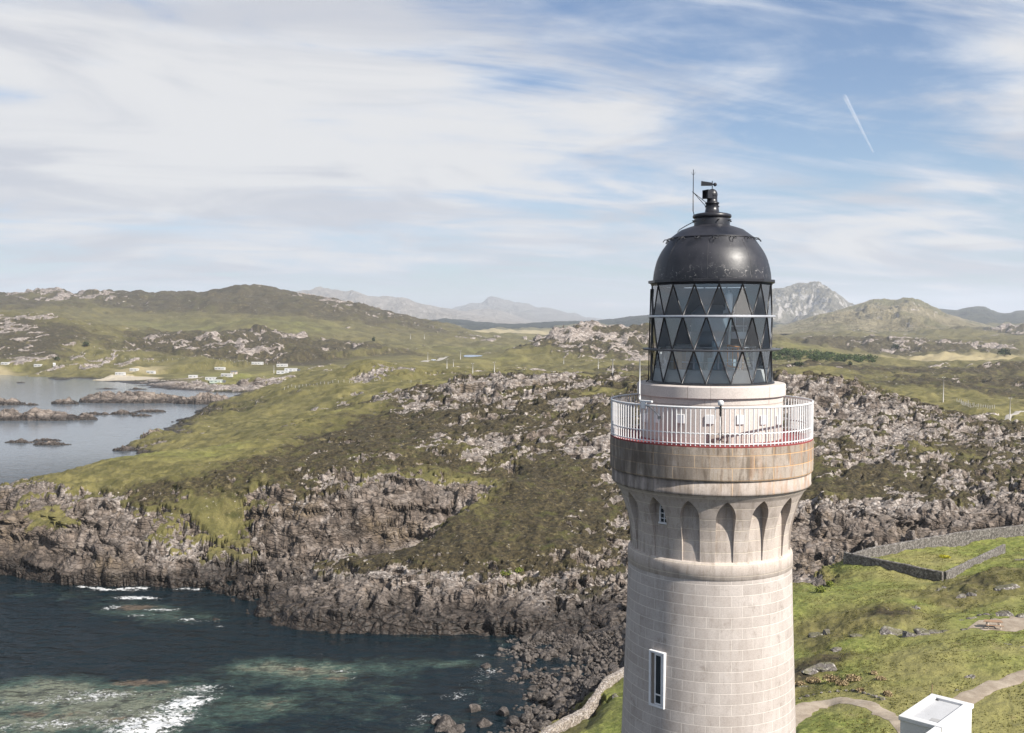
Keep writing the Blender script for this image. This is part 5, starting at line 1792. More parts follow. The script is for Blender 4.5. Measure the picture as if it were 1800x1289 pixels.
box(rk_, -0.52, 0.22, zg[1] + 0.42, 0.06, 1.75, 0.22)
obj('light_rack', rk_, M_ALU, lh)


def at_tower(name, label, cat, bm_, m_):
    t_ = tag(obj(name, bm_, m_), label, cat)
    t_.location = (TX, TD, 0)
    t_.rotation_euler = (0, 0, FACE)
    return t_


bm = bmesh.new()
box(bm, *pol(1.28, ang(-46), zg[0] + 0.62), 0.30, 0.30, 0.56, ang(-30), 0.01)
box(bm, *pol(1.28, ang(-46), zg[0] + 0.915), 0.34, 0.34, 0.03, ang(-30), 0.006)
at_tower('wooden_box', 'plain wooden box standing inside the lantern glass', 'box', bm, paint_material('box_wood', (0.40, 0.24, 0.10), 0.6, (0.24, 0.13, 0.05), 0.5))
bm = bmesh.new()
box(bm, *pol(0.95, ang(-36), zg[0] + 0.72), 0.34, 0.52, 0.62, ang(-20), 0.012)
box(bm, *pol(0.95, ang(-36), zg[0] + 0.25), 0.30, 0.44, 0.30, ang(-20), 0.012)
for k in range(4):
    box(bm, *(Vector(pol(0.95, ang(-36), zg[0] + 0.55 + 0.12 * k)) + Vector(pol(0.175, ang(-20), 0))), 0.012, 0.44, 0.012, ang(-20))
at_tower('cabinet', 'grey equipment cabinet behind the lantern glass', 'cabinet', bm, paint_material('cabinet_grey', (0.26, 0.25, 0.24), 0.5))
bm = bmesh.new()
e1 = Vector(pol(1.22, ang(24), zg[0] + 0.52))
e2 = Vector(pol(1.22, ang(52), zg[0] + 0.42))
upv = Vector((0, 0, 0.62))
for s_ in (0, 1):
    tube(bm, (e1 + upv * s_, e2 + upv * s_), 0.026, 8)
for u in (0, .33, .66, 1):
    q_ = e1.lerp(e2, u)
    tube(bm, (q_, q_ + upv), 0.020, 8)
at_tower('ladder', 'short orange ladder leaning inside the lantern', 'ladder', bm, paint_material('orange_paint', (0.62, 0.25, 0.045), 0.45))
bm = bmesh.new()
box(bm, *pol(1.32, ang(-64), zg[0] + 0.62), 0.06, 0.5, 0.5, ang(-64), 0.004)
box(bm, *pol(1.36, ang(-64), zg[0] + 0.62), 0.03, 0.04, 0.5, ang(-64), 0.004)
at_tower('board', 'pale board propped inside the lantern next to the wooden box', 'board', bm, paint_material('board_wood', (0.44, 0.40, 0.32), 0.6))

# ---------------------------------------------------------------- rocks
def rock_bm(seed, sub=3, cuts=9, rough=0.16, flat=1.0):
    """an angular boulder: a ball planed off by random cuts, then roughened"""
    rnd = random.Random(seed)
    bm_ = bmesh.new()
    bmesh.ops.create_icosphere(bm_, subdivisions=sub, radius=1.0)
    planes = []
    for _ in range(cuts):
        n = Vector((rnd.gauss(0, 1), rnd.gauss(0, 1), rnd.gauss(0, 0.8))).normalized()
        planes.append((n, rnd.uniform(0.42, 0.80)))
    for v in bm_.verts:
        p_ = v.co.copy()
        for n, d_ in planes:
            e_ = p_.dot(n) - d_
            if e_ > 0:
                p_ -= n * e_ * 0.98
        v.co = p_
    co = np.array([v.co[:] for v in bm_.verts])
    nn = (fbm(co[:, 0] * 2.2 + seed, co[:, 1] * 2.2 + co[:, 2] * 1.7, 4, seed) - 0.5) * rough
    for v, k in zip(bm_.verts, nn):
        v.co *= 1 + float(k)
        v.co.z *= flat
    return bm_


def rock_material(name, lo, hi, lich, lich_amt, moss=0.0, scale=1.0):
    mat = bpy.data.materials.new(name)
    mat.use_nodes = True
    N = NB(mat.node_tree)
    bs = N.n['Principled BSDF']
    G_ = N.new('ShaderNodeNewGeometry')
    P = G_.outputs['Position']
    oi = N.new('ShaderNodeObjectInfo').outputs['Random']
    a = N.noise(P, 0.8 * scale, 5, 0.65)
    b = N.noise(P, 3.2 * scale, 6, 0.72)
    c = N.mix(N.ss(a, 0.32, 0.66), lo, hi)
    c = N.mix(N.m('MULTIPLY', oi, 0.45), c, tuple(k * 0.45 for k in lo))
    c = N.mix(N.ss(b, 0.50, 0.64, 0, lich_amt), c, lich)
    v_ = N.voro(P, 1.1 * scale, 'DISTANCE_TO_EDGE')
    c = N.mix(N.ss(v_, 0.0, 0.05, 0.7, 0.0), c, tuple(k * 0.2 for k in lo))
    if moss:
        up = N.sep(G_.outputs['Normal'])[2]
        c = N.mix(N.m('MULTIPLY', N.ss(N.m('ADD', up, N.m('MULTIPLY', N.m('SUBTRACT', a, 0.5), 1.2)), 0.72, 0.95), moss), c, (0.08, 0.078, 0.024))
    N.put(bs.inputs['Base Color'], c)
    bs.inputs['Roughness'].default_value = 0.88
    bs.inputs['Specular IOR Level'].default_value = 0.3
    N.put(bs.inputs['Normal'], N.bump(N.m('ADD', b, N.m('MULTIPLY', N.m('MINIMUM', v_, 0.12), 4.0)), 0.8, 0.12))
    return mat


M_BOULDER = rock_material('boulder_rock', (0.046, 0.039, 0.034), (0.122, 0.104, 0.092), (0.21, 0.188, 0.17), 0.45)
M_OUTCROP = rock_material('outcrop_rock', (0.100, 0.088, 0.080), (0.205, 0.183, 0.168), (0.42, 0.395, 0.368), 0.80, 0.6)
M_ISLET = rock_material('islet_rock', (0.165, 0.130, 0.108), (0.270, 0.220, 0.185), (0.36, 0.31, 0.27), 0.5, 0.0, 0.35)

shapes = []
for k in range(14):
    bm_ = rock_bm(100 + k, 3 if k < 8 else 2, 13, 0.10)
    me_ = bpy.data.meshes.new('boulder')
    bm_.to_mesh(me_)
    bm_.free()
    me_.materials.append(M_BOULDER)
    me_.polygons.foreach_set('use_smooth', [False] * len(me_.polygons))
    shapes.append(me_)

rnd = random.Random(42)
BEACH = [(1092, 1105), (1040, 1118), (985, 1115), (905, 1122), (870, 1140), (848, 1180), (850, 1218), (836, 1248), (800, 1262), (756, 1262), (742, 1289), (760, 1300), (930, 1300), (1000, 1245), (1050, 1215), (1075, 1196), (1092, 1160)]


def in_poly(x_, y_, poly):
    c = False
    for i in range(len(poly)):
        (x0, y0), (x1, y1) = poly[i], poly[i - 1]
        if (y0 > y_) != (y1 > y_) and x_ < (x1 - x0) * (y_ - y0) / (y1 - y0) + x0:
            c = not c
    return c


def flat_hit(px, py, z=1.0):
    dx, dz = ray(px, py)
    d_ = (z - CAM_Z) / dz
    return dx * d_, d_


stones = []
tries = 0
while len(stones) < 1500 and tries < 60000:
    tries += 1
    px, py = rnd.uniform(740, 1095), rnd.uniform(1105, 1300)
    if not in_poly(px, py, BEACH):
        continue
    x_, y_, z_ = hit(px, py)
    if z_ > 6.5:
        continue
    r_ = min(1.5, max(0.22, 0.34 * (rnd.random() ** -0.42)))
    if py < 1140:
        r_ *= 0.75
    if any((x_ - q_[0]) ** 2 + (y_ - q_[1]) ** 2 < (0.62 * (r_ + q_[3])) ** 2 for q_ in stones):
        continue
    stones.append((x_, y_, z_, r_))
# hand-picked giants
for px, py, r_ in [(785, 1278, 1.7), (805, 1284, 1.3), (768, 1270, 1.1), (955, 1232, 1.6), (905, 1270, 1.5), (985, 1240, 1.3), (1030, 1142, 1.1), (930, 1268, 1.3), (1045, 1205, 1.6), (1010, 1190, 1.5), (970, 1150, 1.2), (925, 1155, 1.1), (835, 1248, 1.2), (925, 1128, 1.2), (945, 1122, 1.3), (775, 1283, 1.2), (850, 1275, 1.2), (885, 1254, 1.4)]:
    x_, y_, z_ = hit(px, py)
    stones = [q_ for q_ in stones if (x_ - q_[0]) ** 2 + (y_ - q_[1]) ** 2 > (0.8 * r_) ** 2]
    stones.append((x_, y_, max(z_, -0.2), r_))
stones.sort(key=lambda q_: -q_[3] / q_[1])
few = bmesh.new()
for k, (x_, y_, z_, r_) in enumerate(stones):
    sx, sy, sz = rnd.uniform(0.85, 1.3), rnd.uniform(0.75, 1.1), rnd.uniform(0.6, 0.95)
    rot_ = (rnd.uniform(-0.5, 0.5), rnd.uniform(-0.5, 0.5), rnd.uniform(0, 6.28))
    if k < 290:
        b_ = bpy.data.objects.new('boulder', shapes[k % len(shapes)])
        COL.objects.link(b_)
        b_.location = (x_, y_, z_ + r_ * 0.22)
        b_.rotation_euler = rot_
        b_.scale = (r_ * sx, r_ * sy, r_ * sz)
        tag(b_, 'grey brown angular boulder lying on the rocky cove beach below the lighthouse', 'boulder', 'boulders on the cove beach')
    else:
        m_ = Matrix.Translation((x_, y_, z_ + r_ * 0.2)) @ Matrix.Rotation(rot_[2], 4, 'Z') @ Matrix.Rotation(rot_[0], 4, 'X') @ Matrix.Diagonal((r_ * sx, r_ * sy, r_ * sz, 1))
        src = shapes[8 + k % 6]
        vs = [few.verts.new(m_ @ v.co) for v in src.vertices]
        for p_ in src.polygons:
            few.faces.new([vs[i] for i in p_.vertices])
tag(obj('beach_stones', few, M_BOULDER, smooth=False), 'loose grey stones filling the cove beach between the boulders', 'stones', kind='stuff')


def outcrop(px, py, sizes, label, seed, sink=0.35, rz=None, group=None, mat_=None, name='rock_outcrop'):
    """bedrock breaking through the turf: several interlocking planed blocks in one mesh"""
    rn = random.Random(seed)
    x_, y_, z_ = hit(px, py)
    bm_ = bmesh.new()
    L_, W_, Hh = sizes
    if mat_ is None:
        L_, W_, Hh = L_ * 1.15, W_ * 1.2, Hh * 0.8
    n_ = max(1, int(L_ / max(W_, 0.3) * 1.6))
    for k in range(n_):
        u = (k + 0.5) / n_ - 0.5
        r_ = rock_bm(seed * 31 + k, 3, 11, 0.2)
        s_ = 1.0 - 0.9 * abs(u) * rn.uniform(0.6, 1.2)
        m_ = Matrix.Translation((u * L_ * 0.9, rn.uniform(-0.12, 0.12) * W_, 0)) @ Matrix.Rotation(rn.uniform(-0.4, 0.4), 4, 'Z') @ Matrix.Diagonal((L_ / n_ * 0.85, W_ * 0.55 * s_, Hh * s_ * rn.uniform(0.8, 1.15), 1))
        tmp = bpy.data.meshes.new('t')
        bmesh.ops.transform(r_, matrix=m_, verts=r_.verts)
        r_.to_mesh(tmp)
        r_.free()
        bm_.from_mesh(tmp)
        bpy.data.meshes.remove(tmp)
    o_ = obj(name, bm_, mat_ or M_OUTCROP, smooth=False)
    o_.location = (x_, y_, z_ - Hh * (0.12 + sink * 0.38))
    o_.rotation_euler = (rn.uniform(-0.1, 0.1), rn.uniform(-0.1, 0.1), rz if rz is not None else rn.uniform(-0.4, 0.4))
    return tag(o_, label, 'rock', group)


outcrop(1455, 1112, (3.6, 1.6, 0.75), 'flat pale rock slab in the grass close to the right side of the tower', 1, 0.8, 0.15)
outcrop(1520, 1116, (2.3, 1.2, 0.4), 'scatter of low pale stones right of the flat slab', 2, 0.8, 0.1)
outcrop(1564, 1112, (2.3, 1.9, 1.35), 'tall dark faced rock with a white top, left of the long rock ledge', 3, 0.5, 0.2)
outcrop(1632, 1113, (5.4, 1.7, 1.05), 'long dark rock ledge with a pale rim in the middle of the grass', 4, 0.5, 0.10)
outcrop(1706, 1046, (4.2, 1.8, 1.3), 'dark ribbed crag beside the right end of the garden wall', 5, 0.9, 0.55)
outcrop(1778, 1033, (2.6, 2.0, 1.6), 'rounded grey boulder on the knoll at the right edge', 6, 0.5, 0.2)
outcrop(1795, 985, (2.4, 1.6, 1.3), 'pale rock on the crest of the knoll at the right edge', 7, 0.5, 0.2)
outcrop(1785, 1083, (3.0, 1.8, 1.25), 'white topped rock above the picnic clearing', 8, 0.5, -0.1)
outcrop(1700, 1088, (2.6, 0.8, 0.4), 'row of pale flat stones left of the picnic clearing', 9, 0.6, 0.4)
outcrop(1735, 1080, (2.6, 0.7, 0.42), 'short stony bank behind the picnic table', 10, 0.6, 0.25)
outcrop(1700, 1106, (1.4, 0.6, 0.3), 'small pale stones at the near corner of the picnic clearing', 11, 0.6, 0.3)
outcrop(1440, 1176, (3.0, 1.7, 1.2), 'black and white shaded rock under the dark bank right of the tower', 12, 0.5, 0.35)
outcrop(1478, 1142, (1.9, 1.0, 0.6), 'small pale rock on top of the dark bank', 13, 0.5, 0.2)
outcrop(1703, 1191, (1.2, 0.8, 0.6), 'small grey and white rock in the long grass above the path', 14, 0.5, 0.4)
outcrop(1681, 1213, (0.62, 0.5, 0.5), 'single pale stone next to the far corner of the white building', 15, 0.5, 0.2)
outcrop(1770, 1133, (1.1, 0.5, 0.25), 'flat white stone in the turf, left of a bigger flat stone', 16, 0.8, 0.1)
outcrop(1796, 1138, (1.5, 0.8, 0.3), 'bigger flat white stone in the turf at the right edge', 17, 0.8, 0.1)
outcrop(1610, 1068, (3.2, 0.9, 0.55), 'low dark rocky lip running up the slope below the garden wall', 18, 0.6, 0.7)
outcrop(1652, 1036, (3.4, 0.7, 0.4), 'low broken lip of turf and rock near the garden wall corner', 19, 0.7, 0.8)
outcrop(1420, 1207, (1.7, 0.5, 0.14), 'flat whitish slab in the turf by the path edging stones', 20, 0.9, 0.1)
outcrop(1022, 1132, (5.2, 2.2, 1.9), 'big tilted slab with a black face at the back of the cove beach', 21, 0.4, -0.12, mat_=M_BOULDER)
outcrop(1080, 1150, (3.0, 2.0, 2.6), 'black jagged rocks at the back of the cove beside the tower', 22, 0.4, 0.9, mat_=M_BOULDER)
outcrop(600, 1141, (7.0, 2.2, 0.7), 'low dark rock awash in the sea off the near cliff', 23, 0.3, -0.1, mat_=M_BOULDER)
outcrop(1440, 1030, (3.2, 1.6, 1.6), 'dark rocks by the stony inlet right of the tower', 24, 0.4, 0.4, mat_=M_BOULDER)
outcrop(1085, 1225, (1.3, 1.0, 0.8), 'mossy white flecked rock between the cove wall and the tower', 25, 1.0, 1.2)

# stones edging the path, each a stone of its own
for k in range(16):
    u = k / 15
    pxy = [(1394, 1232), (1440, 1219), (1495, 1214), (1530, 1222), (1552, 1229)]
    i = min(int(u * 4), 3)
    f_ = u * 4 - i
    px, py = pxy[i][0] + (pxy[i + 1][0] - pxy[i][0]) * f_, pxy[i][1] + (pxy[i + 1][1] - pxy[i][1]) * f_
    x_, y_, z_ = hit(px, py)
    s_ = bpy.data.objects.new('edging_stone', shapes[k % 8].copy())
    COL.objects.link(s_)
    s_.data.materials.clear()
    s_.data.materials.append(M_OUTCROP)
    s_.location = (x_, y_, z_ + 0.05)
    q_ = rnd.uniform(0.15, 0.27)
    s_.scale = (q_ * 1.3, q_, q_ * 0.7)
    s_.rotation_euler = (0, 0, rnd.uniform(0, 6))
    tag(s_, 'small pale stone in the row edging the gravel path', 'stone', 'edging stones along the path')


# ---------------------------------------------------------------- rock islets in the bay
def islet(px0, px1, py_base, py_top, label, seed, depth_ratio=0.45, flat=0.7):
    """an islet: footprint from its waterline, height from its top; a real dome of broken rock"""
    d_ = sea_d(py_base)
    dm = d_ * CP + CAM_Z * SP
    Lm = (px1 - px0) / F * dm
    xc = ((px0 + px1) / 2 - 900) / F * dm
    Hm = (py_base - py_top) / F * d_ * 0.8
    Wm = max(Lm * depth_ratio, Hm * 2.2)
    nx_, ny_ = 120, 60
    gx_ = np.linspace(-0.62, 0.62, nx_) * Lm
    gy_ = np.linspace(-0.62, 0.62, ny_) * Wm
    gx2, gy2 = np.meshgrid(gx_, gy_)
    wx_, wy_ = gx2 + xc, gy2 + d_ + Wm * 0.42
    sc_ = max(Lm / 40, 0.35)
    rr = np.sqrt((gx2 / (Lm / 2)) ** 2 + (gy2 / (Wm / 2)) ** 2)
    rr = rr + 0.55 * (fbm(wx_ / (Lm * 0.22), wy_ / (Wm * 0.5), 4, seed) - 0.5)
    env_ = np.clip(1 - rr, -0.3, 1)
    h_ = Hm * 1.15 * np.sign(env_) * np.abs(env_) ** flat * (0.45 + 0.95 * fbm(wx_ / (Lm * 0.16), wy_ / (Wm * 0.4), 4, seed + 3))
    v1, v2, vi = voro(wx_ / (4.5 * sc_) + 0.4 * wy_ / (4 * sc_), wy_ / (3 * sc_), seed + 7)
    h_ += (env_ > 0) * Hm * (0.34 * (vi - 0.5) - 0.30 * (1 - sstep(v2 - v1, 0, 0.14)) + 0.5 * (ridged(wx_ / (5 * sc_), wy_ / (7 * sc_), 4, seed + 21) - 0.6))
    h_ = np.maximum(h_, -1.0) - 0.15
    me_, us_, _ = grid_mesh('rock_islet', wx_, wy_, h_)
    n_ = us_.sum()
    z1 = np.zeros(n_)
    hh_ = h_.reshape(-1)[us_]
    kk_ = 260.0 / max(d_, 260)
    set_pattern(me_, (wx_ * kk_).reshape(-1)[us_], (wy_ * kk_).reshape(-1)[us_], hh_ * kk_)
    cover_attrs(me_, z1 + 1, z1, z1, z1, 1 - sstep(hh_ + 1.5 * (fbm(wx_ / 5, wy_ / 5, 3, seed + 9).reshape(-1)[us_] - 0.5), 0.25 * Hm, 0.25 * Hm + 2.0), (1 - sstep(v2 - v1, 0, 0.12)).reshape(-1)[us_], z1 + 0.35, z1 + 0.55, z1 + 0.05)
    return tag(obj('rock_islet', me_, M_TERR, smooth=True), label, 'islet')


islet(132, 330, 709, 686, 'largest brown rock islet in the bay, below the sandy beach', 1, 0.35, 0.5)
islet(300, 412, 711, 690, 'brown rock islet overlapping the right end of the largest islet', 2, 0.4, 0.6)
islet(84, 134, 711, 699, 'dark rounded islet at the left tip of the largest islet', 3, 0.5, 0.5)
islet(-40, 36, 713, 698, 'pale topped islet cut off by the left edge of the photo', 4, 0.5, 0.6)
islet(40, 64, 713, 707, 'small low skerry right of the cut off islet', 5, 0.6)
islet(-60, 150, 740, 717, 'long ragged brown skerry reaching in from the left edge', 6, 0.28, 0.6)
islet(135, 192, 730, 723, 'low brown skerry at the right end of the long ragged one', 7, 0.4)
islet(188, 236, 729, 720, 'dark low skerry in mid bay right of the ragged one', 8, 0.4)
islet(225, 292, 725, 718.5, 'thin flat dark skerry in mid bay, farthest right', 9, 0.25)
islet(227, 264, 732, 726.5, 'thin dark skerry just below the flat one in mid bay', 10, 0.3)
islet(52, 106, 776, 769, 'thin upper skerry with a knob in the near part of the bay', 11, 0.3)
islet(2, 62, 779, 772, 'thin left skerry in the near part of the bay', 12, 0.3)
islet(48, 116, 783, 774, 'dark lower skerry with foam beside it in the near part of the bay', 13, 0.35)
islet(26, 44, 673.5, 670.5, 'tiny dark rock in the far part of the bay', 14, 0.5)
islet(160, 208, 684.5, 682, 'thin dark rock in the water left of the sandy beach', 15, 0.25)
islet(222, 256, 685, 681.5, 'thin dark rock in the water behind the largest islet', 16, 0.3)
islet(196, 238, 793, 784, 'black rock point at the near foot of the grassy headland', 17, 0.5, 0.6)
islet(244, 284, 775, 752, 'black stack of rock at the tip of the grassy shore', 18, 0.7, 0.5)


# ---------------------------------------------------------------- drystone walls
def wall_material(name, lo, hi, lich):
    mat = bpy.data.materials.new(name)
    mat.use_nodes = True
    N = NB(mat.node_tree)
    bs = N.n['Principled BSDF']
    P = N.new('ShaderNodeNewGeometry').outputs['Position']
    v_ = N.voro(P, 3.0, 'DISTANCE_TO_EDGE')
    vc = N.new('ShaderNodeSeparateColor')
    N.put(vc.inputs[0], N.voro(P, 3.0, 'F1', 'Color'))
    b = N.noise(P, 2.4, 6, 0.72)
    c = N.mix(vc.outputs[0], lo, hi)
    c = N.mix(N.ss(b, 0.48, 0.60, 0, 0.85), c, lich)
    c = N.mix(N.ss(v_, 0.0, 0.07, 0.85, 0.0), c, tuple(k * 0.2 for k in lo))
    N.put(bs.inputs['Base Color'], c)
    bs.inputs['Roughness'].default_value = 0.92
    N.put(bs.inputs['Normal'], N.bump(N.m('ADD', N.m('MULTIPLY', N.m('MINIMUM', v_, 0.12), 5.0), N.m('MULTIPLY', b, 0.5)), 0.9, 0.10))
    return mat


M_WALL = wall_material('lichened_stone_wall', (0.075, 0.067, 0.060), (0.155, 0.138, 0.124), (0.275, 0.257, 0.235))
M_COVEWALL = wall_material('rubble_wall', (0.185, 0.152, 0.124), (0.31, 0.265, 0.22), (0.44, 0.40, 0.365))


def stone_wall(P0, height, thick, label, mat_, seed, n_per=2.2, base_drop=0.4, level=False):
    """a wall along ground points with an uneven coping"""
    P0 = np.array(P0, float)
    seg_ = np.linalg.norm(np.diff(P0, axis=0), axis=1)
    s_ = np.concatenate(([0], np.cumsum(seg_)))
    n_ = int(s_[-1] * n_per) + 2
    u = np.linspace(0, s_[-1], n_)
    L_ = np.stack((np.interp(u, s_, P0[:, 0]), np.interp(u, s_, P0[:, 1])), -1)
    tg = np.gradient(L_, axis=0)
    tg /= np.linalg.norm(tg, axis=1)[:, None]
    nr_ = np.stack((-tg[:, 1], tg[:, 0]), -1)
    zg_ = samp(H, L_[:, 0], L_[:, 1])
    if level:
        zg_ = np.polyval(np.polyfit(u, zg_, 1), u)
    zg_ = np.convolve(np.pad(zg_, 6, mode='edge'), np.ones(13) / 13, 'valid')
    top = zg_ + height + 0.10 * (fbm(u * 1.7, u * 0, 3, seed) - 0.5) * 2
    prof_ = [(-0.5, -base_drop), (-0.5, 0.3), (-0.47, 0.7), (-0.45, 0.94), (-0.28, 1.0), (0.28, 1.0), (0.45, 0.94), (0.47, 0.7), (0.5, 0.3), (0.5, -base_drop)]
    bm_ = bmesh.new()
    rings = []
    for i in range(n_):
        ring_ = []
        for k, (w_, v_) in enumerate(prof_):
            j_ = 0.05 * (vnoise(np.array([u[i] * 2.3]), np.array([k * 1.7]), seed + 3)[0] - 0.5) * 2
            z_ = zg_[i] - base_drop if v_ < 0 else zg_[i] + (top[i] - zg_[i]) * v_
            q_ = L_[i] + nr_[i] * (w_ * thick + j_)
            ring_.append(bm_.verts.new((q_[0], q_[1], z_)))
        rings.append(ring_)
    for i in range(n_ - 1):
        for k in range(len(prof_) - 1):
            bm_.faces.new((rings[i][k], rings[i + 1][k], rings[i + 1][k + 1], rings[i][k + 1]))
    bm_.faces.new(list(reversed(rings[0])))
    bm_.faces.new(rings[-1])
    bmesh.ops.recalc_face_normals(bm_, faces=bm_.faces)
    return tag(obj('stone_wall', bm_, mat_, smooth=False), label, 'wall')


def g2(px, d_):
    return ((px - 900) / F * (d_ * CP + (CAM_Z - 11) * SP), d_)


A1, A2, A3 = g2(1484, 165), g2(1657, 152), g2(1765, 172)
B1, B2, B3 = g2(1530, 170.5), g2(1690, 180.5), g2(1830, 186)
stone_wall([A1, A2], 1.45, 0.55, 'dark shaded side wall of the grassy garden enclosure', M_WALL, 1, base_drop=1.2, level=True)
stone_wall([(A2[0] + 0.4, A2[1] + 0.25), A3], 1.25, 0.5, 'short sunlit end wall of the garden enclosure running up to the knoll', M_WALL, 2, base_drop=1.2, level=True)
stone_wall([(A1[0] + 0.3, A1[1] + 0.35), B1, B2, B3, g2(1960, 192)], 1.75, 0.55, 'long grey back wall of the garden enclosure under the cliff', M_WALL, 3, base_drop=1.2, level=True)
stone_wall([g2(1738, 186.5), g2(1766, 190.5), g2(1800, 191), g2(1900, 193)], 1.6, 0.55, 'upper enclosure wall behind the garden at the right edge', M_WALL, 4, base_drop=1.2)
cw = [g2(px, d_) for px, d_ in [(900, 95), (950, 100), (1000, 104.8), (1030, 108.2), (1060, 112.2), (1080, 115.5), (1096, 119), (1130, 123)]]
stone_wall(cw, 1.1, 0.9, 'pale rubble wall curving along the top of the cove beside the tower', M_COVEWALL, 5)

# ---------------------------------------------------------------- flat roofed white building
M_RENDER = paint_material('white_render', (0.56, 0.56, 0.56), 0.7, (0.44, 0.43, 0.415), 0.4, scale=1.3)
M_ROOFTOP = paint_material('weathered_white_roof', (0.40, 0.405, 0.415), 0.8, (0.28, 0.28, 0.28), 0.6, scale=1.6)
zr = 0.0
RT = 62.0
c_far = at(1639, 1221, RT + 2.6)
zr = 24.6
def roof_pt(px, py, z=zr):
    dx, dz = ray(px, py)
    d_ = (z - CAM_Z) / dz
    return Vector((dx * d_, d_, z))
q_far, q_left, q_right = roof_pt(1639, 1220), roof_pt(1580, 1257), roof_pt(1709, 1237)
ex_ = (q_right - q_far); ey_ = (q_left - q_far)
Lx_, Ly_ = ex_.length, ey_.length
ux, uy = ex_.normalized(), ey_.normalized()
# square it up about the mean of its two walls' bearings
phi = math.atan2(ux.y, ux.x)
phi2 = math.atan2(uy.y, uy.x) + math.pi / 2
phi = (phi + phi2) / 2 if abs(phi - phi2) < 1 else phi
ux = Vector((math.cos(phi), math.sin(phi), 0))
uy = Vector((math.sin(phi), -math.cos(phi), 0))
if uy.dot(ey_) < 0:
    uy = -uy
Ly_ = Ly_ * 1.0
bld = thing('flat_roofed_building', 'small white flat roofed building at the bottom right beside the path', 'building', tuple(q_far.xy) + (0,), phi)
zb = min(ground(q_far.x, q_far.y), ground(q_left.x, q_left.y), ground(q_right.x, q_right.y)) - 1.0
sg = -1 if Vector((-math.sin(phi), math.cos(phi), 0)).dot(uy) < 0 else 1
Lx2, Ly2 = Lx_, Ly_
bm = bmesh.new()
box(bm, Lx2 / 2, sg * Ly2 / 2, (zb + zr - 0.3) / 2, Lx2, Ly2, zr - 0.3 - zb)
obj('wall', bm, M_RENDER, bld)
bm = bmesh.new()
ov, tk = 0.10, 0.42
for (x0, x1, y0, y1) in ((-ov, Lx2 + ov, -ov, tk), (-ov, Lx2 + ov, Ly2 - tk, Ly2 + ov), (-ov, tk, tk, Ly2 - tk), (Lx2 - tk, Lx2 + ov, tk, Ly2 - tk)):
    box(bm, (x0 + x1) / 2, sg * (y0 + y1) / 2, zr - 0.15, x1 - x0 - 0.004, y1 - y0 - 0.004, 0.30, 0, 0.03)
obj('parapet', bm, M_RENDER, bld)
bm = bmesh.new()
box(bm, Lx2 / 2, sg * Ly2 / 2, zr - 0.22, Lx2 - 0.8, Ly2 - 0.8, 0.1)
obj('roof', bm, M_ROOFTOP, bld)
bm = bmesh.new()
box(bm, tk + 0.12, sg * (tk + 0.10), zr - 0.12, 0.18, 0.12, 0.12, 0, 0.02)
obj('roof_outlet', bm, M_STEEL, bld)
bm = bmesh.new()
box(bm, Lx2 - 0.17, sg * (Ly2 + ov + 1.5), (zb + zr) / 2 - 0.02, 0.42, 2.98, zr - 0.06 - zb, 0, 0.03)
obj('side_wall', bm, M_RENDER, bld)
bm = bmesh.new()
box(bm, Lx2 * 0.72, sg * (Ly2 * 0.78), zr - 0.162, 0.8, 0.55, 0.016)
obj('roof_patch', bm, paint_material('grey_felt', (0.30, 0.30, 0.30), 0.9), bld)
bm = bmesh.new()
cx_, cy_ = Lx2 - 0.60, sg * (Ly2 + 2.1)
box(bm, cx_, cy_, zr - 0.62, 0.16, 0.34, 0.10, 0, 0.02)
box(bm, cx_ - 0.06, cy_ - 0.1, zr - 0.52, 0.14, 0.1, 0.16, 0, 0.02)
tube(bm, ((Lx2 - 0.3, cy_, zr - 0.66), (cx_, cy_, zr - 0.62)), 0.03, 6)
obj('wall_lamp', bm, M_CABLE, bld)

# ---------------------------------------------------------------- picnic table on the clearing
M_TIMBER = paint_material('weathered_timber', (0.27, 0.165, 0.10), 0.75, (0.18, 0.105, 0.06), 0.5)
M_PALETIMBER = paint_material('pale_timber', (0.58, 0.50, 0.42), 0.7, (0.36, 0.26, 0.18), 0.4)
x_, y_, z_ = hit(1746, 1104)
pt = thing('picnic_table', 'wooden picnic table with a red brown top on the gravel clearing', 'table', (x_, y_, z_ + 0.02), R(-14))
bm = bmesh.new()
for k in range(5):
    box(bm, 0, -0.32 + 0.16 * k, 0.75, 1.8, 0.145, 0.04, 0, 0.006)
obj('tabletop', bm, M_TIMBER, pt)
for s_ in (-1, 1):
    bm = bmesh.new()
    for k in range(2):
        box(bm, 0, s_ * (0.66 + 0.14 * k), 0.45, 1.8, 0.125, 0.04, 0, 0.006)
    obj('bench_seat', bm, M_TIMBER, pt)
    for sx in (-1, 1):
        bm = bmesh.new()
        tube(bm, ((sx * 0.62, s_ * 0.22, 0.73), (sx * 0.62, s_ * 0.66, 0.0)), 0.055, 4)
        obj('leg', bm, M_PALETIMBER, pt)
for sx in (-1, 1):
    bm = bmesh.new()
    box(bm, sx * 0.55, 0, 0.41, 0.05, 1.62, 0.09)
    box(bm, sx * 0.55, 0, 0.69, 0.05, 0.72, 0.08)
    obj('cross_beam', bm, M_PALETIMBER, pt)

# lone post behind the white building
x_, y_, z_ = hit(1638, 1219)
bm = bmesh.new()
tube(bm, ((0, 0, -0.2), (0.02, 0, 0.75)), 0.035, 7, 0.03)
box(bm, 0.02, 0, 0.76, 0.075, 0.075, 0.03)
o = tag(obj('post', bm, M_TIMBER), 'thin wooden post in the grass behind the white building', 'post')
o.location = (x_, y_, z_)

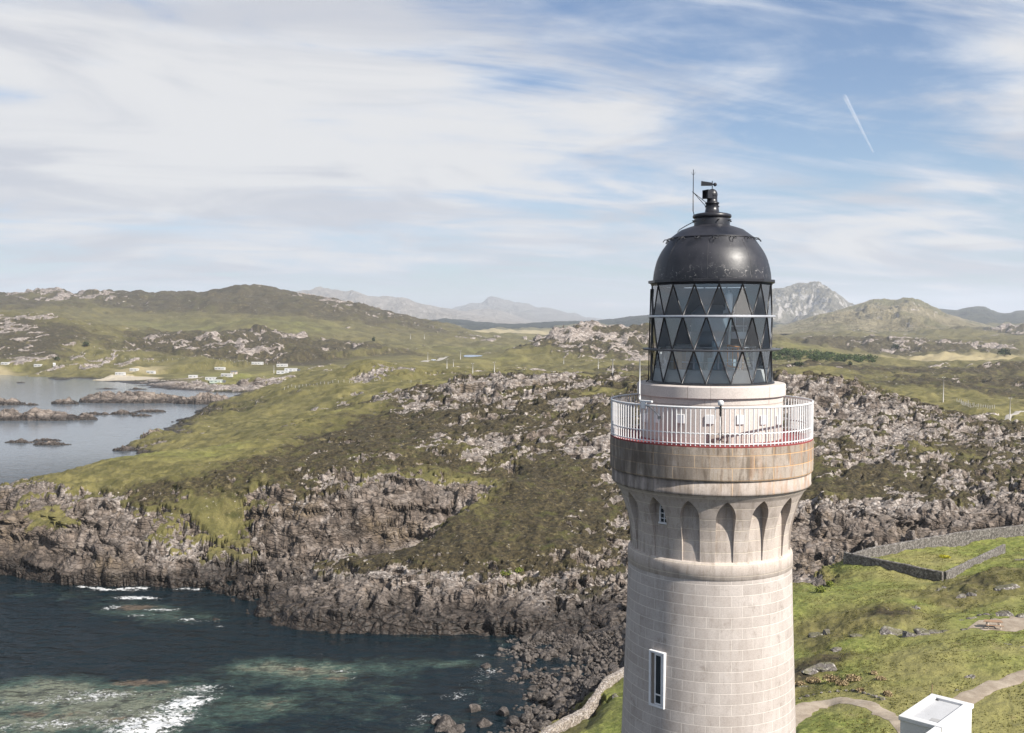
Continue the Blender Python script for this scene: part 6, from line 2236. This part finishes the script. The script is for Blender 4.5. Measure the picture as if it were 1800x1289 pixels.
# ---------------------------------------------------------------- utility poles
M_POLE = paint_material('silvered_pole', (0.42, 0.40, 0.38), 0.8, (0.28, 0.26, 0.24), 0.5)
M_INS = paint_material('insulator', (0.30, 0.30, 0.31), 0.3)
PP = [(1658, 662, 707, 'tall utility pole with a crossarm standing behind the right rocky ridge'),
      (1775, 698, 737, 'utility pole with a crossarm beside the bend of the pale road'),
      (991, 628, 640, 'utility pole below the rocky hill, left of two others'),
      (1051.6, 629, 648.5, 'taller utility pole below the rocky hill, left of the tower'),
      (1077, 644, 662, 'utility pole on the rough ground nearest to the tower on its left'),
      (831, 643, 656.5, 'utility pole on the valley floor behind the grassy hill'),
      (797, 632, 645, 'utility pole in the valley below the end of the road'),
      (869, 643, 654, 'utility pole in the valley just above the white rocky summit'),
      (809.5, 616, 632, 'utility pole on the valley floor next to the pond'),
      (785.6, 635, 648, 'utility pole right of the road end in the valley'),
      (752, 620, 633, 'leaning utility pole by the parked car'),
      (721.5, 587, 596, 'far utility pole on the green slope, left one of a pair'),
      (746, 588, 596.5, 'far utility pole on the green slope, right one of a pair'),
      (481.5, 643, 656, 'utility pole standing among the white caravans')]
for px, y0, y1, lab in PP:
    x_, y_, z_ = hit(px, y1)
    hgt_ = min(max((y1 - y0) * y_ / F, 6.0), 12.0)
    rr_ = 0.16 + 0.00012 * y_
    pole = thing('utility_pole', lab, 'pole', (x_, y_, z_ - 0.3), R(8), 'utility poles across the moor')
    bm = bmesh.new()
    tube(bm, ((0, 0, 0), (0, 0, hgt_ + 0.3)), rr_, 8, rr_ * 0.72)
    obj('post', bm, M_POLE, pole, True)
    bm = bmesh.new()
    box(bm, 0, 0, hgt_ - 0.1, 1.7, 0.14, 0.16)
    obj('crossarm', bm, M_POLE, pole)
    for s_ in (-0.75, 0, 0.75):
        bm = bmesh.new()
        tube(bm, ((s_, 0, hgt_ - 0.02), (s_, 0, hgt_ + 0.25)), 0.06, 6)
        obj('insulator', bm, M_INS, pole)

# ---------------------------------------------------------------- post-and-wire fences
def fence(pixs, n_, label, h_=1.15, r_=0.09, mat_=M_POLE):
    base = [hit(px, py) for px, py in pixs]
    b0 = base[0]
    f_ = thing('fence', label, 'fence', tuple(b0))
    tops = []
    pb = bmesh.new()
    tube(pb, ((0, 0, -0.3), (0, 0, h_)), r_, 5)
    pme = bpy.data.meshes.new('fence_post')
    pb.to_mesh(pme)
    pb.free()
    pme.materials.append(mat_)
    for k in range(n_):
        u = k / (n_ - 1) * (len(base) - 1)
        i = min(int(u), len(base) - 2)
        q_ = base[i] + (base[i + 1] - base[i]) * (u - i)
        z_ = ground(q_[0], q_[1])
        p_ = bpy.data.objects.new('fence_post', pme)
        COL.objects.link(p_)
        p_.parent = f_
        p_.location = (q_[0] - b0[0], q_[1] - b0[1], z_ - b0[2])
        tops.append(Vector(p_.location) + Vector((0, 0, h_ * 0.9)))
    for dz in (0, 0.45):
        wb = bmesh.new()
        tube(wb, [t_ - Vector((0, 0, dz)) for t_ in tops], 0.02, 4)
        obj('wire', wb, M_STEEL, f_)
    return f_


fence([(1682, 706), (1700, 714), (1720, 716), (1748, 718)], 22, 'pale post fence on the moor behind the right rocky ridge', 1.5, 0.13)
fence([(1690, 708), (1704, 711), (1712, 714)], 8, 'short length of fence above the pale post fence', 1.5, 0.12)
fence([(500, 685), (540, 679), (580, 675), (640, 673), (740, 674)], 26, 'post fence across the grassy hill left of centre', 1.3, 0.10)
fence([(220, 632), (300, 633), (400, 639), (470, 641)], 30, 'long fence behind the white caravans', 1.4, 0.14)

# ---------------------------------------------------------------- static caravans and huts round the bay
M_CARAVAN = paint_material('cream_caravan', (0.47, 0.46, 0.44), 0.5, (0.38, 0.36, 0.33), 0.3, scale=1.0)
M_CROOF = paint_material('pale_roof', (0.56, 0.56, 0.55), 0.6)
M_GREENWALL = paint_material('pale_green_wall', (0.38, 0.44, 0.38), 0.6)
M_TANWALL = paint_material('tan_wall', (0.46, 0.38, 0.30), 0.7)
M_HUTGLASS = paint_material('grey_glass', (0.14, 0.16, 0.18), 0.2)
M_DROOF = paint_material('dark_roof', (0.10, 0.105, 0.11), 0.7)
HUTS = [(8, 641.7, 14, 4.4, 0, 'cream caravan at the far left edge of the bay'), (66, 645.2, 14, 3.6, 0, 'cream caravan standing alone left of the small white shed'),
        (95, 644.0, 4, 3.0, 2, 'tiny white shed on the grass left of the rocks'), (210.5, 660, 17, 4.6, 0, 'caravan just behind the left end of the sandy beach'),
        (235, 653, 15, 4.2, 0, 'caravan on the rocks above the sandy beach'), (264.5, 657.3, 15, 3.8, 0, 'caravan at the right end of the sandy beach'),
        (338.5, 665, 15, 2.8, 0, 'low long caravan below the green field'), (370, 669, 19, 4.8, 1, 'white hut with a dark end wall, upper of two by the shore'),
        (379, 673.5, 22, 5.0, 3, 'pale green hut in front of the white hut by the shore'), (398, 662.7, 20, 4.8, 0, 'white caravan in front of the tan house'),
        (410.5, 658.2, 11, 4.4, 4, 'tan house behind a white caravan'), (386, 650.6, 18, 4.6, 0, 'caravan alone in the middle of the green field'),
        (452, 641.2, 20, 4.0, 0, 'caravan at the top of the green field'), (495.5, 645.2, 19, 5.0, 0, 'caravan near the utility pole, upper of three'),
        (511, 653.2, 22, 4.6, 1, 'white hut with a grey end, middle of three near the utility pole'), (497, 657.2, 22, 4.6, 1, 'white hut with a grey end, lowest of three near the utility pole')]
for px, py, w_, h_, kind_, lab in HUTS:
    x_, y_, z_ = hit(px, py, 500)
    L_ = w_ * y_ / F
    hh_ = max(2.4, h_ * y_ / F)
    dp_ = min(3.2, L_ * 0.6)
    hut = thing('caravan' if kind_ == 0 else 'hut' if kind_ in (1, 3) else 'shed' if kind_ == 2 else 'house', lab, 'caravan' if kind_ == 0 else 'house' if kind_ == 4 else 'hut', (x_, y_ + dp_ / 2, z_ - 0.25), R(rnd.uniform(-8, 8)) if kind_ != 3 else R(4), 'caravans and huts round the bay')
    bm = bmesh.new()
    box(bm, 0, 0, hh_ / 2, L_, dp_, hh_, 0, 0.08)
    obj('body', bm, (M_CARAVAN, M_RENDER, M_RENDER, M_GREENWALL, M_TANWALL)[kind_], hut)
    bm = bmesh.new()
    ov_ = 0.12
    hr_ = 0.35 if kind_ in (0, 1, 3) else 0.9
    vs = [bm.verts.new(v) for v in [(-L_ / 2 - ov_, -dp_ / 2 - ov_, hh_), (L_ / 2 + ov_, -dp_ / 2 - ov_, hh_), (L_ / 2 + ov_, 0, hh_ + hr_), (-L_ / 2 - ov_, 0, hh_ + hr_), (L_ / 2 + ov_, dp_ / 2 + ov_, hh_), (-L_ / 2 - ov_, dp_ / 2 + ov_, hh_)]]
    for f_ in ((0, 1, 2, 3), (3, 2, 4, 5), (1, 4, 2), (0, 3, 5), (0, 5, 4, 1)):
        bm.faces.new([vs[i] for i in f_])
    obj('roof', bm, M_CROOF if kind_ in (0, 2) else M_CARAVAN if kind_ in (1, 3) else M_DROOF, hut)
    nwin = 0 if kind_ == 2 else max(2, int(L_ / 2.6))
    for k in range(nwin):
        bm = bmesh.new()
        box(bm, -L_ / 2 + (k + 0.5) * L_ / nwin, -dp_ / 2 - 0.02, hh_ * 0.60, L_ / nwin * 0.5, 0.05, hh_ * 0.26)
        obj('window', bm, M_HUTGLASS, hut)
    bm = bmesh.new()
    box(bm, L_ * 0.36 if kind_ != 2 else 0, -dp_ / 2 - 0.03, hh_ * 0.40, 0.8, 0.05, hh_ * 0.74)
    obj('door', bm, M_CROOF, hut)
    if kind_ in (1, 3):
        bm = bmesh.new()
        box(bm, L_ / 2 + 1.1, 0.2, hh_ * 0.45, 2.2, dp_ * 0.85, hh_ * 0.9, 0, 0.05)
        obj('extension', bm, M_DROOF, hut)

# ---------------------------------------------------------------- parked car by the valley road
x_, y_, z_ = hit(762, 634, 500)
car = thing('parked_car', 'pale car parked beside the valley road', 'car', (x_, y_, z_ + 0.05), R(20))
bm = bmesh.new()
prof_ = [(-2.1, 0.35), (2.1, 0.35), (2.12, 0.75), (1.95, 0.92), (1.1, 1.0), (-1.9, 1.02), (-2.12, 0.8)]
a_s = [bm.verts.new((p_[0], -0.85, p_[1])) for p_ in prof_]
b_s = [bm.verts.new((p_[0], 0.85, p_[1])) for p_ in prof_]
bm.faces.new(a_s)
bm.faces.new(list(reversed(b_s)))
for k in range(len(prof_)):
    bm.faces.new((a_s[k], b_s[k], b_s[(k + 1) % len(prof_)], a_s[(k + 1) % len(prof_)]))
obj('body', bm, paint_material('car_paint', (0.62, 0.66, 0.74), 0.25), car)
bm = bmesh.new()
prof_ = [(1.1, 1.0), (0.45, 1.5), (-1.3, 1.52), (-1.85, 1.02)]
a_s = [bm.verts.new((p_[0], -0.74, p_[1])) for p_ in prof_]
b_s = [bm.verts.new((p_[0], 0.74, p_[1])) for p_ in prof_]
bm.faces.new(a_s)
bm.faces.new(list(reversed(b_s)))
for k in range(4):
    bm.faces.new((a_s[k], b_s[k], b_s[(k + 1) % 4], a_s[(k + 1) % 4]))
obj('cabin', bm, M_DARKGLASS, car)
for sx in (-1.3, 1.3):
    for sy in (-0.82, 0.82):
        bm = bmesh.new()
        tube(bm, ((sx, sy - 0.1, 0.33), (sx, sy + 0.1, 0.33)), 0.33, 14)
        obj('wheel', bm, M_CABLE, car)

# ---------------------------------------------------------------- pond in the valley
bm = bmesh.new()
vs = []
for k in range(48):
    a_ = 2 * math.pi * k / 48
    w_ = 1.12 + 0.12 * math.sin(3 * a_ + 1)
    vs.append(bm.verts.new((POND[0] + 8.0 * w_ * math.cos(a_), POND[1] + 26 * w_ * math.sin(a_), POND[2] + 0.25)))
bm.faces.new(vs)
tag(obj('pond', bm, paint_material('pond_water', (0.10, 0.15, 0.24), 0.12)), 'small blue pond on the valley floor', 'pond', kind='structure')


# ---------------------------------------------------------------- bushes, woodland and tufts
def leaf_material(name, lo, hi):
    mat = bpy.data.materials.new(name)
    mat.use_nodes = True
    N = NB(mat.node_tree)
    bs = N.n['Principled BSDF']
    P = N.new('ShaderNodeNewGeometry').outputs['Position']
    rp = N.new('ShaderNodeNewGeometry').outputs['Random Per Island']
    c = N.mix(rp, lo, hi)
    c = N.mix(N.ss(N.noise(P, 0.15, 3, 0.6), 0.4, 0.65, 0, 0.5), c, hi)
    N.put(bs.inputs['Base Color'], c)
    bs.inputs['Roughness'].default_value = 0.85
    bs.inputs['Specular IOR Level'].default_value = 0.15
    return mat


def leaf_cloud(bm_, centre, rx, ry, rz_, n_, size, rn):
    """many small leaf clumps through an uneven volume"""
    for _ in range(n_):
        while True:
            p_ = Vector((rn.uniform(-1, 1), rn.uniform(-1, 1), rn.uniform(-0.3, 1)))
            if p_.length < 1:
                break
        p_ *= 0.55 + 0.45 * rn.random()
        c_ = Vector(centre) + Vector((p_.x * rx, p_.y * ry, p_.z * rz_))
        n = Vector((rn.gauss(0, 1), rn.gauss(0, 1), rn.gauss(0.5, 1))).normalized()
        t1 = n.orthogonal().normalized()
        t2 = n.cross(t1)
        s_ = size * rn.uniform(0.6, 1.3)
        vs_ = [bm_.verts.new(c_ + t1 * s_ * a_ + t2 * s_ * b_ + n * s_ * 0.15 * c2) for a_, b_, c2 in ((-1, 0, 0), (0, -0.7, 1), (1, 0, 0), (0, 0.7, 1))]
        bm_.faces.new(vs_)


M_WOOD = leaf_material('woodland_leaves', (0.016, 0.030, 0.008), (0.060, 0.092, 0.022))
M_BUSH = leaf_material('bush_leaves', (0.012, 0.022, 0.010), (0.045, 0.060, 0.022))
M_GORSE = leaf_material('yellow_gorse', (0.20, 0.22, 0.02), (0.50, 0.43, 0.03))
M_STRAW = leaf_material('dry_grass', (0.16, 0.115, 0.058), (0.34, 0.265, 0.155))
rn = random.Random(5)
bm = bmesh.new()
for k in range(230):
    px = 1300 + 240 * rn.random()
    f_ = (px - 1300) / 240
    py = 608 + f_ * 22 + rn.random() * (24 - 16 * f_)
    x_, y_, z_ = hit(px, py, 700)
    r_ = rn.uniform(2.2, 4.2)
    leaf_cloud(bm, (x_, y_, z_ + r_ * 0.3), r_ * 1.2, r_ * 1.2, r_, 46, 0.75, rn)
tag(obj('woodland', bm, M_WOOD), 'low green wood on the slope right of the lantern', 'wood', kind='stuff')


def bush(px, py, w_, h_, label, mat_=M_BUSH, name='bush', n_=150, cat='bush', leaf=None, dmin=55):
    x_, y_, z_ = hit(px, py, dmin)
    b_ = thing(name, label, cat, (x_, y_, z_))
    f_ = bmesh.new()
    leaf_cloud(f_, (0, 0, h_ * 0.35), w_ / 2, w_ / 2, h_ * 0.65, n_, leaf or max(w_, h_) * 0.09, rn)
    obj('foliage', f_, mat_, b_)
    s_ = bmesh.new()
    tube(s_, ((0, 0, -0.1), (0.02 * w_, 0, h_ * 0.3)), w_ * 0.04, 6, w_ * 0.02)
    for a_ in (0.5, 2.6, 4.4):
        tube(s_, ((0.01 * w_, 0, h_ * 0.15), (w_ * 0.25 * math.cos(a_), w_ * 0.25 * math.sin(a_), h_ * 0.5)), w_ * 0.022, 5, w_ * 0.01)
    obj('stem', s_, M_TIMBER, b_)
    return b_


bush(151, 610, 8, 7, 'dark round bush on the rough hillside left of centre', dmin=700)
bush(657, 602, 5, 9, 'small dark conifer on the green slope', name='conifer', cat='tree', dmin=900)
bush(1494, 644, 5, 4, 'single dark bush on the moor below the wood', dmin=600)
bush(1404, 643, 9, 3, 'low dark bush close to the right side of the lantern', dmin=500)
bush(1575, 614, 14, 8, 'clump of dark bushes at the foot of the sunlit hill', dmin=900)
bush(1765, 626, 18, 10, 'dark trees on the flat ground at the far right', dmin=900)
bush(100, 634, 7, 5, 'dark bush among the rocks above the left shore', dmin=700)
g_ = bush(1661, 981, 2.3, 0.45, 'flat yellow gorse patch on the lawn inside the garden enclosure', M_GORSE, 'gorse', 420, 'gorse', 0.11)
for px, py, w_, h_, lab in [(1430, 1199, 1.7, 0.5, 'large straw coloured grass tussock beside the tower'), (1462, 1197, 2.0, 0.55, 'straw coloured tussock in the middle of the dry patch'), (1500, 1196, 1.9, 0.5, 'straw coloured tussock at the right end of the dry patch'),
                            (1548, 1195, 1.1, 0.3, 'small flat dry tussock right of the dry patch'), (1536, 1185, 0.7, 0.3, 'small brown tussock above the dry patch'), (1405, 1205, 1.3, 0.4, 'dry tussock touching the edge of the tower'), (1480, 1203, 1.4, 0.35, 'low dry tussock along the near edge of the dry patch'),
                            (1560, 1223, 0.9, 0.45, 'brown tussock at the end of the path edging stones'), (1512, 1216, 0.8, 0.35, 'dry tussock just above the path edging stones')]:
    bush(px, py, w_, h_, lab, M_STRAW, 'grass_tussock', 420, 'grass', 0.10)
for px, py, w_, h_, lab in [(1442, 1042, 1.6, 1.0, 'leafy green bush at the edge of the stony inlet'), (1458, 1030, 1.3, 0.8, 'smaller green bush above the stony inlet'), (890, 1012, 3.2, 1.2, 'bright green bush on the cliff top left of the tower'), (912, 1006, 2.0, 0.9, 'yellow green bush beside the bright green one on the cliff top')]:
    bush(px, py, w_, h_, lab, leaf_material('cliff_bush', (0.05, 0.075, 0.015), (0.17, 0.19, 0.035)), 'bush', 260, 'bush', 0.14)

# short grass standing in the turf near the tower
verts, faces, tones = [], [], []
rg_ = np.random.default_rng(3)
N_T = 55000
px_ = rg_.uniform(1380, 1830, N_T)
dd_ = np.sqrt(rg_.uniform(70 ** 2, 176 ** 2, N_T))
xs_ = (px_ - 900) / F * dd_
ok_ = (samp(green_p, xs_, dd_) > 0.45) & (samp(rmask, xs_, dd_) < 0.3)
for line, wd in PATHS[:3]:
    for p_ in line[::3]:
        ok_ &= (xs_ - p_[0]) ** 2 + (dd_ - p_[1]) ** 2 > (wd * 0.55) ** 2
dens = fbm(xs_ / 2.6, dd_ / 2.6, 4, 900)
ok_ &= rg_.random(N_T) < sstep(dens, 0.36, 0.66)
xs_, dd_ = xs_[ok_], dd_[ok_]
zs2 = samp(H, xs_, dd_)
nv = 0
for x_, y_, z_ in zip(xs_, dd_, zs2):
    a0_ = rg_.random() * 6.28
    s_ = 0.04 + 0.09 * rg_.random() ** 2.5
    for k in range(3):
        a_ = a0_ + k * 2.1
        cx_, sx_ = math.cos(a_), math.sin(a_)
        ln = 0.5 * s_ * rg_.random()
        verts += [(x_ - sx_ * s_ * 0.7, y_ + cx_ * s_ * 0.7, z_ - 0.03), (x_ + sx_ * s_ * 0.7, y_ - cx_ * s_ * 0.7, z_ - 0.03), (x_ + cx_ * (ln + s_ * 0.5), y_ + sx_ * (ln + s_ * 0.5), z_ + s_ * 1.0)]
        faces.append((nv, nv + 1, nv + 2))
        nv += 3
me_ = bpy.data.meshes.new('grass_tufts')
me_.from_pydata(verts, [], faces)
tag(obj('grass_tufts', me_, leaf_material('tuft_blades', (0.062, 0.068, 0.016), (0.195, 0.180, 0.056))), 'rough tufts of grass over the slopes beside the lighthouse', 'grass', kind='stuff')

# ---------------------------------------------------------------- vapour trail
bm = bmesh.new()
DV = 22000.0
p0, p1 = at(1485, 170, DV), at(1535, 268, DV * 1.25)
pts_ = [Vector(p0) + (Vector(p1) - Vector(p0)) * (k / 24) for k in range(25)]
tube(bm, pts_, 46, 10, 20, cap=False)
mat = bpy.data.materials.new('vapour')
mat.use_nodes = True
mat.node_tree.nodes.clear()
N = NB(mat.node_tree)
P = N.new('ShaderNodeNewGeometry').outputs['Position']
lw = N.new('ShaderNodeLayerWeight')
lw.inputs['Blend'].default_value = 0.5
df = N.new('ShaderNodeBsdfDiffuse')
df.inputs['Color'].default_value = (0.95, 0.95, 0.95, 1)
tl = N.new('ShaderNodeBsdfTranslucent')
tl.inputs['Color'].default_value = (0.95, 0.95, 0.95, 1)
ad = N.new('ShaderNodeMixShader')
ad.inputs[0].default_value = 0.5
N.l.new(df.outputs[0], ad.inputs[1])
N.l.new(tl.outputs[0], ad.inputs[2])
tp = N.new('ShaderNodeBsdfTransparent')
mx = N.new('ShaderNodeMixShader')
soft = N.m('MULTIPLY', N.m('SUBTRACT', 1.0, lw.outputs['Facing']), N.ss(N.noise(P, 0.004, 4, 0.6), 0.25, 0.6, 0.35, 0.8))
N.put(mx.inputs[0], soft)
N.l.new(tp.outputs[0], mx.inputs[1])
N.l.new(ad.outputs[0], mx.inputs[2])
out = N.new('ShaderNodeOutputMaterial')
N.l.new(mx.outputs[0], out.inputs['Surface'])
tag(obj('vapour_trail', bm, mat, smooth=True), 'short white vapour trail slanting down the blue sky on the right', 'vapour trail')

# ---------------------------------------------------------------- the air
HZ = (-9000.0, 9000.0, -9000.0, 17000.0, -12.0, 430.0)
bm = bmesh.new()
box(bm, (HZ[0] + HZ[1]) / 2, (HZ[2] + HZ[3]) / 2, (HZ[4] + HZ[5]) / 2, HZ[1] - HZ[0], HZ[3] - HZ[2], HZ[5] - HZ[4])
mat = bpy.data.materials.new('air')
mat.use_nodes = True
mat.node_tree.nodes.clear()
N = NB(mat.node_tree)
pv = N.new('ShaderNodeVolumePrincipled')
pv.inputs['Color'].default_value = (0.86, 0.92, 1.0, 1)
pv.inputs['Density'].default_value = 8.0e-5
pv.inputs['Anisotropy'].default_value = 0.1
out = N.new('ShaderNodeOutputMaterial')
N.l.new(pv.outputs[0], out.inputs['Volume'])
tag(obj('haze', bm, mat), 'pale summer haze over the hills', 'haze', kind='stuff')
